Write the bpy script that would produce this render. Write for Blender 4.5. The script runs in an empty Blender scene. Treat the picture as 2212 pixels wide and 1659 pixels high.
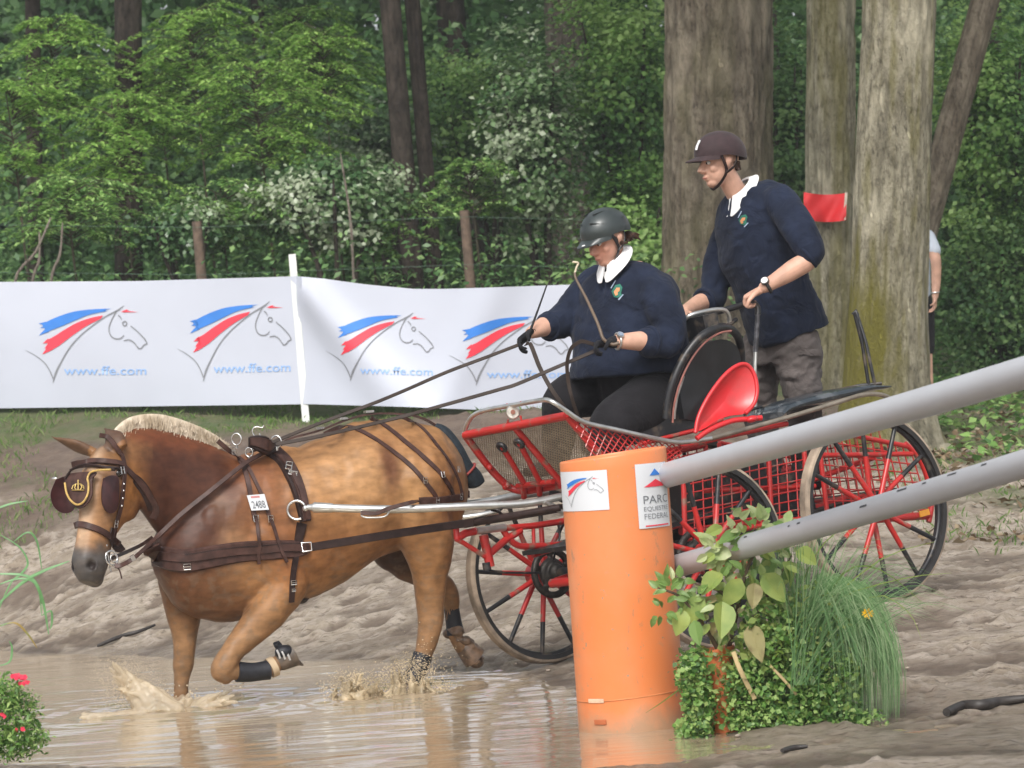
import bpy, bmesh, math, random
import numpy as np
from mathutils import Vector, Matrix, noise
from mathutils.bvhtree import BVHTree
R = math.radians
random.seed(7); rng = np.random.default_rng(7)
SC = bpy.context.scene
COL = SC.collection
# ------------------------------------------------------------------ camera, sky, sun, exposure
HC = 1.52                      # eye height above the water
FPX = 7740.0                   # focal length in pixels of a 2212 px wide frame
ROLL = R(4.2)
CR = Vector((math.cos(ROLL), 0, -math.sin(ROLL)))
CU = Vector((math.sin(ROLL), 0, math.cos(ROLL)))
CF = Vector((0, 1, 0))
CAMP = Vector((0, 0, HC))
cam_d = bpy.data.cameras.new('camera'); cam = bpy.data.objects.new('camera', cam_d); COL.objects.link(cam)
cam_d.sensor_width = 36; cam_d.lens = FPX / 2212 * 36; cam_d.clip_end = 500; cam_d.clip_start = 0.5
M = Matrix((CR, CU, -CF)).transposed().to_4x4(); M.translation = CAMP
cam.matrix_world = M
SC.camera = cam
cam_d.dof.use_dof = True; cam_d.dof.focus_distance = 17.8; cam_d.dof.aperture_fstop = 7.5
W = bpy.data.worlds.new('World'); SC.world = W; W.use_nodes = True
nt = W.node_tree; nt.nodes.clear()
sky = nt.nodes.new('ShaderNodeTexSky'); sky.sky_type = 'NISHITA'; sky.sun_disc = False
SUN_EL, SUN_ROT = R(46), R(190)
sky.sun_elevation = SUN_EL; sky.sun_rotation = SUN_ROT; sky.dust_density = 4; sky.air_density = 1.0
hsv = nt.nodes.new('ShaderNodeHueSaturation'); hsv.inputs['Saturation'].default_value = 0.26; hsv.inputs['Value'].default_value = 1.0
bg = nt.nodes.new('ShaderNodeBackground'); bg.inputs[1].default_value = 0.15
wo = nt.nodes.new('ShaderNodeOutputWorld')
nt.links.new(sky.outputs[0], hsv.inputs['Color']); nt.links.new(hsv.outputs[0], bg.inputs[0]); nt.links.new(bg.outputs[0], wo.inputs[0])
sd = bpy.data.lights.new('sun', 'SUN'); sd.energy = 1.4; sd.angle = R(18); sd.color = (1, .97, .92)
so = bpy.data.objects.new('sun', sd); COL.objects.link(so)
# the sun's direction, from the sky's two angles
_d = Vector((math.sin(SUN_ROT) * math.cos(SUN_EL), math.cos(SUN_ROT) * math.cos(SUN_EL), math.sin(SUN_EL)))
so.rotation_euler = _d.to_track_quat('Z', 'Y').to_euler(); so.location = (0, 0, 30)
SC.view_settings.view_transform = 'Standard'; SC.view_settings.look = 'None'
SC.view_settings.exposure = 0.43; SC.view_settings.gamma = 1; SC.view_settings.use_curve_mapping = False
SC.render.engine = 'CYCLES'
SC.cycles.max_bounces = 6; SC.cycles.transparent_max_bounces = 6; SC.cycles.use_denoising = True
SC.cycles.diffuse_bounces = 3; SC.cycles.glossy_bounces = 3; SC.cycles.transmission_bounces = 4

# ------------------------------------------------------------------ places
def ray(px, py):
    return CR * float((px - 1106) / FPX) - CU * float((py - 829.5) / FPX) + CF
def P(px, py, D): return CAMP + ray(px, py) * float(D)
def hit_plane(px, py, p0, n):
    d = ray(px, py); return CAMP + d * ((p0 - CAMP).dot(n) / d.dot(n))

# ------------------------------------------------------------------ meshes
def V(*a): return Vector(a)
def catmull(vals, sub):
    """resample a list of float tuples, sub steps per interval"""
    a = np.array(vals, float); n = len(a); out = []
    for i in range(n - 1):
        p0, p1, p2, p3 = a[max(i-1, 0)], a[i], a[i+1], a[min(i+2, n-1)]
        for k in range(sub):
            t = k / sub
            out.append(0.5 * ((2*p1) + (-p0+p2)*t + (2*p0-5*p1+4*p2-p3)*t*t + (-p0+3*p1-3*p2+p3)*t**3))
    out.append(a[-1]); return np.array(out)
def smooth_path(pts, sub=6): return [Vector(p) for p in catmull([tuple(p) for p in pts], sub)]
class MB:
    def __init__(s): s.v = []; s.f = []; s.mi = []; s.cur = 0
    def add(s, v, f):
        o = len(s.v); s.v += [tuple(p) for p in v]; s.f += [tuple(i + o for i in q) for q in f]; s.mi += [s.cur] * len(f)
        return s
    def box(s, c, ux, uy, uz):
        """box from centre and three half-axis vectors"""
        c = Vector(c); v = []
        for k in (-1, 1):
            for j in (-1, 1):
                for i in (-1, 1): v.append(c + ux*i + uy*j + uz*k)
        return s.add(v, [(0,2,3,1),(4,5,7,6),(0,1,5,4),(2,6,7,3),(0,4,6,2),(1,3,7,5)])
    def bar(s, a, b, w, h=None, up=V(0,0,1)):
        a, b = Vector(a), Vector(b); d = (b-a); h = h or w
        n = d.cross(up)
        if n.length < 1e-6: n = d.cross(V(1,0,0))
        n.normalize(); u = n.cross(d).normalized()
        return s.box((a+b)/2, d/2, n*w/2, u*h/2)
    def tube(s, pts, r, n=10, closed=False, cap=True, flat=None, ref=None):
        """round tube along pts; r number or list; flat=(normal list/vec, ratio) squashes"""
        pts = [Vector(p) for p in pts]; m = len(pts)
        rr = r if hasattr(r, '__len__') else [r]*m
        T = []
        for i in range(m):
            if closed: t = pts[(i+1) % m] - pts[i-1]
            else: t = pts[min(i+1, m-1)] - pts[max(i-1, 0)]
            T.append(t.normalized() if t.length > 1e-9 else V(0,0,1))
        u = T[0].orthogonal() if ref is None else (ref - T[0]*ref.dot(T[0]))
        u.normalize(); v = []
        for i in range(m):
            u = u - T[i]*u.dot(T[i])
            if u.length < 1e-6: u = T[i].orthogonal()
            u.normalize(); w = T[i].cross(u)
            for k in range(n):
                a = 2*math.pi*k/n; v.append(pts[i] + (u*math.cos(a) + w*math.sin(a)*(flat or 1))*rr[i])
        f = []
        for i in range(m if closed else m-1):
            j = (i+1) % m
            for k in range(n):
                l = (k+1) % n; f.append((i*n+k, i*n+l, j*n+l, j*n+k))
        if cap and not closed:
            f.append(tuple(range(n-1, -1, -1))); f.append(tuple(range((m-1)*n, m*n)))
        return s.add(v, f)
    def loft(s, rings, n=28, sub=4, p=2.0):
        """rings: (centre, u, v) half-axis vectors; closed with caps"""
        a = catmull([tuple(c)+tuple(u)+tuple(v) for c, u, v in rings], sub) if sub > 1 else np.array([tuple(c)+tuple(u)+tuple(v) for c,u,v in rings])
        v = []
        for q in a:
            c, u, w = Vector(q[:3]), Vector(q[3:6]), Vector(q[6:9])
            for k in range(n):
                t = 2*math.pi*k/n; cs, sn = math.cos(t), math.sin(t)
                v.append(c + u*math.copysign(abs(cs)**(2/p), cs) + w*math.copysign(abs(sn)**(2/p), sn))
        m = len(a); f = []
        for i in range(m-1):
            for k in range(n):
                l = (k+1) % n; f.append((i*n+k, i*n+l, (i+1)*n+l, (i+1)*n+k))
        f.append(tuple(range(n-1, -1, -1))); f.append(tuple(range((m-1)*n, m*n)))
        return s.add(v, f)
    def limb(s, pts, n=20, sub=4):
        """pts: (Vector, r) tapered chain with rounded ends"""
        a = catmull([tuple(p)+(r,) for p, r in pts], sub)
        P_ = [Vector(q[:3]) for q in a]; r_ = [float(q[3]) for q in a]
        d0 = (P_[0]-P_[1]).normalized(); d1 = (P_[-1]-P_[-2]).normalized()
        pre = [(P_[0]+d0*r_[0]*math.sin(t), max(r_[0]*math.cos(t), .0005)) for t in (1.5, 1.1, .6)]
        post = [(P_[-1]+d1*r_[-1]*math.sin(t), max(r_[-1]*math.cos(t), .0005)) for t in (.6, 1.1, 1.5)]
        allp = pre + list(zip(P_, r_)) + post
        return s.tube([q[0] for q in allp], [q[1] for q in allp], n)
    def ball(s, c, rx, ry, rz, ax=None, n=16, m=10):
        c = Vector(c); ax = ax or (V(1,0,0), V(0,1,0), V(0,0,1)); v = []; f = []
        for i in range(m+1):
            ph = math.pi*i/m
            if i in (0, m): ph = min(max(ph, .02), math.pi-.02)
            for k in range(n):
                t = 2*math.pi*k/n
                v.append(c + ax[0]*rx*math.sin(ph)*math.cos(t) + ax[1]*ry*math.sin(ph)*math.sin(t) + ax[2]*rz*math.cos(ph))
        for i in range(m):
            for k in range(n):
                l = (k+1) % n; f.append((i*n+k, (i+1)*n+k, (i+1)*n+l, i*n+l))
        f.append(tuple(range(n))); f.append(tuple(range((m+1)*n-1, m*n-1, -1)))
        return s.add(v, f)
    def disc(s, c, nrm, r, t, n=24, r2=None):
        nrm = Vector(nrm).normalized(); return s.tube([Vector(c)-nrm*t/2, Vector(c)+nrm*t/2], [r, r2 or r], n)
    def torus(s, c, nrm, R_, r, n=28, m=8, a0=0, a1=2*math.pi, u=None, sx=1, sy=1):
        nrm = Vector(nrm).normalized(); u = (Vector(u) if u else nrm.orthogonal()).normalized(); u = (u-nrm*u.dot(nrm)).normalized(); w = nrm.cross(u)
        full = abs(a1-a0-2*math.pi) < 1e-6; k = n if full else n+1
        pts = [Vector(c)+(u*math.cos(a0+(a1-a0)*i/n)*sx+w*math.sin(a0+(a1-a0)*i/n)*sy)*R_ for i in range(k)]
        return s.tube(pts, r, m, closed=full)
    def strap(s, pts, nrm, w, t=.004):
        """flat band: pts with normals, width across, thickness t; w number or list"""
        pts = [Vector(p) for p in pts]; m = len(pts); v = []
        ww = w if hasattr(w, '__len__') else [w]*m
        for i in range(m):
            T = (pts[min(i+1,m-1)]-pts[max(i-1,0)]).normalized(); n_ = Vector(nrm[i]) if hasattr(nrm, '__len__') and not isinstance(nrm, Vector) else Vector(nrm)
            b = T.cross(n_).normalized(); n2 = b.cross(T).normalized()
            if n2.dot(n_) < 0: n2 = -n2
            for sx, sz in ((-1,0),(-.85,1),(.85,1),(1,0)): v.append(pts[i] + b*sx*ww[i]/2 + n2*sz*t)
        f = []
        for i in range(m-1):
            for k in range(4):
                l = (k+1) % 4; f.append((i*4+k, i*4+l, (i+1)*4+l, (i+1)*4+k))
        f += [(3,2,1,0), tuple((m-1)*4+k for k in range(4))]
        return s.add(v, f)
    def mesh(s, name='m'):
        me = bpy.data.meshes.new(name); me.from_pydata(s.v, [], s.f); me.update()
        bm = bmesh.new(); bm.from_mesh(me); bmesh.ops.recalc_face_normals(bm, faces=bm.faces); bm.to_mesh(me); bm.free()
        return me
ORG = {}
def empty(name, loc, label=None, cat=None, group=None, kind=None):
    o = bpy.data.objects.new(name, None); COL.objects.link(o); o.location = loc; o.empty_display_size = .1
    ORG[o.name] = Vector(loc); tag(o, label, cat, group, kind); return o
def tag(o, label=None, cat=None, group=None, kind=None):
    for k, q in (('label', label), ('category', cat), ('group', group), ('kind', kind)):
        if q: o[k] = q
    return o
def link(name, me, mats, parent=None, smooth=True, origin=None, label=None):
    """me is in world space; the object's origin is its parent's (or origin)"""
    if isinstance(me, MB): 
        mb = me; me = mb.mesh(name)
        if isinstance(mats, (list, tuple)) and len(mats) > 1: me.polygons.foreach_set('material_index', mb.mi)
    o = bpy.data.objects.new(name, me)
    org = ORG[parent.name] if parent is not None else Vector(origin if origin is not None else (0,0,0))
    if org.length > 0: me.transform(Matrix.Translation(-org))
    if parent is not None: o.parent = parent
    else: o.location = org
    ORG[o.name] = org.copy()
    for m_ in (mats if isinstance(mats, (list, tuple)) else [mats]): me.materials.append(m_)
    if smooth: 
        me.polygons.foreach_set('use_smooth', [True]*len(me.polygons))
        try: me.set_sharp_from_angle(angle=R(50))
        except Exception: pass
    COL.objects.link(o)
    if label: o['label'] = label
    return o
def np_mesh(name, verts, quads, attrs=None):
    """quads: (n,k) int array, all faces k-gons"""
    me = bpy.data.meshes.new(name); nv, nf, k = len(verts), len(quads), quads.shape[1]
    me.vertices.add(nv); me.vertices.foreach_set('co', np.asarray(verts, np.float32).ravel())
    me.loops.add(nf*k); me.loops.foreach_set('vertex_index', quads.astype(np.int32).ravel())
    me.polygons.add(nf); me.polygons.foreach_set('loop_start', np.arange(0, nf*k, k, dtype=np.int32))
    me.update(calc_edges=True); me.validate()
    for nme, (dom, typ, data) in (attrs or {}).items():
        a = me.attributes.new(nme, typ, dom)
        a.data.foreach_set('value' if typ == 'FLOAT' else 'color', np.asarray(data, np.float32).ravel())
    return me
def fuse(mb, voxel=.01, smooth=6, factor=.5):
    """one continuous surface out of overlapping closed pieces"""
    me = mb.mesh('f'); o = bpy.data.objects.new('tmpf', me); COL.objects.link(o)
    m = o.modifiers.new('r', 'REMESH'); m.mode = 'VOXEL'; m.voxel_size = voxel; m.use_smooth_shade = True
    if smooth:
        m = o.modifiers.new('s', 'SMOOTH'); m.iterations = smooth; m.factor = factor
    dg = bpy.context.evaluated_depsgraph_get(); dg.update()
    out = bpy.data.meshes.new_from_object(o.evaluated_get(dg)); bpy.data.objects.remove(o); bpy.data.meshes.remove(me)
    return out
def coords(me):
    a = np.empty(len(me.vertices)*3, np.float32); me.vertices.foreach_get('co', a); return a.reshape(-1, 3)
def set_col(me, col):
    a = me.color_attributes.new('Col', 'FLOAT_COLOR', 'POINT'); c = np.ones((len(me.vertices), 4), np.float32); c[:, :3] = col
    a.data.foreach_set('color', c.ravel())

# ------------------------------------------------------------------ materials
def mat(name, col, rough=.6, metal=0, var=.15, scale=8, bump=0, bscale=40, spec=.5, col2=None, attr=None, coat=0, trans=0, detail=4, stretch=None, sheen=0, thresh=(.35,.65)):
    m = bpy.data.materials.new(name); m.use_nodes = True; n = m.node_tree; b = n.nodes['Principled BSDF']
    b.inputs['Roughness'].default_value = rough; b.inputs['Metallic'].default_value = metal
    b.inputs['Specular IOR Level'].default_value = spec; b.inputs['Coat Weight'].default_value = coat; b.inputs['Coat Roughness'].default_value = .15
    if sheen: b.inputs['Sheen Weight'].default_value = sheen
    tc = n.nodes.new('ShaderNodeTexCoord'); src = tc.outputs['Object']
    if stretch:
        mp = n.nodes.new('ShaderNodeMapping'); mp.inputs['Scale'].default_value = stretch; n.links.new(src, mp.inputs[0]); src = mp.outputs[0]
    nz = n.nodes.new('ShaderNodeTexNoise'); nz.inputs['Scale'].default_value = scale; nz.inputs['Detail'].default_value = detail
    n.links.new(src, nz.inputs['Vector'])
    mr = n.nodes.new('ShaderNodeMapRange'); mr.inputs[1].default_value = thresh[0]; mr.inputs[2].default_value = thresh[1]
    n.links.new(nz.outputs[0], mr.inputs[0])
    mx = n.nodes.new('ShaderNodeMix'); mx.data_type = 'RGBA'; n.links.new(mr.outputs[0], mx.inputs[0])
    c2 = col2 or tuple(c*(1-var) for c in col); c1 = col if col2 else tuple(min(1, c*(1+var)) for c in col)
    mx.inputs[6].default_value = (*c1, 1); mx.inputs[7].default_value = (*c2, 1)
    out = mx.outputs[2]
    if attr:
        at = n.nodes.new('ShaderNodeAttribute'); at.attribute_name = attr
        ml = n.nodes.new('ShaderNodeMix'); ml.data_type = 'RGBA'; ml.blend_type = 'MULTIPLY'; ml.inputs[0].default_value = 1
        n.links.new(at.outputs['Color'], ml.inputs[6]); n.links.new(out, ml.inputs[7]); out = ml.outputs[2]
    n.links.new(out, b.inputs['Base Color'])
    if bump:
        n2 = n.nodes.new('ShaderNodeTexNoise'); n2.inputs['Scale'].default_value = bscale; n2.inputs['Detail'].default_value = 5
        n.links.new(src, n2.inputs['Vector'])
        bp = n.nodes.new('ShaderNodeBump'); bp.inputs['Strength'].default_value = min(1, bump*20) if bump < .05 else 1; bp.inputs['Distance'].default_value = bump
        n.links.new(n2.outputs[0], bp.inputs['Height']); n.links.new(bp.outputs[0], b.inputs['Normal'])
    return m
def nodes(m): return m.node_tree, m.node_tree.nodes['Principled BSDF']
BSPL = {}
# ================================================================== the ground and the pond
def zpt(px, py, D):
    p = P(px, py, D); return (p.x, p.y, p.z)
def Dw(px, py):
    return HC*FPX/(CU.z*(py-829.5) - CR.z*(px-1106))
TP = []
shore_far = [(-150,1394),(0,1400),(200,1412),(500,1425),(800,1427),(1000,1450),(1110,1462),(1220,1487),(1350,1505),(1480,1530)]
shore_near = [(1900,1588),(1800,1600),(1700,1613),(1500,1636),(1250,1661),(1000,1672),(700,1672),(400,1660),(150,1655),(0,1652),(-150,1652)]
for s_ in shore_far+shore_near:
    q = P(*s_, Dw(*s_)); TP.append((q.x, q.y, 0.0))
for px, py in ((1560,1560),(1640,1585)):
    q = P(px, py, Dw(px, py)); TP.append((q.x, q.y, .012))
for px, py in ((0,1500),(200,1500),(400,1500),(650,1500),(900,1510),(1100,1550),(1300,1590),(600,1600),(1000,1610),(1300,1540)):
    q = P(px, py, Dw(px, py)); TP.append((q.x, q.y, -.11))
for t in [(0,884,29.2),(330,884,29),(662,915,28.6),(950,900,28.3),(1230,893,28),(1500,905,28),(0,1150,26.3),(300,1150,25.6),(-300,1150,27),(-300,1380,25),(-300,890,29.5),
          (200,1300,24.2),(600,1300,23),(900,1200,23),(1130,1449,19.0),(1130,1300,21.2),(1500,1100,23.5),(1300,1100,24),
          (2200,950,28),(2000,960,27.6),(2200,850,33),(2500,850,33),(2100,1150,22.5),(2400,1130,22.5),(1950,1290,18.8),(2200,1400,16.9),(2400,1390,16.9),
          (2000,1510,15.6),(2200,1510,15.2),(2000,1600,14.0),(2300,1610,13.6),(1850,1450,16.6)]:
    TP.append(zpt(*t))
NF = P(1535,1197,17.93); FF = P(1168,1240,19.0); NR = P(1890,1095,18.63)
RF, RR = .475, .50
TP += [(NF.x, NF.y, NF.z-RF), (NR.x, NR.y, NR.z-RR)]
TP += [(x, y, z) for x, y, z in ((-6,33,1.9),(0,34,1.75),(4,36,1.4),(8,36,1.2),(-12,40,2.4),(0,45,2.2),(12,45,1.8),(-2,12.5,.06),(2,12.6,.06),(0,10,.12),(-4,10,.1),(5,10,.12),
        (-7,24,.5),(-7,18,.15),(7,20,.4),(8,14,.15),(-7,14,.1))]
TPa = np.array(TP)
def _k(d): return np.sqrt(d*d + .15)
_A = _k(np.linalg.norm(TPa[:,None,:2]-TPa[None,:,:2], axis=2)); _n = len(TPa)
_L = np.zeros((_n+3, _n+3)); _L[:_n,:_n] = _A - np.eye(_n)*.02*0; _L[:_n,_n:] = np.c_[TPa[:,:2], np.ones(_n)]; _L[_n:,:_n] = _L[:_n,_n:].T
_w = np.linalg.solve(_L, np.r_[TPa[:,2], np.zeros(3)])
def ground_z(xy):
    xy = np.atleast_2d(np.asarray(xy, float)); out = np.empty(len(xy))
    for i in range(0, len(xy), 20000):
        q = xy[i:i+20000]; out[i:i+20000] = _k(np.linalg.norm(q[:,None]-TPa[None,:,:2], axis=2))@_w[:_n] + q@_w[_n:_n+2] + _w[_n+2]
    return out
def gz(x, y): return float(ground_z([(x, y)])[0])
# lattice value noise for many points
def vnoise(x, y, seed=0):
    r = np.random.default_rng(seed); T = r.random((256, 256)); xi, yi = np.floor(x).astype(int), np.floor(y).astype(int); fx, fy = x-xi, y-yi
    fx = fx*fx*(3-2*fx); fy = fy*fy*(3-2*fy); a, b, c, d = xi % 256, (xi+1) % 256, yi % 256, (yi+1) % 256
    return (T[a,c]*(1-fx)+T[b,c]*fx)*(1-fy) + (T[a,d]*(1-fx)+T[b,d]*fx)*fy
def fbm(x, y, s, o=4, seed=0): return sum(vnoise(x/s*2**i+i*17, y/s*2**i+i*5, seed+i)*.5**i for i in range(o))/sum(.5**i for i in range(o))
def sheet(xs, ys, hole=None):
    X, Y = np.meshgrid(xs, ys); nx, ny = len(xs), len(ys); return X.ravel(), Y.ravel(), nx, ny
def quads_grid(nx, ny):
    i = np.arange(nx-1)[None,:] + np.arange(ny-1)[:,None]*nx; i = i.ravel()
    return np.c_[i, i+1, i+1+nx, i+nx]
def sstep(a, b, x): t = np.clip((x-a)/(b-a), 0, 1); return t*t*(3-2*t)
xs = np.concatenate([np.linspace(-400,-40,10), np.linspace(-32,-9,16), np.linspace(-8,-4.6,14), np.arange(-4.5,5.0,.0165), np.linspace(5.1,9,16), np.linspace(10,32,14), np.linspace(40,400,10)])
ys = np.concatenate([np.linspace(-60,4,8), np.linspace(5,12.6,14), np.arange(12.7,31,.033), np.linspace(31.2,50,50), np.linspace(55,420,14)])
X, Y, nx, ny = sheet(xs, ys)
xc, yc = np.clip(X,-13,13), np.clip(Y,8,48)
Z = ground_z(np.c_[xc, yc])
near = 1-sstep(26, 32, Y)
dry = sstep(-.04, .06, Z)
Lx, Ly = X+.35*fbm(X,Y,1.2,2,50), Y+.3*fbm(X,Y,1.0,2,60)
b1 = fbm(Lx, Ly, .42, 4, 1)-.5; b2 = fbm(Lx, Ly*.8, .12, 3, 9)-.5
clod = np.maximum(0, fbm(Lx, Ly, .14, 3, 30)-.56)*.20
ruts = np.sin((Ly*1.0+Lx*.22)*4.2+fbm(X,Y,.7,3,71)*5)*.012
dent = np.zeros_like(Z); DX, DY = X.reshape(ny,nx), Y.reshape(ny,nx); dv = dent.reshape(ny,nx)
for _ in range(620):
    cx, cy = rng.uniform(-4.3,4.8), rng.uniform(13.4,27.5); rr = rng.uniform(.05,.095)*(1.25 if cy > 20 else 1); i0, i1 = np.searchsorted(xs, [cx-.3, cx+.3]); j0, j1 = np.searchsorted(ys, [cy-.3, cy+.3])
    q = np.hypot((DX[j0:j1,i0:i1]-cx)*1.0, (DY[j0:j1,i0:i1]-cy)*.85)/rr; dv[j0:j1,i0:i1] += .034*(np.exp(-((q-1.25)/.35)**2)*.55-np.exp(-(q/.95)**4))
b3 = fbm(Lx*.8, Ly, .055, 2, 39)-.5
Z2 = Z + near*dry*(b1*.034 + b2*.026 + b3*.030 + clod*.5 + ruts*.6 + dent*.8) + (1-near)*(fbm(X,Y,2,3,3)-.5)*.12
far = sstep(50, 90, Y)*(fbm(X, Y, 40, 3, 5))*6
Z2 += far
# colour masks: grass, loam, wet
gr = np.zeros_like(Z)
def pxs(x, y, z):
    D = y; ex = x*CR.x+(z-HC)*CR.z; ey = x*CU.x+(z-HC)*CU.z
    return 1106+ex/D*FPX, 829.5-ey/D*FPX
PX, PY = pxs(X, np.maximum(Y, 1), Z)
n1 = fbm(X, Y, .9, 4, 21)
gr = sstep(28.0, 28.6, Y + (n1-.5)*1.3)*(1-sstep(.2,1.2,X)*(1-sstep(29.5,31,Y)))*.95                # strip under the banner and the wood's floor
gr = gr*np.clip(.25+1.6*fbm(X,Y*1.6,.35,3,27),0,1)
gr = np.maximum(gr, sstep(.15,.6,1-np.hypot((X+4.1)/1.0, (Y-27.0)/1.0)+(n1-.5)*.9)*sstep(.44,.6,fbm(X,Y,.3,3,78))*.55)
gr = np.maximum(gr, sstep(20.5, 24.5, Y+(n1-.5)*4)*sstep(2.6,3.4,X+(n1-.5)*1.0)*sstep(.38,.6,fbm(X,Y,.5,4,77))*.9)
loam = sstep(25.0, 27.0, Y+(fbm(X*.6,Y*2.4,.8,3,33)-.5)*3.2)*(1-sstep(2.5,3.5,X)*.4)
wet = 1-sstep(.0, .11, Z2 + (fbm(X,Y,.5,3,44)-.5)*.10)
dark_tone = np.clip(sstep(.012,-.035, b1*.085+b2*.05+b3*.03+dent*1.2+ruts)*.95+sstep(.5,.75,fbm(X*.35,Y*1.6,.5,4,66))*.5,0,1)  # darker brown in hollows, dents and random streaks
me = np_mesh('ground', np.c_[X, Y, Z2], quads_grid(nx, ny), {'dark_tone': ('POINT','FLOAT',dark_tone), 'mask': ('POINT', 'FLOAT_COLOR', np.c_[gr, loam, wet, np.ones_like(gr)])})
gm = bpy.data.materials.new('mud'); gm.use_nodes = True; n, b = nodes(gm)
def nd(n, t, **k):
    q = n.nodes.new(t)
    for a, v in k.items(): setattr(q, a, v)
    return q
def rgbmix(n, fac, a, b_, mode='MIX'):
    q = nd(n, 'ShaderNodeMix', data_type='RGBA', blend_type=mode)
    for i, s_ in ((0, fac), (6, a), (7, b_)):
        if isinstance(s_, (int, float)): q.inputs[i].default_value = s_
        elif isinstance(s_, tuple): q.inputs[i].default_value = (*s_, 1)
        else: n.links.new(s_, q.inputs[i])
    return q.outputs[2]
def noisen(n, scale, detail=5, rough=.6, vec=None, lo=.35, hi=.65):
    q = nd(n, 'ShaderNodeTexNoise'); q.inputs['Scale'].default_value = scale; q.inputs['Detail'].default_value = detail; q.inputs['Roughness'].default_value = rough
    if vec: n.links.new(vec, q.inputs['Vector'])
    m = nd(n, 'ShaderNodeMapRange'); m.inputs[1].default_value = lo; m.inputs[2].default_value = hi; n.links.new(q.outputs[0], m.inputs[0]); return m.outputs[0]
tc = nd(n, 'ShaderNodeTexCoord'); ob = tc.outputs['Object']
at = nd(n, 'ShaderNodeAttribute', attribute_name='mask'); sp = nd(n, 'ShaderNodeSeparateColor'); n.links.new(at.outputs['Color'], sp.inputs[0])
sand = rgbmix(n, noisen(n, 1.3, 6, .65, ob), (.50,.42,.325), (.37,.30,.222))
sand = rgbmix(n, noisen(n, 9, 5, .7, ob, .42, .62), sand, (.60,.515,.43))
smp = nd(n,'ShaderNodeMapping'); smp.inputs['Scale'].default_value = (.55,1.5,1); smp.inputs['Rotation'].default_value = (0,0,R(8)); n.links.new(ob, smp.inputs[0])
sand = rgbmix(n, noisen(n, 24, 5, .7, smp.outputs[0], .52, .68), sand, (.13,.095,.068))
da = nd(n,'ShaderNodeAttribute', attribute_name='dark_tone'); sand = rgbmix(n, da.outputs['Fac'], sand, rgbmix(n, noisen(n,12,4,.6,ob), (.16,.12,.088), (.235,.18,.135)))
loamc = rgbmix(n, noisen(n, 5, 5, .7, ob), (.15,.105,.08), (.235,.175,.13))
c = rgbmix(n, sp.outputs[1], sand, loamc)
grc = rgbmix(n, noisen(n, 6, 5, .7, ob), (.07,.13,.03), (.17,.16,.08))
c = rgbmix(n, sp.outputs[0], c, grc)
wetc = rgbmix(n, 1.0, c, (.72,.69,.66), 'MULTIPLY')
c = rgbmix(n, sp.outputs[2], c, wetc)
n.links.new(c, b.inputs['Base Color'])
mr = nd(n, 'ShaderNodeMapRange'); mr.inputs[3].default_value = .85; mr.inputs[4].default_value = .33; n.links.new(sp.outputs[2], mr.inputs[0]); n.links.new(mr.outputs[0], b.inputs['Roughness'])
bp = nd(n, 'ShaderNodeBump'); bp.inputs['Distance'].default_value = .02; bp.inputs['Strength'].default_value = .9
n.links.new(noisen(n, 32, 9, .78, ob, .25, .75), bp.inputs['Height']); n.links.new(bp.outputs[0], b.inputs['Normal'])
o = link('ground', me, gm); tag(o, kind='structure')

# ---- water: a fine sheet with long low ripples, rings round the legs
xs = np.arange(-4.6, 3.4, .02); ys = np.concatenate([np.arange(12.9, 21.5, .022), np.arange(21.5, 26, .06)])
X, Y, nx, ny = sheet(xs, ys)
wz = (fbm(X+Y*.08, Y*4.2, .9, 3, 101)-.5)*.010 + (fbm(X, Y*3.2, .28, 2, 111)-.5)*.0042
def ring(cx, cy, a, wl, fall):
    r = np.hypot(X-cx, (Y-cy)); return a*np.cos(r/wl*6.283)*np.exp(-((r-.25)/fall)**2)
HFo = P(388,1525,18.33); HHi = P(890,1500,18.2)
wz += ring(HFo.x, HFo.y-.1, .007, .24, .6) + ring(HHi.x, HHi.y, .006, .22, .5)
wz += .02*np.exp(-((X-HFo.x+.1)/.28)**2-((Y-HFo.y+.45)/.35)**2)
me = np_mesh('water', np.c_[X, Y, wz], quads_grid(nx, ny))
wm = mat('muddy_water', (.44,.345,.23), .1, var=.12, scale=1.2, spec=.65, col2=(.36,.285,.19))
n, b = nodes(wm); bp = nd(n, 'ShaderNodeBump'); bp.inputs['Distance'].default_value = .006; bp.inputs['Strength'].default_value = .55
tc = nd(n, 'ShaderNodeTexCoord'); mp = nd(n, 'ShaderNodeMapping'); mp.inputs['Scale'].default_value = (1.2, 5, 1); n.links.new(tc.outputs['Object'], mp.inputs[0])
n.links.new(noisen(n, 3.5, 4, .5, mp.outputs[0], 0, 1), bp.inputs['Height']); n.links.new(bp.outputs[0], b.inputs['Normal'])
b.inputs['Roughness'].default_value = .07; b.inputs['IOR'].default_value = 1.33; b.inputs['Coat Weight'].default_value = .42; b.inputs['Coat Roughness'].default_value = .04
o = link('water', me, wm); tag(o, kind='structure')

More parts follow.
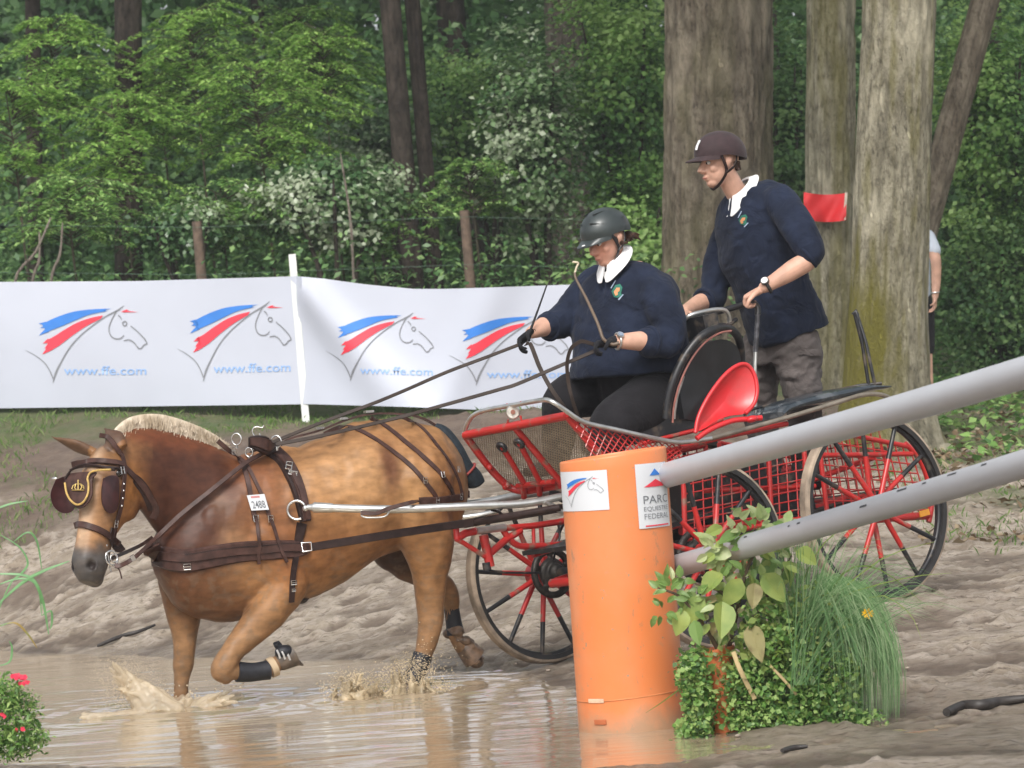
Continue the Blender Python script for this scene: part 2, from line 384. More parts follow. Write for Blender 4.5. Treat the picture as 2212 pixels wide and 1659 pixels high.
# ================================================================== leaves
def leaf_mat(name, c1, c2, c3, gloss=.45, spec=.4, trans=.35):
    m = bpy.data.materials.new(name); m.use_nodes = True; n, b = nodes(m)
    at = nd(n, 'ShaderNodeAttribute', attribute_name='rnd')
    cr = nd(n, 'ShaderNodeValToRGB'); n.links.new(at.outputs['Fac'], cr.inputs[0])
    e = cr.color_ramp.elements; e[0].color = (*c1, 1); e[1].color = (*c3, 1); q = e.new(.5); q.color = (*c2, 1)
    n.links.new(cr.outputs[0], b.inputs['Base Color']); b.inputs['Roughness'].default_value = gloss; b.inputs['Specular IOR Level'].default_value = spec
    tr = nd(n, 'ShaderNodeBsdfTranslucent'); n.links.new(cr.outputs[0], tr.inputs[0])
    mx = nd(n, 'ShaderNodeMixShader'); mx.inputs[0].default_value = trans
    n.links.new(b.outputs[0], mx.inputs[1]); n.links.new(tr.outputs[0], mx.inputs[2]); n.links.new(mx.outputs[0], n.nodes['Material Output'].inputs[0])
    return m
def leaves_mesh(name, C, S, N=None, tilt=.5, aspect=.5, A=None, rnd=None, dirbias=None):
    """C centres (n,3), S lengths, N mean normals; folded rhombus leaves"""
    n = len(C)
    if N is None: N = np.tile((0,0,1.), (n,1))
    N = N + rng.normal(0, tilt, (n,3)); N /= np.linalg.norm(N, axis=1)[:,None]
    D = (A if A is not None else rng.normal(0,1,(n,3))); D = D - N*(D*N).sum(1)[:,None]; D /= np.linalg.norm(D,axis=1)[:,None]+1e-9
    B = np.cross(N, D); S = np.asarray(S)[:,None]
    v = np.empty((n,5,3)); v[:,0] = C-D*S*.5; v[:,1] = C+B*S*aspect*.5+N*S*.07+D*S*.02; v[:,2] = C+D*S*.5-N*S*.1; v[:,3] = C-B*S*aspect*.5+N*S*.07+D*S*.02; v[:,4] = C
    b = np.arange(n)[:,None]*5
    f = np.concatenate([b+np.array([[0,1,2,3]])])
    v = v[:,:4]; b = np.arange(n)[:,None]*4; f = b+np.array([[0,1,2,3]])
    r = rng.random(n) if rnd is None else rnd
    return np_mesh(name, v.reshape(-1,3), f, {'rnd': ('FACE','FLOAT', r)})
def clumps(c, rad, nclump, per, spread, size, flatten=.5, shell=.55):
    """leaf centres: clumps scattered in an ellipsoid, denser outside"""
    c = np.array(c); u = rng.normal(0,1,(nclump,3)); u /= np.linalg.norm(u,axis=1)[:,None]
    r = (shell + (1-shell)*rng.random(nclump))[:,None]; cc = c+u*r*np.array(rad)
    rv = np.clip(rng.normal(0,.16,nclump)+(fbm(cc[:,0]+cc[:,1]*.5+30, cc[:,2]+30, .55, 3, 7)-.27)*2.0,0,1)
    C = np.repeat(cc, per, 0)+rng.normal(0,1,(nclump*per,3))*np.array([spread,spread,spread*flatten])
    rn = np.clip(np.repeat(rv,per)+rng.normal(0,.16,nclump*per),0,1)
    N = C-c; N /= np.linalg.norm(N,axis=1)[:,None]+1e-9; N = N*.6+np.array([0,-.15,.8])
    return C, size*(.7+.6*rng.random(len(C))), N, rn
LM_DEEP = leaf_mat('leaf_deep', (.06,.145,.05), (.14,.27,.095), (.28,.43,.16), .4)
LM_MID = leaf_mat('leaf_mid', (.08,.19,.055), (.24,.43,.11), (.47,.66,.24), .4)
LM_LIGHT = leaf_mat('leaf_light', (.13,.27,.05), (.27,.48,.10), (.47,.68,.19), .45, trans=.45)
LM_SHEEN = leaf_mat('leaf_sheen', (.06,.14,.05), (.17,.29,.11), (.52,.58,.42), .3, .7)  # pale end of the ramp paints a glossy reflection into the leaf colour
def bark(name, c1, c2, moss=None, vs=9, depth=.03):
    m = bpy.data.materials.new(name); m.use_nodes = True; n, b = nodes(m); tc = nd(n, 'ShaderNodeTexCoord')
    mp = nd(n, 'ShaderNodeMapping'); mp.inputs['Scale'].default_value = (1,1,.38); n.links.new(tc.outputs['Object'], mp.inputs[0])
    c = rgbmix(n, noisen(n, vs, 6, .7, mp.outputs[0]), c1, c2)
    c = rgbmix(n, noisen(n, vs*3, 4, .6, mp.outputs[0], .5, .75), c, tuple(x*.30 for x in c2))
    c = rgbmix(n, noisen(n, 1.6, 4, .6, tc.outputs['Object'], .5, .75), c, tuple(min(1,x*1.45) for x in c1))
    fa = nd(n, 'ShaderNodeAttribute', attribute_name='fur'); fm = nd(n,'ShaderNodeMath', operation='MULTIPLY'); fm.inputs[1].default_value = .6; n.links.new(fa.outputs['Fac'], fm.inputs[0]); c = rgbmix(n, fm.outputs[0], c, tuple(x*.28 for x in c2))
    if moss:
        at = nd(n, 'ShaderNodeAttribute', attribute_name='moss'); c = rgbmix(n, at.outputs['Fac'], c, moss)
    n.links.new(c, b.inputs['Base Color']); b.inputs['Roughness'].default_value = .9; b.inputs['Specular IOR Level'].default_value = .2
    bp = nd(n, 'ShaderNodeBump'); bp.inputs['Distance'].default_value = depth; bp.inputs['Strength'].default_value = 1
    n.links.new(noisen(n, vs*1.3, 8, .72, mp.outputs[0], .35, .65), bp.inputs['Height']); n.links.new(bp.outputs[0], b.inputs['Normal']); return m
BK_GREY = bark('bark_grey', (.60,.55,.41), (.36,.325,.225), (.22,.20,.045), 13, .04)
BK_BROWN = bark('bark_brown', (.50,.42,.32), (.30,.24,.175), (.22,.21,.08), 10, .06)
BK_DARK = bark('bark_dark', (.10,.08,.065), (.05,.04,.033))
BK_PALE = bark('bark_pale', (.36,.30,.26), (.23,.19,.155))
BK_STEM = bark('bark_stem', (.13,.11,.075), (.07,.06,.042))
def trunk_mesh(base, pts, seg=56, rough=.03, dz=.045, flare=0, moss=None, fis=0):
    """pts: (z above base, dx, dy, radius)"""
    a = np.array(pts); z = np.arange(a[0,0], a[-1,0], dz); dx = np.interp(z, a[:,0], a[:,1]); dy = np.interp(z, a[:,0], a[:,2]); rr = np.interp(z, a[:,0], a[:,3])
    ker = np.ones(9)/9
    rr = np.convolve(np.pad(rr,4,'edge'), ker, 'valid'); dx = np.convolve(np.pad(dx,4,'edge'), ker, 'valid')
    th = np.linspace(0, 2*np.pi, seg, endpoint=False); T, Zg = np.meshgrid(th, z); Rg = np.repeat(rr[:,None], seg, 1)
    cx, sx = np.cos(T)*3+10, np.sin(T)*3+10; s0 = rng.integers(1,999)
    nzv = sum((vnoise((cx+Zg*.25)*f_, (sx-Zg*.3)*f_+Zg*1.1*f_, s0+f_)-.5)/f_ for f_ in (1,3,6))
    ridge = np.abs(vnoise(T/6.2832*max(34,seg/3.2)+vnoise(T*2+9, Zg*2.4, s0+3)*1.1+50, Zg*3.0, s0+7)-.5)*2
    Rg = Rg*(1+rough*nzv*2.2) - fis*(1-ridge)**2
    if flare: Rg = Rg*(1+flare*np.exp(-(Zg-z[0])/.35)*(.6+.5*np.cos(T*4+1.3)))
    X_, Y_ = base[0]+dx[:,None]+Rg*np.cos(T), base[1]+dy[:,None]+Rg*np.sin(T)
    m, k = T.shape; i = np.arange(m-1)[:,None]*k; j = np.arange(k)[None,:]
    q = np.stack([i+j, i+(j+1)%k, i+k+(j+1)%k, i+k+j], -1).reshape(-1,4); fur = (np.clip(1-ridge,0,1)**2.2).ravel()
    mo = np.zeros(m*k) if moss is None else moss(T, Zg+base[2]).ravel()
    me = np_mesh('trunk', np.c_[X_.ravel(), Y_.ravel(), (Zg+base[2]).ravel()], q, {'moss': ('POINT','FLOAT', mo), 'fur': ('POINT','FLOAT', fur)})
    me.polygons.foreach_set('use_smooth', [True]*len(me.polygons)); return me
def tree(label, base, pts, bk, crown=None, lm=None, group=None, limbs=(), cat='tree', name='tree', **kw):
    root = empty(name, base, label, cat, group)
    link('trunk', trunk_mesh(base, pts, **kw), bk, root, smooth=False)
    for lp in limbs:
        mb = MB(); p = smooth_path([Vector(base)+Vector(q[:3]) for q in lp], 5); r_ = np.interp(np.linspace(0,1,len(p)), np.linspace(0,1,len(lp)), [q[3] for q in lp])
        mb.tube(p, list(r_), 10); link('limb', mb, bk, root)
    if crown: 
        link('crown', leaves_mesh('crown', crown[0], crown[1], crown[2], rnd=crown[3], aspect=kw.get('aspect', .55)), lm, root, smooth=False)
    return root
def px_tree(px, D, wpx, bk, label, top=9, lean=0, below=.3, **kw):
    """a trunk wpx pixels wide whose axis crosses px at the frame's middle height"""
    m = P(px, 830, D); zb = gz(m.x, m.y); r = wpx/FPX*D/2; 
    z0 = m.z; base = Vector((m.x-lean*(z0-zb), m.y, zb-below))
    H = top; pts = kw.pop('pts', None) or [(0,0,0,r*1.12),(below+.8,lean*(below+.8),0,r*1.02),(H*.5,lean*H*.5,0,r*.97),(H,lean*H,0,r*.8)]
    return tree(label, base, pts, bk, **kw)
# trunk bases in the tilted frame: world-vertical trunks already lean left by the camera's roll
CA = math.tan(ROLL)
r1 = lambda px: px/FPX
def crown_at(px, py, D, rad, ncl, per, spread, size, **k): return clumps(tuple(P(px,py,D)), rad, ncl, per, spread, size, **k)
crown_hi = lambda px, D, n=60: clumps((P(px,0,D).x, D, 8.6), (2.6,2.2,1.6), n, 90, .35, .16)
moss_big = lambda T, Z: np.clip(sstep(.3,.8,fbm(T*2+20, Z, .8, 3, 5))*.5, 0, 1)
px_tree(1545, 34, 243, BK_BROWN, 'very thick brown furrowed tree trunk behind the two people, widest of all', lean=.078, crown=crown_hi(1545,34), lm=LM_MID, fis=.022, dz=.03, moss=lambda T,Z: sstep(.45,.8,fbm(T*2+20,Z,.8,3,5))*.35, seg=190)
px_tree(1788, 31.5, 112, BK_GREY, 'straight grey-green trunk carrying the red flag', lean=.075, crown=crown_hi(1788,31.5), lm=LM_MID, moss=lambda T,Z: sstep(.35,.8,fbm(T*2+20,Z,.8,3,8))*.6, fis=.018, seg=100)
RT = P(1935, 940, 27.3); rz = gz(RT.x, RT.y)
tree('pale grey trunk with mossy left side and spreading root flare, nearest tree on the right', (RT.x-.12, RT.y, rz-.35),
     [(0,.02,0,.62),(.3,.04,0,.44),(.7,.07,0,.34),(1.4,.13,0,.30),(2.4,.24,0,.292),(4.5,.47,0,.285),(9,.9,0,.24)], BK_GREY, crown=crown_hi(1935,27.3), lm=LM_MID, flare=.16, seg=120, fis=.010, rough=.035,
     moss=lambda T,Z: np.clip(sstep(-.2,.8,np.cos(T-R(195)))*sstep(2.9,2.2,Z+fbm(T*2,Z,.3,3,2)*.8)*1.25*(.5+.7*fbm(T*4+9,Z*2,.3,3,6))+sstep(.55,.8,fbm(T*2+3,Z,.4,3,15))*.5, 0, 1),
     limbs=[[(.3,-.1,.25,.2),(.75,-.35,.06,.12),(1.15,-.6,-.06,.07)]])
px_tree(1880, 32, 66, BK_BROWN, 'dark leaning trunk just behind the pale mossy tree', lean=.35, crown=crown_hi(2100,36), lm=LM_MID, seg=48)
px_tree(1245, 40, 84, BK_PALE, 'pale pinkish-brown trunk half hidden in leaves behind the driver', lean=.035, crown=crown_hi(1245,40), lm=LM_MID, seg=60, fis=.02)
for px, D, w, ln, lab in ((912,36,46,-.01,'dark trunk left of a thinner dark trunk in the middle of the wood'),(960,36.5,34,-.01,'thinner dark trunk close beside a thicker one in the wood'),
        (1050,45,62,-.02,'broad dark trunk between the driver and the paired dark trunks'),(275,36.6,60,.07,'dark trunk rising behind the second banner logo from the left'),(78,41,34,.06,'narrow dark trunk near the left edge of the wood'),
        (590,47,30,.03,'slim dark trunk deep in the wood above the banner post'),(2180,42,50,.02,'dark trunk in shade far right of the pale mossy tree'),(1700,44,40,.02,'dark trunk glimpsed between the thick brown trunk and the flagged one')):
    px_tree(px, D, w, BK_DARK, lab, lean=ln, seg=30, crown=crown_hi(px,D,34), lm=LM_DEEP, group='dark trunks in the wood')
# ---- thin saplings and fronds in front of them
def spray_tree(px, py, D, rad, nb, label, lm, size=.066, droop=.45, group='light green saplings in the wood', per=70, stem=.016):
    """small tree with flat layered sprays of leaves"""
    top = P(px, py, D); zb = gz(top.x, top.y); root = empty('sapling', (top.x, top.y, zb), label, 'tree', group)
    mb = MB(); hgt = top.z+rad[2]-zb
    ax = smooth_path([V(top.x+.1,top.y,zb-.1), V(top.x+.03,top.y,zb+hgt*.4), V(top.x,top.y,zb+hgt*.75), V(top.x-.05,top.y,zb+hgt)], 5)
    mb.tube(ax, list(np.linspace(stem, .006, len(ax))), 7); C, N, A = [], [], []
    for i in range(int(nb*1.2)):
        t = rng.random(); z = top.z-rad[2]+t*2*rad[2]; a = rng.random()*6.283; L = rad[0]*1.25*(1-abs(t-.45)*.7)*(.5+.7*rng.random())
        o_ = V(top.x, top.y, z); d = V(math.cos(a), math.sin(a)*rad[1]/rad[0], .18); e = o_+d*L
        pts = smooth_path([o_, o_+d*L*.5+V(0,0,.06), e+V(0,0,-droop*L*.5)], 4)
        mb.tube(pts, list(np.linspace(.007,.002,len(pts))), 4, cap=False)
        s_ = V(-d.y, d.x, 0).normalized()
        for j in range(per):
            u = .25+.75*rng.random()**.7; k = min(int(u*(len(pts)-1)), len(pts)-2); q = pts[k].lerp(pts[k+1], u*(len(pts)-1)-k)
            w = (rng.random()*2-1)*.22*(1.15-u)*L*1.6; q = q+s_*w+V(0,0,-abs(w)*.25+rng.normal()*.008)
            C.append(q); N.append((0,-.1,1)); A.append(tuple(s_*math.copysign(1,w)+d*.7))
    link('stem', mb, BK_STEM, root)
    C = np.array([tuple(q) for q in C]); link('crown', leaves_mesh('crown', C, size*(.6+.7*rng.random(len(C))), np.array(N,float), tilt=.28, aspect=.42, A=np.array(A)), lm, root, smooth=False)
    return root
spots = [(120,150,36.0,(.7,.6,.45),60,'light green feathery sapling at the top left corner of the wood'),
 (260,330,35.0,(.75,.6,.5),70,'feathery sapling above the second banner logo from the left'),
 (420,130,36.5,(.75,.6,.5),70,'bright green layered sapling with fern-like sprays left of centre'),
 (560,260,35.5,(.85,.6,.5),80,'broad layered sapling above the white banner post'),
 (700,170,36.8,(.62,.6,.5),62,'bright fern-leaved sapling left of the paired dark trunks'),
 (150,470,34.0,(.8,.5,.3),46,'low green sapling behind the left end of the banner'),
 (480,480,34.5,(.75,.5,.3),44,'low sapling behind the banner left of its white post'),
 (800,500,34.6,(.8,.5,.25),44,'low sapling behind the third banner logo'),
 (1020,420,35.6,(.5,.5,.3),34,'drooping dark green sapling in front of the broad dark trunk'),
]
spots += [(30,300,35.2,(.7,.6,.5),50,'green sapling cut by the left edge of the picture'),(640,120,38.2,(.8,.6,.45),60,'pale feathery sapling between the two broad ones, set further back'),(350,250,37.6,(.7,.6,.5),50,'yellowish sapling seen over the second logo, behind a taller one')]
for i, (px,py,D,rad,nb,lab) in enumerate(spots): spray_tree(px, py, D, rad, nb, lab, LM_LIGHT if i not in (5,6,7,8) else LM_MID)
def bush(px, py, D, rad, ncl, label, lm, size=.1, per=42, spread=.13, group=None, shell=.35, name='bush'):
    c = P(px, py, D); zb = gz(c.x, c.y); root = empty(name, (c.x, c.y, zb), label, 'bush', group)
    mb = MB()
    for k in range(4):
        a = k*1.6+rng.random(); mb.tube(smooth_path([V(c.x+.05*math.cos(a), c.y+.05*math.sin(a), zb-.1), V(c.x+.2*rad[0]*math.cos(a), c.y+.2*math.sin(a), (zb+c.z)/2), V(c.x+.6*rad[0]*math.cos(a), c.y+.4*math.sin(a), c.z+.5*rad[2])], 4), [.03]*5+[.02]*3+[.008], 6)
    link('stem', mb, BK_DARK, root)
    C, S, N, rn = clumps(tuple(c), rad, int(ncl*1.5), per, spread, size*.78, shell=shell)
    link('crown', leaves_mesh('crown', C, S, N, rnd=rn, aspect=.75, tilt=.55), lm, root, smooth=False)
G1 = 'leafy bushes between the tree trunks'
bush(1340, 180, 37, (.7,.8,1.3), 150, 'tall leafy bush between the pale pinkish trunk and the thick brown trunk', LM_MID, .085, group=G1)
bush(1370, 560, 36.5, (.55,.7,1.0), 110, 'mid green bush behind the driver, left of the thick brown trunk', LM_MID, .085, group=G1)
bush(1150, 300, 36, (.5,.7,1.4), 120, 'bush with pale shining leaves left of the pinkish trunk', LM_SHEEN, .08, group=G1)
bush(1700, 330, 37, (.35,.6,1.7), 110, 'narrow dark bush in the gap left of the flagged trunk', LM_DEEP, .085, group=G1)
bush(2150, 300, 34, (.55,.8,1.5), 170, 'tall dark green bush at the right edge behind the pale tree', LM_MID, .08, group=G1)
bush(2150, 640, 33.6, (.6,.8,.85), 150, 'dense dark bush right of the pale mossy trunk, reaching the ground', LM_DEEP, .07, group=G1)
bush(2330, 480, 33, (.6,.8,1.4), 120, 'bush cut by the right edge of the picture', LM_DEEP, .075, group=G1)
bush(715, 440, 34.4, (.85,.35,.42), 120, 'bush with silvery shining leaves above the white banner post', LM_SHEEN, .08, group=G1)
bush(1040, 270, 40, (.8,.7,1.0), 120, 'olive bush behind the paired dark trunks', LM_MID, .085, group=G1)
bush(400, 500, 34.2, (.6,.3,.25), 50, 'bush with shining leaves behind the brown fence post', LM_SHEEN, .075, group=G1)
bush(830, 330, 39.5, (.7,.6,.6), 90, 'bush with painted pale shine on its leaves just left of the paired dark trunks', LM_SHEEN, .08, group=G1)
# ---- the wood behind: one mass of leaves nobody could count
parts = []
for (x0,x1,y0,y1,z0,z1,nn,sz) in ((-11,11,40,44,1.2,5.6,60000,.10),(-14,14,44,50,1.0,8.5,80000,.17),(-17,17,50,56,1.0,12,60000,.32),(-22,22,56,66,1.0,16,60000,.5)):
    C = np.c_[rng.uniform(x0,x1,nn), rng.uniform(y0,y1,nn), rng.uniform(z0,z1,nn)]
    dn = fbm(C[:,0]*1.3+40, C[:,2]*1.6+C[:,1]*.6, 1.0, 3, 88)
    keep = dn > (.40 if y0 < 50 else .30)+.12*(rng.random(nn)-.5)*2*(y0 < 50); C = C[keep]; parts.append((C, sz*(.6+.8*rng.random(len(C))), dn[keep]))
C = np.concatenate([p[0] for p in parts]); S = np.concatenate([p[1] for p in parts]); dn = np.concatenate([p[2] for p in parts])
o = link('wood_foliage', leaves_mesh('wood', C, S, np.tile((0,-.3,.8),(len(C),1)), tilt=.6, aspect=.6, rnd=np.clip((dn-.35)*1.6+rng.normal(0,.12,len(C)),0,1)), LM_DEEP, smooth=False)
tag(o, 'deep green foliage of the wood behind all the trunks', 'foliage', kind='stuff')
# low undergrowth behind the banner
nn = 26000; C = np.c_[rng.uniform(-7,7,nn), rng.uniform(32.5,40,nn), np.zeros(nn)]
C[:,2] = ground_z(C[:,:2])+rng.random(nn)**1.6*np.where(C[:,0] < 2.6, 1.15, .7)*(.4+fbm(C[:,0],C[:,1],.8,3,12))
o = link('undergrowth', leaves_mesh('und', C, .08*(.6+.8*rng.random(nn)), np.tile((0,-.2,1.),(nn,1)), tilt=.5, aspect=.5), LM_DEEP, smooth=False)
tag(o, 'low dark green undergrowth covering the floor of the wood', 'undergrowth', kind='stuff')
# thin bare stems and the wire fence
BK_FENCE = mat('weathered_post', (.13,.09,.065), .9, var=.3, scale=20)
fr = empty('wire_fence', P(700,610,33), 'thin wire fence on brown posts at the edge of the wood', 'fence')
fp = [(-250,470,33.4),(425,478,33.2),(1003,455,33),(1290,462,32.9)]
for px,py,D in fp:
    t = P(px,py,D); mb = MB(); zb = gz(t.x,t.y)-.2; mb.tube([V(t.x,t.y,zb), V(t.x+.01,t.y,zb+.6), t], [.055,.05,.046], 10); link('post', mb, BK_FENCE, fr)
for dz in (.06,.5):
    mb = MB(); mb.tube([P(px,py,D)-V(0,.06,dz) for px,py,D in fp], .0016, 5); link('wire', mb, mat('fence_wire', (.08,.14,.10), .5, .4), fr)
for i, (x0,y0,x1,y1,D) in enumerate(((30,620,110,470,32.4),(70,625,85,500,32.6),(110,620,135,480,32.5),(735,330,765,620,33.6))):
    mb = MB(); a, b_ = P(x1,y1,D), P(x0,y0,D); zb = gz(b_.x,b_.y)
    if b_.z > a.z: a, b_ = b_, a
    mb.tube(smooth_path([V(b_.x,b_.y,zb-.1), b_, b_.lerp(a,.5)+V(.03,0,0), a], 4), [.014]*9+[.01]*3+[.005], 7)
    o = link('thin_sapling', mb, BK_PALE, origin=V(b_.x,b_.y,zb)); tag(o, ['thin bare stem leaning right behind the banner at far left','bare stem second from the left behind the banner','bare stem third from the left behind the banner','tall thin bare stem just right of the white banner post'][i], 'sapling', 'bare stems behind the banner')
# ================================================================== prints shared by banner and sticker
M_BLUE = mat('print_blue', (.035,.20,.62), .6, var=.05); M_RED = mat('print_red', (.78,.045,.075), .6, var=.05)
M_PGREY = mat('print_grey', (.22,.23,.25), .6, var=.05); M_PTXT = mat('print_text', (.27,.44,.74), .6, var=.05)
M_WHITE = mat('white_vinyl', (.66,.68,.71), .5, var=.02, scale=2)
def strip(mb, up, lo, f, n=22, k=3):
    a = catmull(up, 6); b_ = catmull(lo, 6); t = np.linspace(0,1,n)
    def rs(q):
        s = np.r_[0, np.cumsum(np.linalg.norm(np.diff(q,axis=0),axis=1))]; s /= s[-1]; return np.c_[np.interp(t,s,q[:,0]), np.interp(t,s,q[:,1])]
    a, b_ = rs(a), rs(b_); v = []
    for i in range(n):
        for j in range(k+1): p = a[i]*(1-j/k)+b_[i]*j/k; v.append(f(p[0], p[1]))
    mb.add(v, [(i*(k+1)+j, i*(k+1)+j+1, (i+1)*(k+1)+j+1, (i+1)*(k+1)+j) for i in range(n-1) for j in range(k)])
def pen(mb, pts, w, f):
    a = catmull(pts, 5); m = len(a); ww = np.interp(np.linspace(0,1,m), np.linspace(0,1,len(w)), w) if hasattr(w,'__len__') else [w]*m; v = []
    for i in range(m):
        t = a[min(i+1,m-1)]-a[max(i-1,0)]; t /= np.linalg.norm(t)+1e-9; nn = np.array([-t[1], t[0]])*ww[i]/2
        for s in (-1,0,1): p = a[i]+nn*s; v.append(f(p[0], p[1]))
    mb.add(v, [(i*3+j, i*3+j+1, i*3+j+4, i*3+j+3) for i in range(m-1) for j in range(2)])
def logo(name, f, parent, colors, scale=1.0):
    mb = MB()
    mb.cur = 0
    strip(mb, [(298,412),(400,365),(520,325),(640,308),(760,302)], [(335,468),(440,428),(540,385),(640,345),(752,322)], f)
    for a, b_, c in (((275,408),(345,392),(330,425)),((285,440),(335,415),(345,440)),((278,494),(330,440),(352,466)),((800,302),(755,303),(755,310)),((770,318),(745,314),(745,323))):
        mb.add([f(*a), f(*b_), f(*c)], [(0,1,2)])
    mb.cur = 1
    strip(mb, [(325,530),(380,505),(450,460),(550,403),(650,368),(738,350)], [(372,596),(420,568),(470,530),(540,478),(630,420),(722,374)], f)
    for a, b_, c in (((305,552),(345,515),(360,545)),((318,588),(350,540),(365,575)),((302,630),(345,565),(378,596)),((860,325),(905,308),(925,314)),((870,328),(900,318),(995,326))):
        mb.add([f(*a), f(*b_), f(*c)], [(0,1,2)])
    mb.cur = 2
    pen(mb, [(888,280),(840,315),(770,350),(680,410),(580,490),(500,580),(440,680),(400,760),(380,832)], [3,12,8,8,8,9,10,14,4], f)
    pen(mb, [(182,600),(240,630),(310,680),(350,735),(382,805)], [2,4,6,7,9], f)
    pen(mb, [(835,318),(800,380),(780,440),(790,490),(820,515),(860,515),(888,492)], [9,7,8,8,8,8,6], f)
    pen(mb, [(845,348),(862,362),(872,384)], [9,8,3], f)
    pen(mb, [(893+15*math.cos(t), 408+15*math.sin(t)) for t in np.linspace(0,6.283,10)], 8, f)
    pen(mb, [(935,425),(985,466),(1030,512),(1042,530)], [7,7,9,9], f)
    pen(mb, [(1042,530),(1052,552),(1030,562),(1014,582),(995,588),(984,574)], 8, f)
    pen(mb, [(888,530),(925,525),(960,545),(985,580)], [7,8,8,6], f)
    return link(name, mb, colors, parent, smooth=False)
def text(name, s, f, x0, x1, y0, h, m, parent, bold=.0, shear=0):
    """flat lettering: x from x0 to x1, baseline y0 (down is +), cap height h, mapped by f"""
    c = bpy.data.curves.new('t', 'FONT'); c.body = s; c.offset = bold; c.resolution_u = 3; o = bpy.data.objects.new('t', c); COL.objects.link(o); dg = bpy.context.evaluated_depsgraph_get()
    me = bpy.data.meshes.new_from_object(o.evaluated_get(dg)); bpy.data.objects.remove(o)
    a = coords(me); mn, mx = a[:,0].min(), a[:,0].max(); ch = .70
    bm = bmesh.new(); bm.from_mesh(me)
    for v in bm.verts:
        X_ = x0+(v.co.x-mn)/(mx-mn)*(x1-x0); Y_ = y0-v.co.y/ch*h; v.co = f(X_+shear*(y0-Y_), Y_)
    bm.to_mesh(me); bm.free(); return link(name, me, m, parent, smooth=False)
# ================================================================== banner
def interp(x, pts): return float(np.interp(x, [p[0] for p in pts], [p[1] for p in pts]))
bt = [(-320,612),(0,609),(300,607),(600,598),(640,596.5),(700,602),(787,614),(893,624),(960,624),(1029,622),(1225,615),(1400,612)]
bb = [(-320,886),(0,882),(300,878),(633,873.5),(667,873),(878,879),(1029,885),(1179,891),(1400,897)]
bd = [(-320,29.2),(0,29.0),(640,28.6),(1230,28.1),(1400,28.0)]
def BN(px, v, off=0):
    y = interp(px,bt)*(1-v)+interp(px,bb)*v
    w = .028*math.sin(px/210+1)*math.sin(v*2.2+.4)
    if px > 640:
        t = px-640; w += .11*math.exp(-((v*150-(t*.62+5))/ (26+t*.10))**2)*math.exp(-t/420) + .08*math.sin((t-60)/95)*v*.9*min(1,t/120)
        w += .05*math.exp(-((t-430+v*120)/50)**2)
    w += .025*math.exp(-abs(px-655)/26)*(-1)
    return P(px, y, interp(px,bd)-w-off)
M_CLOTH = mat('banner_cloth', (.50,.53,.61), .45, var=.03, scale=1.5)
bo = P(655, 915, 28.62)
BAN = empty('banner', bo, 'long white banner with horse head logos hung on a white post across the bank', 'banner')
mb = MB(); us = np.arange(-320, 1400, 12); K = 26
vv = [BN(u, k/K) for u in us for k in range(K+1)]
mb.add(vv, [(i*(K+1)+k, i*(K+1)+k+1, (i+1)*(K+1)+k+1, (i+1)*(K+1)+k) for i in range(len(us)-1) for k in range(K)])
cloth = link('cloth', mb, M_CLOTH, BAN)
for px, yt, yb, tip in ((631,549,917,662),(-300,560,900,-280),(1390,640,915,1410)):
    a, b_ = P(px, yt, interp(px,bd)+.03), P(tip, yb, interp(px,bd)+.03); b_.z = gz(b_.x,b_.y)-.15 if px != 631 else b_.z-.12
    mb = MB(); mb.bar(a, b_, .058, .02, up=V(0,1,0)); link('post', mb, mat('white_post', (.72,.74,.72), .6, var=.08, scale=3), BAN)
def lf(vx, vy, sx, sy, skew=0):
    def f(X_, Y_):
        px = vx+(X_-380)*.3016*sx; y = vy+(Y_-830)*.3016*sy-(X_-380)*skew
        t, b_ = interp(px,bt), interp(px,bb); return BN(px, (y-t)/(b_-t), .006)
    return f
for vx, vy, sx, sy, sk in ((114.6,826,1,1,0),(439,823,.936,1.02,.006),(756.6,822,.885,.90,-.006),(1028.6,832,.98,.93,-.0)):
    f = lf(vx,vy,sx,sy,sk); logo('logo', f, cloth, [M_BLUE,M_RED,M_PGREY]); text('web_address', 'www.ffe.com', f, 458, 1048, 775, 62, M_PTXT, cloth, .006)
# ================================================================== red flag on the trunk
M_FLAG = mat('red_flag', (.72,.035,.04), .5, var=.08, scale=5)
fo = P(1788,445,31.1); FL = empty('flag', fo, 'red rectangular flag with white edge fixed to the straight grey-green trunk', 'flag')
mb = MB(); g = [(i/16, j/8) for i in range(17) for j in range(9)]
mb.add([P(1736+92*a, 415+5*math.sin(a*3.0)+59*b_+1*a, 31.15-.05*math.sin(a*7+b_*1.5)-.02*math.sin(b_*5+a*11)) for a,b_ in g], [(i*9+j,i*9+j+1,(i+1)*9+j+1,(i+1)*9+j) for i in range(16) for j in range(8)]); link('cloth', mb, M_FLAG, FL)
mb = MB(); mb.bar(P(1828,416,31.1), P(1824,475,31.1), .022, .01, up=V(0,1,0)); link('stick', mb, mat('flag_stick',(.65,.55,.45),.6), FL)
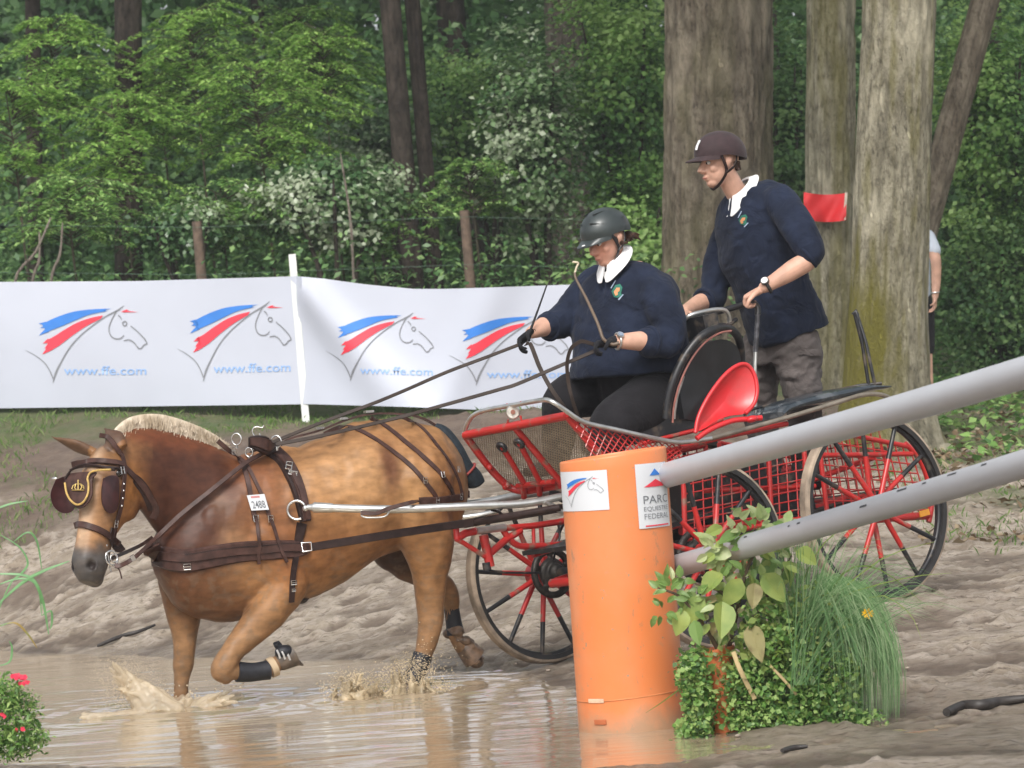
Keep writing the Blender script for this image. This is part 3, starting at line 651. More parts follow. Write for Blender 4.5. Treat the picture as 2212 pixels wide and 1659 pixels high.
# ================================================================== orange marker pipe
BD = 15.5; bc = P(1366, 1560, BD); bx, by = bc.x, bc.y; BR = .232; ztop = P(1320, 981, BD).z
M_OR = bpy.data.materials.new('orange_plastic'); M_OR.use_nodes = True; n, b = nodes(M_OR); tc = nd(n, 'ShaderNodeTexCoord')
mp = nd(n, 'ShaderNodeMapping'); mp.inputs['Scale'].default_value = (1,1,.35); n.links.new(tc.outputs['Object'], mp.inputs[0])
c = rgbmix(n, noisen(n, 2.2, 5, .6, tc.outputs['Object'], .35, .7), (.77,.225,.068), (.74,.265,.11))
c = rgbmix(n, noisen(n, 7, 6, .75, tc.outputs['Object'], .60, .74), c, (.56,.26,.14)); c = rgbmix(n, noisen(n, 14, 6, .8, mp.outputs[0], .60, .70), c, (.36,.20,.12)); c = rgbmix(n, noisen(n, 1.1, 3, .6, tc.outputs['Object'], .5, .8), c, (.80,.42,.26))
sx = nd(n,'ShaderNodeSeparateXYZ'); n.links.new(tc.outputs['Object'], sx.inputs[0]); wn_ = noisen(n, 5, 5, .7, tc.outputs['Object'], .2, .8)
ad = nd(n,'ShaderNodeMath', operation='MULTIPLY_ADD'); ad.inputs[1].default_value = -.16; n.links.new(wn_, ad.inputs[0]); n.links.new(sx.outputs[2], ad.inputs[2])
ml = nd(n,'ShaderNodeMapRange'); ml.inputs[1].default_value = .16; ml.inputs[2].default_value = .04; ml.inputs[3].default_value = 0; ml.inputs[4].default_value = .75; n.links.new(ad.outputs[0], ml.inputs[0]); c = rgbmix(n, ml.outputs[0], c, (.36,.26,.17))
spl = noisen(n, 26, 4, .6, tc.outputs['Object'], .66, .70); c = rgbmix(n, spl, c, (.40,.27,.17))
n.links.new(c, b.inputs['Base Color']); b.inputs['Roughness'].default_value = .42
PIP = empty('marker_pipe', (bx,by,-.12), 'wide orange plastic pipe standing upright in the water with two white stickers', 'marker')
def CY(th, z, off=0, r=BR): return V(bx+math.sin(th)*(r+off), by-math.cos(th)*(r+off), z)
mb = MB(); zs = list(np.linspace(-.14, ztop-.01, 30)); prof = [(BR-.0, z) for z in zs]+[(BR-.002,ztop-.003),(BR-.006,ztop),(BR-.013,ztop),(BR-.016,ztop-.004)]+[(BR-.016, z) for z in np.linspace(ztop-.02,.2,8)]
seg = 72; v = [CY(2*math.pi*k/seg, z+.018*math.sin(2*math.pi*k/seg)*sstep(ztop-.2,ztop,z), 0, r+.0012*math.sin(2*math.pi*k/seg*3+z*4)) for r, z in prof for k in range(seg)]
mb.add(v, [(i*seg+k, i*seg+(k+1)%seg, (i+1)*seg+(k+1)%seg, (i+1)*seg+k) for i in range(len(prof)-1) for k in range(seg)]); link('pipe', mb, M_OR, PIP)
zr = P(1370,1498,BD).z; mb = MB(); mb.tube([CY(2*math.pi*k/60, zr+.012*math.sin(2*math.pi*k/60), .0005) for k in range(60)], .0028, 6, closed=True); link('seam', mb, mat('seam_dirt',(.60,.22,.08),.6), PIP)
mb = MB(); mb.strap([CY(R(a), zr-.005, .001) for a in range(-52,-28,3)], [CY(R(a),0)-CY(0,0,0,0.0001) for a in range(-52,-28,3)], .018, .002); link('scrape', mb, mat('scrape',(.70,.5,.35),.7), PIP)
mb = MB(); mb.strap([CY(R(a), .05, .001) for a in range(-45,-28,3)], [V(math.sin(R(a)),-math.cos(R(a)),0) for a in range(-45,-28,3)], .022, .004); link('grip', mb, mat('grip',(.5,.14,.05),.7), PIP)
def sticker(th0, th1, zt, zb, prints):
    mb = MB(); n_ = 14; m_ = 8
    mb.add([CY(th0+(th1-th0)*i/n_, zt+(zb-zt)*j/m_, .0035) for i in range(n_+1) for j in range(m_+1)], [(i*(m_+1)+j, i*(m_+1)+j+1, (i+1)*(m_+1)+j+1, (i+1)*(m_+1)+j) for i in range(n_) for j in range(m_)])
    s_ = link('sticker', mb, M_WHITE, PIP)
    def f(u, v_): return CY(th0+(th1-th0)*u, zt+(zb-zt)*v_, .006)
    prints(f, s_)
zA, zB = P(1258,1018,BD-.2).z, P(1264,1104,BD-.2).z
def pr1(f, s_): logo('logo', lambda X_, Y_: f(.16+(X_-180)/900*.80, .14+(Y_-280)/560*.78), s_, [M_BLUE,M_RED,M_PGREY])
sticker(R(-80), R(-9), zA, zB, pr1)
M_TXT = mat('text_grey', (.16,.17,.19), .6, var=.05)
def pr2(f, s_):
    mb = MB(); mb.cur = 0; strip(mb, [(.50,.085),(.505,.09)], [(.34,.19),(.68,.19)], f, 6)
    mb.cur = 1; strip(mb, [(.50,.25),(.51,.25)], [(.17,.365),(.86,.365)], f, 6); strip(mb, [(.15,.955),(.88,.955)], [(.15,.975),(.88,.975)], f, 6)
    link('emblem', mb, [M_BLUE, M_RED], s_, smooth=False)
    text('lettering', 'PARC', f, .14, .90, .62, .125, M_TXT, s_, -.005); text('lettering', 'EQUESTRE', f, .14, .90, .735, .07, M_TXT, s_, -.008); text('lettering', 'FEDERAL', f, .14, .90, .86, .085, M_TXT, s_, -.008)
zA, zB = P(1402,1001,BD-.2).z, P(1416,1140,BD-.2).z
sticker(R(21), R(70), zA, zB, pr2)
# ================================================================== grey rails
M_RAIL = mat('grey_plastic', (.48,.49,.52), .45, var=.05, scale=5, col2=(.455,.46,.485))
def rail(a, b_, r, label, marks):
    d = (b_-a); e = b_+d*.55; o = empty('rail', a, label, 'rail', None)
    mb = MB(); k = 26; mb.tube([a.lerp(e, i/k)+V(0,0,-.012*math.sin(math.pi*i/k)) for i in range(k+1)], r, 28); link('tube', mb, M_RAIL, o)
    dn = d.normalized(); s_ = dn.cross(V(0,0,1)).normalized(); up = s_.cross(dn)
    if s_.y > 0: s_ = -s_
    mk = mat('rail_mark', (.06,.06,.07), .6)
    for t, L, a_ in marks:
        nn = (s_*math.cos(a_)+up*math.sin(a_)); c_ = a+d*t; mb = MB()
        pts = [c_+dn*L*(i/4-.5)+nn*(r+.0012) - V(0,0,.012*math.sin(math.pi*t/1.55)) for i in range(5)]; mb.strap(pts, [nn]*5, .008, .001); link('stamp', mb, mk, o, smooth=False)
    mb = MB(); f_ = e+V(0,0,-.02); mb.tube([f_, V(f_.x, f_.y, gz(f_.x,f_.y)-.1)], .05, 12); link('foot', mb, M_RAIL, o)
    return o
rail(P(1420,1032,15.55), P(2212,798,11.9), .0545, 'upper pale grey plastic rail running up to the right from the orange pipe', [])
rail(P(1466,1222,15.62), P(2212,995,12.6), .050, 'lower pale grey plastic rail with small dark stamps', [(.62,.06,.3),(.40,.015,.5),(.43,.03,.5),(.72,.08,.75),(.78,.03,.7),(.85,.07,.75),(.93,.04,.7),(.26,.03,.7),(.17,.03,.6)])
# ================================================================== the horse
HY = R(22); HD = V(-math.cos(HY), -math.sin(HY), 0); HL = V(math.sin(HY), -math.cos(HY), 0); HC0 = P(650,1100,18.4)
def H(px, py, lat=0.0): return hit_plane(px, py, HC0+HL*lat, HL)
Zv = V(0,0,1)
def ring2(pt, pb, hw, lat=0, push=0):
    a, b_ = H(*pt, lat), H(*pb, lat); c = (a+b_)/2; return (c, HL*hw, (a-b_)/2)
hb = MB()
torso = [((338,1158),(342,1236),.10),((350,1135),(356,1268),.14),((385,1090),(392,1320),.19),((440,1040),(450,1342),.225),((500,993),(510,1342),.24),((560,972),(580,1322),.262),
 ((620,974),(640,1306),.29),((690,945),(712,1274),.305),((760,915),(768,1236),.31),((830,904),(832,1196),.30),((890,910),(888,1180),.285),((940,928),(932,1180),.25),((978,965),(965,1172),.19),((998,1015),(992,1115),.11)]
hb.loft([ring2(*t) for t in torso], n=32, sub=4, p=2.15)
neck = [((232,962),(262,1045),.075,.13),((268,930),(308,1108),.095,.10),((320,922),(338,1150),.11,.06),((370,930),(352,1165),.115,.03),((420,946),(375,1200),.14,.01),((470,966),(405,1240),.165,0),((515,985),(440,1280),.18,0)]
hb.loft([ring2(a,b_,hw,lt) for a,b_,hw,lt in neck], n=28, sub=4)
def leg(pts, lat, k=1/428, n=20):
    hb.limb([(H(x,y,lat if len(q)==0 else q[0]), r*k) for x,y,r,*q in pts], n=n)
# near fore, folded
leg([(560,1160,62,.13),(600,1215,56,.155),(618,1262,50,.17),(592,1304,43,.175),(552,1350,35),(510,1398,26),(488,1430,26),(480,1450,25),(486,1462,19)], .17)
leg([(486,1448,21),(505,1452,18),(540,1450,16),(570,1447,17),(590,1441,20),(600,1432,19)], .17)
# far fore, planted in the water
leg([(420,1180,70,-.10),(400,1250,58,-.13),(398,1300,46),(398,1345,36),(398,1385,28),(396,1418,25),(393,1440,24),(391,1465,18),(389,1500,16),(388,1520,19),(384,1545,20)], -.15)
# near hind
leg([(890,1040,95,.12),(900,1110,80,.14),(922,1165,62,.16),(927,1215,47),(929,1262,35),(929,1305,31),(931,1345,30),(922,1390,24),(911,1425,19),(899,1455,20),(888,1480,20)], .16)
# far hind, trailing
leg([(900,1060,90,-.08),(870,1130,72,-.13),(845,1185,46,-.17),(872,1212,38),(918,1243,31),(960,1268,25),(974,1290,22),(978,1330,17),(982,1368,18),(992,1390,20),(1004,1402,19)], -.16)
# muscles
for px,py,lat,rx,ry,rz in ((575,1140,.16,.14,.08,.20),(540,1210,.15,.15,.09,.12),(905,1030,.17,.19,.09,.20),(930,1100,.15,.13,.09,.15),(470,1150,.14,.12,.08,.16),(430,1230,.10,.10,.10,.12),(420,1230,-.10,.10,.10,.12),(880,1050,-.15,.18,.1,.2),(600,990,.03,.16,.08,.07)):
    hb.ball(H(px,py,lat), rx, ry, rz, (HD, HL, Zv))
# head frame
hy = R(60); n0 = V(-math.cos(hy), -math.sin(hy), 0); TL = R(21)
HA = (-Zv*math.cos(TL) + n0*math.sin(TL)).normalized(); HN = (n0*math.cos(TL)+Zv*math.sin(TL)).normalized(); HW = HN.cross(HA).normalized()
if HW.dot(HL) < 0: HW = -HW
HP = H(243,972,.13)
def HQ(t, n_, l): return HP + HA*(t*1.055) + HN*(n_*1.04) + HW*(l*1.03)
hrings = [(-.045,-.04,.05,.05),(0,-.03,.09,.078),(.07,-.005,.125,.10),(.15,-.015,.155,.114),(.22,-.025,.172,.112),(.29,-.012,.158,.100),(.36,.012,.128,.084),(.44,.032,.105,.074),(.52,.036,.100,.076),(.58,.038,.096,.080),(.63,.032,.078,.070),(.665,.024,.048,.045)]
hb.loft([(HQ(t,o_,0), HN*hn, HW*hw) for t,o_,hn,hw in hrings], n=28, sub=4, p=2.3)
for s in (-1, 1):
    hb.ball(HQ(.22,-.090,.055*s), .115, .11, .050, (HA,HN,HW))           # cheek
    hb.ball(HQ(.135,.055,.088*s), .04, .035, .028, (HA,HN,HW))            # brow
    hb.ball(HQ(.59,.070,.052*s), .040, .036, .028, (HA,HN,HW))           # nostril flare
    hb.tube([HQ(.24,.06,.085*s), HQ(.36,.055,.062*s), HQ(.46,.05,.05*s)], [.012,.01,.006], 8)
hb.ball(HQ(.625,-.025,0), .05, .042, .048, (HA,HN,HW))                     # chin
hb.ball(HQ(.07,.06,0), .08, .05, .06, (HA,HN,HW))
# ears: cupped shells
def ear(base, tip, opening, w):
    ax = (tip-base); L = ax.length; ax.normalize(); o_ = (opening-ax*opening.dot(ax)).normalized(); s_ = ax.cross(o_)
    hb.loft([(base-ax*.02, s_*w*.55, o_*w*.5),(base+ax*L*.2, s_*w*.9, o_*w*.5),(base+ax*L*.42, s_*w, o_*w*.42),(base+ax*L*.7, s_*w*.62, o_*w*.28),(base+ax*L*.88, s_*w*.28, o_*w*.18),(base+ax*L*1.06, s_*w*.10, o_*w*.10)], n=16, sub=4)
EF0, EF1 = HQ(.02,.05,-.085), P(113,944,(HQ(0,0,-.1)-CAMP).dot(CF)-.02); EN0, EN1 = HQ(.0,.05,.085), P(226,925,(HQ(0,0,.1)-CAMP).dot(CF)+.02)
ear(EF0, EF1, (HN*.6-HW), .050); ear(EN0, EN1, (HN+HW*.5), .055)
hme = fuse(hb, .0085, 7, .5)
# nostril hollows, coat colours and the far thigh's painted shade
bmh = bmesh.new(); bmh.from_mesh(hme)
for s in (-1,1):
    q = HQ(.60,.105,.062*s); ax_ = HN*.75+HW*s*.65
    for v_ in bmh.verts:
        d = v_.co-q; dd = math.sqrt(d.dot(HA)**2*.8+d.dot(HN)**2+d.dot(HW)**2)
        if dd < .030: v_.co -= ax_*.026*(1-(dd/.030)**2)
bmh.to_mesh(hme); bmh.free()
vc = coords(hme).astype(float)
vnn = np.array([tuple(q.normal) for q in hme.vertices]); hx_, hz_ = vc@np.array(HD), vc[:,2]
mus = (fbm(hx_*1.0+hz_*.45+20, hz_*.6-hx_*.5+20, .20, 3, 801)-.5)*.030 + (fbm(hx_+30, hz_*.45+30, .07, 3, 811)-.5)*.012
mus *= sstep(.0,.12, np.linalg.norm(vc-np.array(HP),axis=1)-.55)*.85+.15
vc += vnn*mus[:,None]; hme.vertices.foreach_set('co', vc.astype(np.float32).ravel()); hme.update()
def cfld(pts):
    """soft spots: (point, radius, colour, strength)"""
    for p, r_, c_, s_ in pts:
        rr = r_ if hasattr(r_, '__len__') else (r_,)*3
        ax = (HD, HL, Zv) if len(rr) == 3 else rr[3]
        d = vc-np.array(p); q = sum((d@np.array(a)/k)**2 for a, k in zip(ax, rr[:3])); w = (np.exp(-q**1.6)*s_)[:,None]
        yield w, np.array(c_)
GOLD = np.array((.345,.172,.070)); DARK = (.058,.020,.012)
col = np.tile(GOLD, (len(vc),1))
pn = fbm(vc@np.array(HD)+9, vc[:,2]+vc[:,1]*.4, .22, 4, 200)[:,None]; pn2 = fbm(vc@np.array(HD)+3, vc[:,2], .06, 3, 210)[:,None]
HX = (HN, HA, HW)
spots_ = [(H(385,1015,.08),(.34,.4,.17),DARK,1.0),(H(325,1085,.05),(.20,.4,.26),DARK,1.),(H(445,1050,.1),(.26,.4,.16),(.085,.028,.014),.95),(H(370,1170,.1),(.20,.4,.2),(.10,.036,.018),.9),(H(440,1130,.1),(.16,.4,.12),(.14,.05,.022),.8),(H(600,1050,.2),(.10,.3,.2),(.19,.066,.026),.75),(H(545,1010,.2),(.12,.3,.10),(.20,.07,.028),.7),(H(400,1200,0),(.2,.2,.3),(.13,.045,.02),.8),(H(560,1110,.3),(.13,.18,.2),(.24,.09,.035),.7),
 (H(470,1290,.05),(.25,.14,.3),(.14,.05,.022),.85),(H(610,1180,.2),(.1,.2,.2),(.19,.07,.03),.7),(H(850,1250,-.1),(.2,.2,.25),(.10,.05,.03),.8),(H(850,1200,-.2),(.22,.2,.1),(.07,.035,.022),.9),  # last two spots paint the far thigh's shade into its coat
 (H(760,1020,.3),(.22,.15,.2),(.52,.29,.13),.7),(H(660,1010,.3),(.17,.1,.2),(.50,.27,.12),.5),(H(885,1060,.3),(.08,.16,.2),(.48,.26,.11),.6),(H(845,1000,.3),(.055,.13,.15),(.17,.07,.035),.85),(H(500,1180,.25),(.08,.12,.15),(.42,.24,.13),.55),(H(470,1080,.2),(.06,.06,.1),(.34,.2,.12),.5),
 (H(690,1200,.3),(.3,.12,.2),(.30,.11,.035),.5),(H(960,1080,.2),(.10,.22,.2),(.24,.09,.035),.6),(H(850,1150,.2),(.2,.08,.2),(.30,.14,.06),.5)]
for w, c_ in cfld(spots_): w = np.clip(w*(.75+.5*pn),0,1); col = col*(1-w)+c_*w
PXv, PYv = pxs(vc[:,0], vc[:,1], vc[:,2]); hv = vc-np.array(HP); t_h, n_h, l_h = hv@np.array(HA), hv@np.array(HN), hv@np.array(HW)
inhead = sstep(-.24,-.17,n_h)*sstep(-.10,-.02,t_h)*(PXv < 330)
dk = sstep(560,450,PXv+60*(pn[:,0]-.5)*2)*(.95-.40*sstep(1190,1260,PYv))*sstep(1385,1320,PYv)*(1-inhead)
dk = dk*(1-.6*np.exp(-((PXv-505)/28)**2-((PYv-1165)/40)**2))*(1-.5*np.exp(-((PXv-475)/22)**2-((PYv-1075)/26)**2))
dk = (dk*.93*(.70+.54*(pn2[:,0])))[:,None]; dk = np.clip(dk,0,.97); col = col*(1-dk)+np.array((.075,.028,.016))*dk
red = (sstep(560,500,PXv)*np.exp(-((PYv-950-(PXv-400)*.12)/26)**2)*(PXv > 240))[:,None]*.6; col = col*(1-red)+np.array((.19,.055,.02))*red
# legs paler, muddy low down
lowz = sstep(.62, .30, vc[:,2])[:,None]; col = col*(1-lowz*.6)+np.array((.30,.175,.09))*lowz*.6
mud = (sstep(.30,.06,vc[:,2])*(vc[:,0] > H(340,1300).x))[:,None]*np.clip(pn*1.5,0,1); col = col*(1-mud*.6)+np.array((.17,.11,.065))*mud*.6
hl = [(HQ(-.01,.06,0),(.075,.10,.075,HX),(.05,.028,.02),.9),(HQ(.19,-.05,.09),(.10,.14,.06,HX),(.44,.19,.055),.85),(HQ(.13,.14,0),(.05,.2,.035,HX),(.55,.36,.22),.6),(HQ(.32,.13,.0),(.05,.28,.03,HX),(.74,.56,.40),.75),(HQ(.40,.1,.0),(.06,.1,.06,HX),(.60,.36,.2),.6),(HQ(.27,.06,.085),(.04,.10,.04,HX),(.17,.12,.10),.8),(HQ(.15,.06,.1),(.045,.05,.04,HX),(.10,.06,.05),.9)]
for p, rr, c_, s_ in hl:
    d = vc-np.array(p); q = sum((d@np.array(a)/k)**2 for a, k in zip(rr[3], rr[:3])); w = (np.exp(-q)*s_)[:,None]; col = col*(1-w)+np.array(c_)*w
tt = (vc-np.array(HP))@np.array(HA); nnv = (vc-np.array(HP))@np.array(HN); dh = np.linalg.norm(vc-np.array(HQ(.58,.03,0)),axis=1)
w = (sstep(.445,.55,tt-nnv*.35+(pn2[:,0]-.5)*.08)*sstep(.24,.17,dh))[:,None]; col = col*(1-w)+np.array((.10,.09,.084))*w
for s in (-1,1):
    d = np.linalg.norm(vc-np.array(HQ(.60,.095,.058*s)),axis=1); w = sstep(.03,.018,d)[:,None]; col = col*(1-w)+np.array((.02,.012,.01))*w
for e0,e1 in ((EF0,EF1),(EN0,EN1)):
    ax = np.array(e1-e0); L_ = np.linalg.norm(ax); ax /= L_; t_ = (vc-np.array(e0))@ax; d = np.linalg.norm((vc-np.array(e0))-t_[:,None]*ax,axis=1); w = ((t_ > .01)*(t_ < .3)*(d < .07))[:,None]*.8; col = col*(1-w)+np.array((.10,.06,.042))*w
pn3 = fbm(vc@np.array(HD)*2+7, vc[:,2]*.9+vc[:,1]*.7, .028, 3, 220)[:,None]
col *= (.74+.40*pn2+.16*pn3)
spk = (sstep(.60,.66,fbm(vc@np.array(HD)+5+vc[:,1], vc[:,2]+3, .022, 2, 230))*sstep(.95,.55,vc[:,2])*(vc[:,2] < .95))[:,None]*.35
col = col*(1-spk)+np.array((.20,.145,.10))*spk
set_col(hme, col)
M_COAT = mat('horse_coat', (1,1,1), .42, var=.30, scale=26, bump=.005, bscale=120, spec=.22, attr='Col', stretch=(.5,1,1.2), detail=7)
HORSE = empty('horse', H(650,1540,0), 'chestnut horse with pale clipped mane trotting through the water in driving harness', 'horse')
hbody = link('body', hme, M_COAT, HORSE)
HB = BVHTree.FromPolygons([Vector(v) for v in vc], [tuple(p.vertices) for p in hme.polygons])
# eyes, hooves, boots
M_EYE = mat('horse_eye', (.012,.008,.006), .08, var=0, spec=.8)
for s in (-1,1): mb = MB(); mb.ball(HQ(.14,.058,.104*s), .020,.020,.014,(HA,HN,HW)); link('eye', mb, M_EYE, HORSE)
M_HOOF = mat('hoof', (.10,.075,.055), .5, var=.4, scale=30, bump=.003, bscale=60)
M_BOOT = mat('black_boot', (.012,.013,.018), .55, var=.3, scale=40, bump=.002, bscale=120)
M_MUD = mat('wet_mud', (.15,.095,.06), .35, var=.45, scale=30, bump=.008, bscale=50)
def hoof(a, b_, r0, r1, m=M_HOOF, flat=None):
    mb = MB(); d = b_-a; mb.tube([a-d*.15, a, a.lerp(b_,.5), b_-d*.03, b_], [r0*.85, r0, (r0+r1)/2, r1, r1*.93], 20); return link('hoof', mb, m, HORSE)
hoof(H(604,1431,.17), H(634,1414,.17), .046, .062)
mb = MB(); c_ = H(628,1418,.17); mb.tube(smooth_path([H(606,1402,.17), H(598,1390,.175), H(606,1393,.18)],3), [.02]*3+[.02,.016,.012,.006], 10); mb.ball(H(614,1408,.19), .05,.04,.035,(HD,HL,Zv)); link('overreach_boot', mb, M_BOOT, HORSE)
mb = MB(); mb.tube([H(632,1425,.17), H(645,1432,.17), H(655,1437,.17)], [.022,.014,.004], 8); link('boot_strap', mb, M_HOOF, HORSE)
for k in range(3): mb = MB(); mb.strap([H(598+k*11,1404+k*3,.222), H(602+k*11,1412+k*3,.226), H(605+k*11,1422+k*2,.222)], -CF, .010, .003); link('buckle', mb, mat('steel_dull',(.5,.5,.5),.35,.7), HORSE)
hoof(H(385,1540,-.15), H(380,1560,-.15), .05, .062)
hoof(H(888,1482,.16), H(876,1503,.16), .05, .066)
hoof(H(1002,1398,-.16), H(1026,1422,-.16), .05, .068, M_MUD)
def boot(name, pts, lat, rr, m=M_BOOT):
    mb = MB(); P_ = smooth_path([H(x,y,lat) for x,y in pts], 5); mb.tube(P_, list(np.interp(np.linspace(0,1,len(P_)), np.linspace(0,1,len(rr)), rr)), 20); return link(name, mb, m, HORSE)
boot('leg_boot', [(512,1451),(545,1452),(580,1447)], .17, [.053,.050,.047,.050])
boot('leg_boot', [(970,1284),(977,1325),(984,1370)], -.16, [.040,.041,.042,.05])
boot('leg_boot', [(914,1414),(901,1447),(884,1480)], .16, [.052,.052,.056])
boot('pastern_cuff', [(582,1444),(594,1438)], .17, [.052,.053], mat('pale_cuff',(.45,.34,.22),.8))
rr_ = random.Random(3)
mb = MB()
for k in range(46):
    t = rr_.random(); q = H(968+70*t, 1355+72*t+rr_.uniform(-14,14), -.16+rr_.uniform(-.05,.05)); s_ = rr_.uniform(.008,.034); mb.ball(q, s_*1.2, s_, s_*.9, n=8, m=6)
link('mud_clod', fuse(mb, .006, 2), M_MUD, HORSE)
# tail in a dark wrap
mb = MB(); TP_ = smooth_path([H(938,925,.0),H(958,938,.02),H(980,970,.03),H(1000,1010,.03),H(1022,1035,.03),H(1030,1052,.03)], 5)
mb.tube(TP_, list(np.interp(np.linspace(0,1,len(TP_)),[0,.2,.5,.75,.92,1],[.03,.042,.052,.055,.05,.02])), 18); link('tail', mb, mat('tail_wrap',(.012,.02,.028),.8,var=.4,scale=60,bump=.004,bscale=90), HORSE)
mb = MB(); mb.torus(H(1008,1018,.03), (H(1022,1035)-H(1000,1010)), .057, .007); link('tail_band', mb, mat('red_tape',(.35,.06,.05),.6), HORSE)
# clipped mane
M_MANE = mat('mane_hair', (.70,.60,.47), .7, var=.35, scale=14, col2=(.46,.37,.26), stretch=(1,1,.25))
crest = [(236,951,.11,8),(250,930,.105,20),(275,911,.085,24),(305,903,.06,27),(340,902,.045,28),(375,908,.03,25),(410,919,.015,22),(440,931,.0,19),(470,946,0,13),(490,960,0,6)]
cp = catmull([tuple(H(x,y,l))+(h/428,) for x,y,l,h in crest], 8)
mb = MB(); mbody = MB()
mbody.loft([(Vector(q[:3])-Zv*q[3]*.75, HL*(.019+.006*math.sin(i*1.1)), Zv*q[3]*1.05) for i, q in enumerate(cp)], n=14, sub=1)
for i in range(5200):
    t = rng.random()*(len(cp)-1.01); k = int(t); q = cp[k]*(1-t+k)+cp[k+1]*(t-k); h = q[3]; lat = rng.normal()*.014; base = Vector(q[:3])-Zv*h*(1.7*rng.random()+.25)+HL*(lat+math.copysign(.010, lat))
    tip = base+Zv*h*(.36+.2*rng.random())+HL*rng.normal()*.006-HD*rng.normal(.004,.006); w_ = HD*.0022
    mb.add([base-w_, base+w_, tip+w_*.3, tip-w_*.3], [(0,1,2,3)])
mane = link('mane', mbody, M_MANE, HORSE); hr = link('mane_hair', mb, M_MANE, HORSE, smooth=False); hr['kind'] = 'stuff'; hr.parent = mane
# ================================================================== harness
M_LEA = mat('brown_leather', (.060,.030,.024), .42, var=.3, scale=25, bump=.001, bscale=150, spec=.22)
M_LEAD = mat('dark_leather', (.026,.014,.012), .45, var=.3, scale=25, bump=.001, bscale=150, spec=.2)
M_SIL = mat('polished_steel', (.72,.71,.69), .22, .95, var=.05); M_BRASS = mat('brass', (.62,.45,.16), .3, .8, var=.1)
HAR = empty('harness', H(560,960,0), 'brown leather driving harness with white number tag worn by the horse', 'harness')
def surf(px, py, off=.006, lat=None, D=None):
    d = ray(px, py).normalized(); q, nrm, i, t = HB.ray_cast(CAMP, d)
    if q is None or D is not None or (t and t > 19.6):
        if D is not None: return P(px, py, D), -CF.copy()
        return H(px, py, lat if lat is not None else .2), HL.copy()
    return q + nrm*off, nrm
def pstrap(name, pts, w, t=.005, off=.003, m=None, parent=None, n=None, lat=None, sm=3, buckles=()):
    """a strap following the horse's coat under a line seen at pts; width in metres"""
    a = catmull(pts, 8); Q = [surf(x, y, off, lat) for x, y in a]; pos = np.array([tuple(q[0]) for q in Q]); nr = np.array([tuple(q[1]) for q in Q])
    for _ in range(sm):
        for arr in (pos, nr): arr[1:-1] = (arr[:-2]+2*arr[1:-1]+arr[2:])/4
    pos = [Vector(p) for p in pos]; nr = [Vector(q).normalized() for q in nr]
    ww = w if not hasattr(w,'__len__') else list(np.interp(np.linspace(0,1,len(pos)), np.linspace(0,1,len(w)), w))
    mb = MB(); mb.strap(pos, nr, ww, t); o_ = link(name, mb, m or M_LEA, parent or HAR); return o_, pos, nr
def loop_strap(name, c, u, v, a0, a1, w, off=.004, t=.006, n_=40, m=None):
    """strap round the body in the plane (u,v) about c"""
    pos, nr = [], []
    for i in range(n_+1):
        a = a0+(a1-a0)*i/n_; d = (u*math.cos(a)+v*math.sin(a)).normalized(); q, nrm, _, _ = HB.ray_cast(c+d*1.2, -d)
        if q is None: continue
        pos.append(q+d*off); nr.append(d)
    A = np.array([tuple(p) for p in pos])
    for _ in range(3): A[1:-1] = (A[:-2]+2*A[1:-1]+A[2:])/4
    mb = MB(); mb.strap([Vector(p) for p in A], nr, w, t); return link(name, mb, m or M_LEA, HAR)
def buckle(px, py, w=.03, h=.035, parent=None, off=.012, D=None, r=.003, rot=0):
    q, nr = surf(px, py, off, D=D); u = nr.cross(Zv).normalized(); v_ = u.cross(nr)
    u, v_ = u*math.cos(rot)+v_*math.sin(rot), v_*math.cos(rot)-u*math.sin(rot)
    mb = MB(); mb.tube([q+u*w/2+v_*h/2, q-u*w/2+v_*h/2, q-u*w/2-v_*h/2, q+u*w/2-v_*h/2], r, 6, closed=True); mb.tube([q-v_*h/2*.0-u*w/2, q+u*w/2+nr*.004], r*.8, 5); return link('buckle', mb, M_SIL, parent or HAR)
# bridle
br = empty('bridle', ORG['harness'], None); br.parent = HAR; br.location = (0,0,0)
BRP = lambda *a, **k: pstrap(*a, parent=br, **k)
BRP('headpiece', [(214,940),(236,946),(257,974),(266,1007),(264,1046),(258,1096),(247,1134),(243,1160)], .024, t=.008, off=.008, sm=6)
BRP('browband', [(154,1004),(172,1000),(205,998),(240,1000),(266,1006)], .030, t=.012, off=.008, m=M_LEA, sm=6)
BRP('browband_lining', [(150,1016),(170,1009),(200,1008),(235,1012),(262,1014)], .012, t=.010, off=.008, m=M_LEAD, sm=6)
BRP('throat_strap', [(262,1005),(286,1028),(308,1050),(326,1078),(336,1100),(330,1118)], .034, t=.006, off=.006, sm=6)
BRP('throat_pad', [(288,1032),(308,1052),(322,1078),(330,1100)], .052, t=.003, off=.004, m=M_LEAD, sm=6)
BRP('noseband', [(160,1136),(175,1133),(195,1138),(219,1148),(240,1163),(258,1176)], .034, t=.010, off=.006, sm=6)
BRP('curb_strap', [(243,1160),(248,1176),(256,1186),(266,1180)], .040, t=.008, off=.004, m=M_LEAD, sm=6)
BRP('cheek_dark_strap', [(240,1140),(236,1160),(240,1180)], .026, t=.006, off=.010, m=M_LEAD, sm=4)
for x_, y_ in ((260,1017),(246,1131)): buckle(x_, y_, .022, .036, br, .016)
for x_, y_ in ((263,1046),(262,1060),(260,1076),(258,1092)): q, nr = surf(x_, y_, .016); mb = MB(); mb.ball(q, .006,.006,.006, n=8, m=6); link('stud', mb, M_SIL, br)
def HF(px, py, pt, nrm): return hit_plane(px, py, pt, nrm)
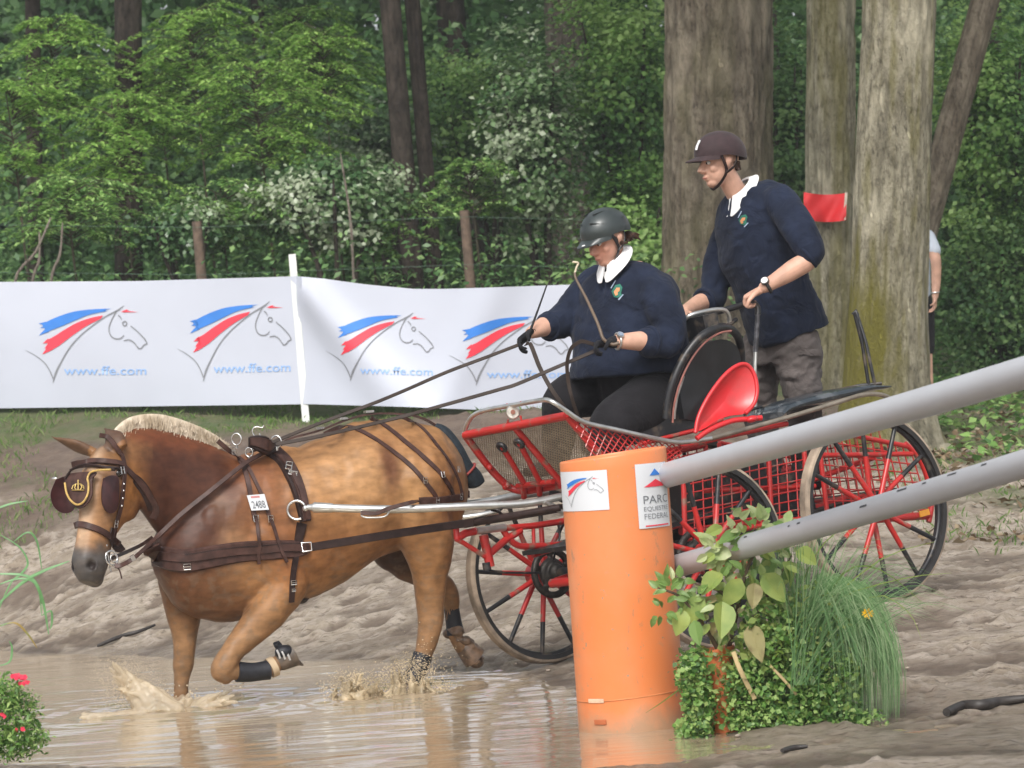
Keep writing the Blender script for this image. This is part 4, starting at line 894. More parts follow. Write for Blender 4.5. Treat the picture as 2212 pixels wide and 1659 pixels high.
def plate(name, outline, pt, nrm, t, m, parent, dish=0):
    """solid plate whose outline is seen at outline, lying in the plane (pt,nrm)"""
    a = catmull(list(outline)+[outline[0]], 4)[:-1]; F = [HF(x,y,pt,nrm) for x,y in a]; c = sum(F, V(0,0,0))/len(F); k = len(F); nn = nrm.normalized(); v = []
    for s, dd in ((1,dish),(.7,dish*.5),(.35,dish*.13),(0.02,0)):
        v += [c+(p-c)*s + nn*dd for p in F]
    top = list(v); v = v + [p - nn*t for p in top]; mb = MB(); o_ = len(top); f = []
    for i in range(3):
        for j in range(k):
            l = (j+1)%k; f += [(i*k+j, i*k+l, (i+1)*k+l, (i+1)*k+j), (o_+i*k+j, o_+(i+1)*k+j, o_+(i+1)*k+l, o_+i*k+l)]
    f += [tuple(3*k+j for j in range(k)), tuple(o_+3*k+j for j in range(k-1,-1,-1))] + [(j, o_+j, o_+(j+1)%k, (j+1)%k) for j in range(k)]
    mb.add(v, f); return link(name, mb, m, parent), F, c
M_BLINK = mat('blinker_leather', (.045,.014,.014), .35, var=.3, scale=20, spec=.5)
pB = HQ(.15,.07,-.115); nB = (HN*.55+HW*.75).normalized(); plate('blinker', [(118,1038),(142,1030),(157,1040),(163,1075),(156,1104),(134,1110),(114,1096),(107,1068)], pB, nB, .007, M_BLINK, br, dish=.02)
pN = HQ(.15,.07,.125); nN = (HW*.9+HN*.25).normalized(); plate('blinker', [(228,1032),(244,1026),(259,1032),(261,1068),(256,1100),(240,1108),(226,1090),(224,1058)], pN, nN, .007, M_BLINK, br, dish=-.012)
pS = HQ(.12,.178,0); nS = (HN*.9+Zv*.1).normalized()
sh = [(141,1022),(172,1018),(205,1018),(197,1032),(196,1050),(196,1068),(184,1088),(166,1096),(150,1086),(141,1066),(137,1042)]
so_, F_, c_ = plate('face_drop', sh, pS, nS, .006, M_LEA, br, dish=-.010)
mb = MB(); mb.tube(smooth_path([HF(x,y,pS,nS)+nS*.004 for x,y in ((141,1044),(145,1066),(154,1082),(168,1091),(182,1084),(191,1066),(192,1046),(190,1034),(196,1022),(210,1017),(240,1015))],4), .0055, 8); link('gold_edging', mb, mat('gold_cord',(.50,.33,.10),.55,.1,var=.2,scale=80), so_)
mb = MB(); em = lambda x, y: HF(60.6+.329*x, 849+.329*y, pS, nS)+nS*.005
for pts in ([(292,640),(330,640),(372,640)],[(292,632),(300,610),(318,600),(333,600),(350,600),(366,612),(372,632)],[(333,640),(333,582)],[(318,600),(310,625),(322,640)],[(350,600),(358,622),(345,640)]): mb.tube([em(*p) for p in pts], .0032, 6)
mb.ball(em(333,578), .005,.005,.005, n=8, m=6); link('crown_emblem', mb, M_BRASS, so_)
mb = MB(); q = HF(146,1022,pS,nS); mb.tube(smooth_path([HF(240,1010,pS,nS)-nS*.03, HF(190,1003,pS,nS), HF(158,1012,pS,nS), HF(140,1034,pS,nS)],4), .006, 8); link('blinker_stay', mb, M_LEAD, br)
mb = MB(); q = HF(118,1034,pB,nB); mb.ball(q, .018,.009,.009, (HW,HN,HA), n=10, m=8); link('rosette', mb, M_SIL, br)
# bit
bD = (HQ(.50,0,.085)-CAMP).dot(CF)
mb = MB(); mb.torus(P(241,1206,bD), (HW*.8+HN*.3), .034, .0055, 24, 8, sy=1.1); link('bit_ring', mb, M_SIL, br)
mb = MB(); mb.torus(P(246,1206,bD-.005), (HW*.8+HN*.3), .020, .0035, 20, 8); mb.ball(P(229,1179,bD), .010,.010,.012, n=10, m=8); mb.tube([P(229,1179,bD), P(236,1215,bD), P(240,1236,bD)], .004, 8); link('bit_cheek', mb, M_SIL, br)
mb = MB(); mb.tube(smooth_path([P(250,1222,bD), P(258,1232,bD-.01), P(263,1250,bD-.01)],4), .004, 6); link('curb_end', mb, M_LEA, br)
# breast collar and its hanging straps
pstrap('breast_collar', [(326,1180),(332,1196),(360,1206),(400,1212),(450,1204),(520,1192),(590,1188),(640,1186),(668,1184)], [.095,.10,.115,.12,.112,.105,.10,.09,.05], t=.012, off=.004, sm=8)
pstrap('collar_layer', [(330,1192),(360,1202),(400,1206),(450,1199),(520,1189),(600,1184),(660,1181)], .045, t=.022, off=.004, m=M_LEA, sm=8)
pstrap('collar_stitching', [(400,1199),(450,1191),(520,1181),(600,1176),(650,1173)], .006, t=.020, off=.008, m=M_LEAD, sm=8)
buckle(405,1224,.035,.028, off=.02); 
q, nr = surf(600,1188,.03); cD = (q-CAMP).dot(CF)
# far side of the collar
loop_strap('breast_collar', H(470,1196,0), HD, -HL, R(-12), R(105), .085, off=.001)
pstrap('neck_strap', [(470,952),(486,966),(521,997),(534,1033),(541,1070),(546,1100),(551,1124)], .026, off=.004, sm=6)
pstrap('neck_strap', [(516,990),(534,1006),(557,1053),(572,1084),(584,1124)], .020, off=.008, sm=6)
pstrap('drop_strap', [(552,1122),(557,1145),(561,1171),(561,1195),(559,1216)], .018, off=.024, sm=6); pstrap('drop_strap', [(584,1122),(589,1145),(596,1168),(606,1190),(617,1214)], .018, off=.024, sm=6)
for x_, y_ in ((506,974),(552,1121),(584,1121)): buckle(x_, y_, .024, .034, off=.014)
q, nr = surf(478,962); 
def terret(px, py, R_, D, r=.0045, sy=1.15):
    mb = MB(); mb.torus(P(px,py,D), HD*.35-CF, R_, r, 24, 8, u=Zv, sx=sy); mb.tube([P(px,py+R_*428,D), P(px+1,py+R_*428+8,D)], .008, 8); return link('terret', mb, M_SIL, HAR)
wD = (H(560,970,.10)-CAMP).dot(CF)
terret(511,949,.026,wD+.12); terret(538,977,.020,wD-.02); terret(597,954,.026,wD-.02)
mb = MB(); mb.tube(smooth_path([P(557,954,wD+.1),P(551,944,wD+.1),P(546,936,wD+.1),P(547,926,wD+.1),P(555,922,wD+.1),P(566,924,wD+.1),P(570,919,wD+.1)],5), .004, 8); mb.tube(smooth_path([P(557,954,wD+.1),P(562,944,wD+.1),P(560,936,wD+.1)],3), .004, 8); link('rein_hook', mb, M_SIL, HAR)
# saddle pad and girth
sad = [(536,955),(552,956),(572,962),(590,978),(620,1007),(640,1046),(653,1092),(659,1126)]
pstrap('saddle_pad', sad, [.05,.075,.095,.095,.085,.078,.07,.06], t=.018, off=.004, m=M_LEAD, sm=6); pstrap('saddle', [(x+2,y-1) for x,y in sad], [.04,.055,.066,.066,.06,.052,.046,.04], t=.026, off=.006, sm=6)
pstrap('saddle_strap', [(632,1030),(645,1060),(654,1090),(660,1125)], .024, t=.010, off=.030, sm=6)
loop_strap('saddle_pad', H(590,1100,0), Zv+HD*.20, -HL, R(4), R(100), .06, off=.001, t=.010, m=M_LEAD)
pstrap('girth', [(652,1130),(648,1150),(645,1165),(641,1190),(636,1216),(632,1250),(630,1280),(628,1300)], [.055,.05,.045,.034,.032,.03,.03,.03], t=.010, off=.004, m=M_LEAD, sm=6)
loop_strap('girth', H(632,1150,0), -Zv, -HL, R(-20), R(110), .045, m=M_LEAD)
buckle(623,1016,.030,.050, off=.036, r=.004, rot=.3); buckle(632,1030,.044,.020, off=.036, r=.0035, rot=.3); buckle(633,1258,.028,.02, off=.018); buckle(632,1274,.020,.012, off=.018)
sD = (surf(650,1100,.03)[0]-CAMP).dot(CF)
mb = MB(); mb.torus(P(641,1102,sD-.02), -CF+HD*.2, .047, .0075, 30, 10, a0=R(35), a1=R(300), u=CR); link('shaft_ring', mb, M_SIL, HAR)
pstrap('shaft_loop', [(654,1086),(660,1102),(662,1122)], .03, t=.02, off=.03, m=M_LEA, sm=2)
# number tag 2488
NT = [(533,1070),(571,1067),(581,1101),(543,1103)]; td = (surf(556,1086,.02)[0]-CAMP).dot(CF)-.012
A_, B_, C_, D_ = [P(x,y,td) for x,y in NT]
mb = MB(); nn = (B_-A_).cross(D_-A_).normalized(); nn = nn if nn.y < 0 else -nn
mb.add([A_,B_,C_,D_]+[q-nn*.003 for q in (A_,B_,C_,D_)], [(0,1,2,3),(7,6,5,4),(0,4,5,1),(1,5,6,2),(2,6,7,3),(3,7,4,0)]); tgt = link('number_tag', mb, M_WHITE, HAR, smooth=False)
def tf(u, v_): return A_.lerp(B_,u).lerp(D_.lerp(C_,u), v_)+nn*.0015
text('lettering', '2488', tf, .14, .88, .86, .46, M_TXT, tgt, .012)
mb = MB(); mb.add([tf(.2,.08),tf(.7,.08),tf(.7,.2),tf(.2,.2)],[(0,1,2,3)]); link('red_print', mb, mat('tag_red',(.6,.25,.25),.6), tgt, smooth=False)
# straps over loins and breeching
def over(name, pts, w, lat=.0, lift=6):  # strap on the back line, seen edge on
    P_ = smooth_path([H(x,y,lat) for x,y in pts], 6); mb = MB(); mb.strap(P_, [Zv]*len(P_), w, .010); return link(name, mb, M_LEA, HAR)
over('back_strap', [(604,966),(625,950),(690,932),(743,911),(796,897),(858,896),(908,904),(942,922)], .03)
for x_, y_ in ((690,930),(741,909),(797,894)): mb = MB(); q = H(x_,y_,0)+Zv*.012; mb.box(q, HD*.022, HL*.02, Zv*.006); link('buckle', mb, M_SIL, HAR)
pstrap('loin_strap', [(700,938),(743,921),(792,938),(842,971),(885,1004),(914,1036),(935,1063),(945,1082)], .024, off=.004)
pstrap('loin_strap', [(800,902),(818,912),(842,928),(878,957),(914,987),(950,1022),(973,1056),(980,1078)], .026, off=.004)
pstrap('crupper_strap', [(868,900),(895,914),(918,932),(950,971),(975,1007),(992,1046),(998,1080)], .020, off=.004)
pstrap('breeching', [(905,1082),(925,1080),(950,1080),(975,1076),(995,1074)], .036, t=.008, off=.006, sm=5)
loop_strap('breeching', H(850,1080,0), -HD, -HL, R(-15), R(100), .04)
for x_, y_ in ((918,1038),(954,1026),(987,1014),(992,1072),(943,1080)): buckle(x_, y_, .018, .030, off=.012)
# ================================================================== reins
M_REIN = mat('rein_leather', (.04,.028,.022), .6, var=.2, scale=20, spec=.25)
REI = empty('reins', P(1107,751,18.5), 'long brown leather reins running from the bit over the back to the driver', 'reins')
HRt = P(1132,738,18.62); HLt = P(1292,745,18.22)
def rein(name, pts, w, m=M_REIN, nrm=None):
    Q = smooth_path([P(x,y,d) for x,y,d in pts], 6); mb = MB(); mb.strap(Q, nrm or V(-.1,-.9,.45).normalized(), w, .004); return link(name, mb, m, REI)
rein('rein', [(587,956,wD-.03),(697,912,wD+.05),(800,874,18.3),(872,844.5,18.4),(965,804,18.5),(1050,772,18.55),(1110,749,18.6),(1128,742,18.62)], [.010]*18+[.012]*8+[.026]*17 if False else .020)
rein('rein', [(596,960,wD-.03),(700,940,wD-.06),(857,903,18.05),(938,881,18.1),(1077,842,18.17),(1119,829,18.18),(1203,793,18.2),(1274,763,18.22),(1292,752,18.22)], .021)
rein('rein_tail', [(1136,745,18.58),(1146,744,18.5),(1166,794,18.45),(1190,839,18.4),(1218,880,18.4),(1240,920,18.45)], .024, nrm=V(.3,-.95,0))
rein('rein_tail', [(1285,745,18.2),(1262,738,18.18),(1249,740,18.17),(1233,754,18.17),(1225,786,18.18),(1228,828,18.2),(1236,863,18.2),(1250,905,18.25)], .020, nrm=V(.3,-.95,0))
dd = [(surf(587,971,.02)[0]-CAMP).dot(CF)-.02]; rp = [(590,968),(555,986),(521,1007),(455,1060),(390,1112),(334,1165),(291,1204),(262,1221),(248,1222)]
ds = []
for i,(x,y) in enumerate(rp):
    q, nr_ = surf(x,y,.03); L_ = wD-.03 + (bD-wD+.03)*i/(len(rp)-1); ds.append(min((q-CAMP).dot(CF)-.005, L_+.05) if i < 6 else bD-.01)
rein('rein', [(x,y,d) for (x,y),d in zip(rp,ds)], .026, m=M_LEA)
mb = MB(); mb.strap([P(284,1208,bD-.03), P(292,1203,bD-.035)], -CF, .034, .004); link('rein_keeper', mb, M_SIL, REI)
over_far = smooth_path([P(232,1210,bD+.25), P(300,1180,18.6), P(330,1160,18.6)], 4); mb = MB(); mb.strap(over_far, -CF, .02, .004); link('rein', mb, M_LEA, REI)
# ================================================================== whips
wh = empty('whip', HRt, 'thin black driving whip held upright in the gloved far hand of the driver', 'whip')
mb = MB(); mb.tube([P(1143,722,18.6), P(1146,713,18.6), P(1164,664,18.6), P(1181,616,18.6)], [.008,.007,.005,.004], 8); link('stick', mb, mat('whip_black',(.015,.015,.018),.4), wh)
w2 = empty('whip', HLt, 'bent brown driving whip with a cream hooked tip in front of the driver', 'whip')
Q = smooth_path([P(x,y,d) for x,y,d in ((1338,741,18.12),(1322,744,18.12),(1304,733,18.12),(1296,712,18.14),(1287,689,18.16),(1266,644,18.25),(1251,616,18.3),(1243,599,18.33),(1242,589,18.34))], 5)
mb = MB(); mb.tube(Q, list(np.linspace(.010,.006,len(Q))), 10); link('stick', mb, mat('whip_brown',(.13,.09,.06),.45), w2)
mb = MB(); mb.tube(smooth_path([P(1242,589,18.34),P(1246,576,18.34),P(1249,568,18.34),P(1237,566,18.33)],4), .0058, 8); link('tip', mb, mat('whip_cream',(.7,.62,.45),.5), w2)
# ================================================================== shafts belong to the carriage (built below)
# ================================================================== the carriage
eb = (NR-NF).normalized(); el = (NF-FF); el = (el-eb*el.dot(eb)).normalized(); eu = eb.cross(el).normalized()
if eu.z < 0: eu = -eu
CO = (NF+FF)/2; TW = (NF-FF).length/2
def CX(b_, l, u): return CO+eb*b_+el*l+eu*u          # back, left (near side), up
def CP(px, py, l): return hit_plane(px, py, CO+el*l, el)
def CB(px, py, b_): return hit_plane(px, py, CO+eb*b_, eb)
M_RED = mat('red_paint', (.47,.020,.017), .38, scale=16, coat=.2, col2=(.25,.13,.095), thresh=(.56,.68), detail=7); M_BLK = mat('black_paint', (.014,.014,.016), .4, scale=14, coat=.1, col2=(.10,.078,.058), thresh=(.54,.68), detail=7)
M_TYRE = mat('rubber', (.022,.021,.021), .6, var=.3, scale=15); M_TREAD = mat('muddy_tread', (.30,.235,.175), .8, var=.45, scale=9, bump=.006, bscale=50)
M_STEEL = mat('galvanised_tube', (.62,.62,.60), .28, .85, var=.15, scale=14); M_IRON = mat('dark_iron', (.05,.045,.04), .5, .6, var=.4, scale=30, bump=.002, bscale=90)
M_MESH = mat('tan_mesh', (.36,.29,.20), .5, .3, var=.2, scale=20); M_PLAST = mat('red_plastic', (.60,.020,.026), .34, scale=9, coat=.15, col2=(.48,.03,.03), thresh=(.5,.7), detail=6)
CAR = empty('carriage', CX(.5,0,-.55), 'red and black four wheeled marathon carriage coming down the bank behind the horse', 'carriage')
def wheel(c, ax, r, nsp, rot, inner, disc=False, tw=.033):
    ax = ax.normalized(); u = (Zv-ax*Zv.dot(ax)).normalized(); v_ = ax.cross(u); w_ = empty('wheel', ORG['carriage']); w_.parent = CAR; w_.location = (0,0,0)
    mb = MB(); k = 72; prof = [(-tw,r-.044),(-tw*1.08,r-.02),(-tw,r-.008),(-tw*.62,r),(tw*.62,r),(tw,r-.008),(tw*1.08,r-.02),(tw,r-.044)]
    vs = [c+ax*a+(u*math.cos(2*math.pi*i/k)+v_*math.sin(2*math.pi*i/k))*rr for i in range(k) for a, rr in prof]; m_ = len(prof)
    for j in range(m_):
        mb.cur = 1 if j in (1,2,3,4,5) else 0
        mb.add([vs[i*m_+j] for i in range(k)]+[vs[i*m_+(j+1)%m_] for i in range(k)], [(i, (i+1)%k, k+(i+1)%k, k+i) for i in range(k)])
    link('tyre', mb, [M_TYRE, M_TREAD], w_)
    mb = MB(); mb.torus(c, ax, r-.046, .015, 64, 8, u=u); link('rim', mb, M_BLK, w_)
    mb = MB(); mb.disc(c, ax, .062, .12, 24); mb.disc(c+ax*.07, ax, .036, .05, 20, .028); link('hub', mb, M_RED, w_)
    for i in range(nsp):
        a = 2*math.pi*i/nsp+rot; d = u*math.cos(a)+v_*math.sin(a); s0 = c+d*.05+ax*(.025 if i%2 else -.025); s1 = c+d*(r-.048); md = s0.lerp(s1, .54); mb = MB()
        mb.cur = 0; mb.tube([s0, md], [.0155,.0135], 10); mb.cur = 1; mb.tube([md, s1], [.0136,.0115], 10); link('spoke', mb, [M_RED, M_BLK], w_)
    if disc:
        bc_ = c+ax*inner*.10; mb = MB(); k = 30
        for q, rr, ww in ((bc_, .118, .036), (bc_, .055, .05)): mb.torus(q, ax, rr, ww*.55, 36, 8)
        for i in range(5): a = i*1.2566; d = u*math.cos(a)+v_*math.sin(a); mb.bar(bc_+d*.05, bc_+d*.11, .03, .02, up=ax)
        mb.ball(bc_+ax*inner*.03, .05,.05,.05, n=12, m=8); link('brake_disc', fuse(mb, .007, 2), M_IRON, w_)
    return w_
wheel(FF, -el, RF, 12, .12, -1, True); wheel(NF, el, RF, 12, .25, -1, True)
BL = (NR-NF).length
NRc = NR; FRc = NR - el*2*TW
wheel(NRc, el, RR, 12, .05, -1); wheel(FRc, -el, RR, 12, .3, -1, True)
def T(name, pts, r, m, n=10, parent=None, sub=0):
    mb = MB(); mb.tube(smooth_path(pts, sub) if sub else pts, r, n); return link(name, mb, m, parent or CAR)
# axles, chassis
T('front_axle', [FF+el*.05, FF.lerp(NF,.3)-eu*.02, FF.lerp(NF,.7)-eu*.02, NF-el*.05], .030, M_BLK); T('rear_axle', [FRc+el*.05, NRc-el*.05], .032, M_BLK)
for l in (-.22,.22): T('chassis_rail', [CX(-.28,l,-.02), CX(.1,l,.0), CX(BL+.25,l,.03)], .028, M_RED)
T('crossbar', [CX(-.28,-.26,-.02), CX(-.28,.26,-.02)], .024, M_RED); T('crossbar', [CX(.35,-.30,.0), CX(.35,.30,.0)], .022, M_RED); T('crossbar', [CX(BL+.25,-.36,.03), CX(BL+.25,.36,.03)], .022, M_RED)
# front sub-frame seen between horse and marker
l0 = -.30
fr_ = lambda x, y, l=l0: CP(x, y, l)
T('frame_tube', [fr_(1089,1141), fr_(1150,1136), fr_(1204,1128), fr_(1300,1110)], .017, M_RED); T('frame_sleeve', [fr_(1028,1147,-.29), fr_(1090,1139,-.29)], .020, M_STEEL)
T('frame_tube', [fr_(988,1163), fr_(1005,1152), fr_(1030,1147)], .020, M_RED); T('frame_tube', [fr_(985,1165), fr_(1000,1172), fr_(1052,1205)], .013, M_RED)
T('frame_tube', [fr_(1044,1155), fr_(1052,1190), fr_(1059,1224)], .024, M_RED); T('frame_tube', [fr_(1058,1196), fr_(1090,1168), fr_(1125,1145)], .019, M_RED)
T('frame_tube', [fr_(1085,1142), fr_(1097,1160), fr_(1118,1178), fr_(1150,1180), fr_(1214,1176), fr_(1300,1168)], .017, M_RED, sub=4)
T('frame_tube', [fr_(985,1140), fr_(987,1165)], .016, M_RED); T('frame_foot', [fr_(1050,1215), fr_(1053,1232)], .022, M_BLK); T('brake_line', [fr_(1058,1232), fr_(1090,1237), fr_(1168,1238)], .006, M_BLK)
T('frame_tube', [fr_(1152,1137), fr_(1153,1176)], .010, M_RED); T('brake_line', [fr_(1205,1130), fr_(1209,1160), fr_(1200,1190), fr_(1196,1210)], .006, M_BLK, sub=4)
# swingletree, traces, shafts
T('swingletree', [CP(1004,1133,-.30), CP(1100,1116,.0), CP(1210,1096,.2)], .019, M_LEAD)
T('swingletree_end', [CP(1000,1118,-.25), CP(1040,1112,-.2), CP(1078,1104,-.1)], .014, M_STEEL); T('trace_hook', [CP(1062,1102,-.1), CP(1074,1104,-.1), CP(1088,1113,-.05)], .007, M_LEAD)
tr_ = [(672,1182,cD-.02),(760,1168,cD+.0),(809,1160,cD+.02),(900,1146,cD+.07),(974,1135,cD+.15),(1105,1115.5,18.25),(1204,1099,18.3),(1260,1090,18.35)]
mb = MB(); Q = smooth_path([P(x,y,d) for x,y,d in tr_], 6); mb.strap(Q, -CF, .042, .006); link('trace', mb, M_LEAD, HAR)
mb = MB(); q = P(661,1182,cD-.02); mb.tube([P(652,1173,cD-.025),P(672,1171,cD-.025),P(674,1189,cD-.025),P(654,1192,cD-.025)], .004, 8, closed=True); link('buckle', mb, M_SIL, HAR)
shp = [(676,1096,17.98),(740,1098,17.98),(860,1100,18.0),(960,1096,18.03),(1030,1093,18.06),(1120,1089,18.12),(1170,1082,18.16),(1212,1073,18.2),(1290,1062,18.28)]
Q = smooth_path([P(*a) for a in shp], 5); mb = MB(); mb.tube(Q, .0205, 16); sh_ = link('shaft', mb, M_STEEL, CAR)
mb = MB(); mb.tube([P(663,1096,17.98), P(674,1096,17.98), P(679,1096,17.98), P(716,1097,17.98), P(720,1097,17.98)], [.013,.018,.027,.024,.022], 16); mb.ball(P(660,1098,17.98), .016,.016,.016, n=10, m=8); link('shaft_end', mb, M_STEEL, CAR)
mb = MB(); mb.tube([P(x,y,d)-HL*.66+Zv*.0 for x,y,d in shp], .0205, 12); link('shaft', mb, M_STEEL, CAR)
mb = MB(); Q = smooth_path([P(780,1108,17.97),P(812,1109,17.96),P(835,1100,17.95),P(862,1092,17.95),P(890,1085,17.97),(surf(905,1082,.02)[0])],5); mb.strap(Q, -CF+Zv*.2, .022, .006); link('breeching_strap', mb, M_LEA, HAR)
mb = MB(); Q = smooth_path([P(783,1104,17.97),P(781,1114,17.97),P(795,1118,17.97),P(830,1116,17.97),P(842,1104,17.97)],4); mb.tube(Q, .005, 8); link('shaft_staple', mb, M_STEEL, CAR)
for t_ in ((1175,1084),(1196,1098)): T('shaft_clamp', [P(t_[0],t_[1],18.15), P(t_[0]+28,t_[1]+12,18.2)], .012, M_STEEL)
# footboard
TRc = CP(1225,898,.42); TLc = CP(1005,940,-.43); BLc = CP(1108,1062,-.43); BRc = TRc+(BLc-TLc); fbn = (TRc-TLc).cross(BLc-TLc).normalized()
if fbn.y > 0: fbn = -fbn
FB = lambda u, v_, o=0: TLc+(TRc-TLc)*u+(BLc-TLc)*v_+fbn*o
T('footboard_frame', [FB(0,0), FB(1,0)], .022, M_RED, 12); T('footboard_frame', [FB(0,0), FB(0,.55,.015), FB(.02,.9,.01), FB(.10,1.02)], .020, M_RED, 12, sub=4)
T('footboard_frame', [FB(1,0), FB(1,1)], .020, M_RED, 12); T('footboard_frame', [FB(.08,1.03), FB(1,1.02)], .019, M_RED, 12); T('footboard_frame', [FB(.485,0), FB(.485,1.0)], .018, M_RED, 12)
mb = MB(); N1, N2 = 46, 40
for i in range(N1):
    for k in range(N2):
        u0, v0 = (i+.5*(k%2))/N1, k/N2; 
        if u0 >= .985: continue
        a, b_, c_ = FB(u0, v0, -.008), FB(u0+.5/N1, v0+1/N2, -.012), FB(u0+1/N1, v0, -.008)
        mb.tube([a, b_, c_], .0026, 3, cap=False)
o_ = link('footboard_mesh', mb, M_MESH, CAR); o_['kind'] = 'stuff'
for (a, b_) in (((1085,965),(1131,1042)),((1122,957),(1165,1039))):
    A0, B0 = hit_plane(*a, FB(0,0,.03), fbn), hit_plane(*b_, FB(0,0,.03), fbn); T('pedal_strut', [A0, B0], .015, M_RED); mb = MB(); mb.torus(A0+fbn*.004, fbn, .021, .013, 18, 8); link('pedal_cap', mb, M_BLK, CAR)
A0 = lambda x, y: hit_plane(x, y, FB(0,0,.03), fbn)
T('pedal_bar', [A0(1118,1050), A0(1195,1040)], .015, M_RED); T('pedal_leg', [A0(1131,1045), A0(1132,1074)], .016, M_RED); T('pedal_leg', [A0(1164,1042), A0(1166,1068)], .016, M_RED)
for x_, y_ in ((1058,1010),(1092,1052),(1096,1048)): mb = MB(); mb.ball(A0(x_,y_), .018,.018,.018, n=8, m=6); link('bolt', mb, M_RED, CAR)
# silver rail along the front and the near side
FBf = lambda x, y: hit_plane(x, y, TLc+fbn*.0, eb)
rl = [FBf(1002,940), FBf(1010,915), FBf(1026,895), FBf(1060,884), FBf(1110,875), FBf(1160,866), CP(1182,864,.40), CP(1200,872,.45), CP(1222,887,.46), CP(1262,912,.46), CP(1330,928,.46), CP(1400,944,.46), CP(1450,954,.46), CP(1480,955,.46), CP(1540,946,.46)]
T('side_rail', rl, .0125, M_STEEL, 12, sub=4)
T('side_rail', [CP(1536,947,.46), CP(1600,930,.46), CP(1700,902,.46), CP(1800,872,.46), CP(1850,856,.46), CP(1880,851,.46), CP(1905,853,.44), CP(1925,862,.40)], .013, mat('muddy_steel',(.30,.26,.21),.4,.5,var=.3), 12, sub=4)
mb = MB(); q = FBf(1108,890); mb.torus(q, fbn*.3-CF*.7, .031, .006, 26, 8); ln = link('lamp_ring', mb, M_STEEL, CAR)
mb = MB(); mb.disc(q, fbn*.3-CF*.7, .030, .018, 24); link('lamp_glass', mb, mat('frosted_glass',(.62,.60,.55),.15,var=.2,scale=40,spec=.8), ln)
mb = MB(); mb.disc(q-CF*.012, -CF, .012, .01, 14); link('lamp_bulb', mb, mat('bulb_dark',(.30,.12,.08),.4), ln)
for a, b_ in (((1093,880),(1096,873)),((1124,873),(1126,868)),((1098,906),(1096,915)),((1124,898),(1127,912))): T('lamp_bracket', [FBf(*a), FBf(*b_)], .006, M_RED)
# side frames: red tubes and wire mesh
def wiregrid(A, B, C, D, nu, nv, r, name, diag=False, m=M_RED):
    mb = MB(); L = lambda u, v_: A.lerp(B,u).lerp(D.lerp(C,u), v_)
    if not diag:
        for i in range(nu+1): mb.tube([L(i/nu,0), L(i/nu,1)], r, 5, cap=False)
        for j in range(nv+1): mb.tube([L(0,j/nv), L(1,j/nv)], r, 5, cap=False)
    else:
        for i in range(-nv, nu+1):
            for s in (1,-1):
                u0 = i/nu if s > 0 else (i+nv)/nu; u1 = (i+nv)/nu if s > 0 else i/nu; a, b_ = 0., 1.
                if u0 < 0: a = (0-u0)/(u1-u0)
                if u1 < 0: b_ = (0-u0)/(u1-u0)
                if u0 > 1: a = (1-u0)/(u1-u0)
                if u1 > 1: b_ = (1-u0)/(u1-u0)
                if a < b_: mb.tube([L(u0+(u1-u0)*a, a), L(u0+(u1-u0)*b_, b_)], r, 5, cap=False)
    o_ = link(name, mb, m, CAR); o_['kind'] = 'stuff'; return o_
ls = .40
wiregrid(CP(1235,905,ls+.04), CP(1475,958,ls+.04), CP(1470,1000,ls+.04), CP(1275,985,ls+.04), 15, 4, .0038, 'side_mesh', True)
for l in (ls, -ls):
    q_ = (lambda p: p) if l > 0 else (lambda p: p-el*2*ls)
    A, B = q_(CP(1475,990,ls)), q_(CP(1735,930,ls)); C, D = q_(CP(1745,1118,ls)), q_(CP(1480,1165,ls))
    wiregrid(A, B, C, D, 13, 9, .0042, 'basket_mesh'); 
    for a, b_ in ((A,B),(D,C),(A,D),(B,C),(A.lerp(B,.70),D.lerp(C,.70))): T('basket_frame', [a, b_], .014, M_RED)
    E, F_, G_, H_ = q_(CP(1765,925,ls)), q_(CP(1965,965,ls)), q_(CP(2012,1120,ls)), q_(CP(1790,1135,ls))
    wiregrid(E, F_, G_, H_, 12, 8, .0042, 'basket_mesh')
    for a, b_ in ((E,F_),(E,H_)): T('basket_frame', [a, b_], .014, M_RED)
    T('basket_frame', [E.lerp(H_,.28), F_.lerp(G_,.10)], .014, M_RED)
    T('basket_hoop', [q_(CP(1955,958,ls)), q_(CP(1985,990,ls)), q_(CP(2005,1040,ls)), q_(CP(2012,1090,ls)), q_(CP(2006,1128,ls))], .015, M_RED, sub=4)
    T('basket_rail', [H_, q_(CP(1900,1122,ls)), q_(CP(2008,1112,ls))], .020, M_RED)
E1, F1, G1_, H1 = CX(BL+.42,-ls,.05), CX(BL+.42,ls,.05), CX(BL+.42,ls,.36), CX(BL+.42,-ls,.36); wiregrid(E1, F1, G1_, H1, 12, 5, .004, 'basket_mesh')
T('basket_frame', [CP(1470,1148,.30), CP(1700,1120,.30)], .02, M_RED); T('diagonal_stay', [CP(1520,1060,ls-.02), CP(1760,1050,ls-.02)], .014, M_RED)
mb = MB(); a_ = CP(1997,1108,ls+.025); mb.box(a_, eb*.035, el*.004, eu*.016); link('reflector', mb, mat('amber_reflector',(.85,.36,.03),.2,spec=.8), CAR)
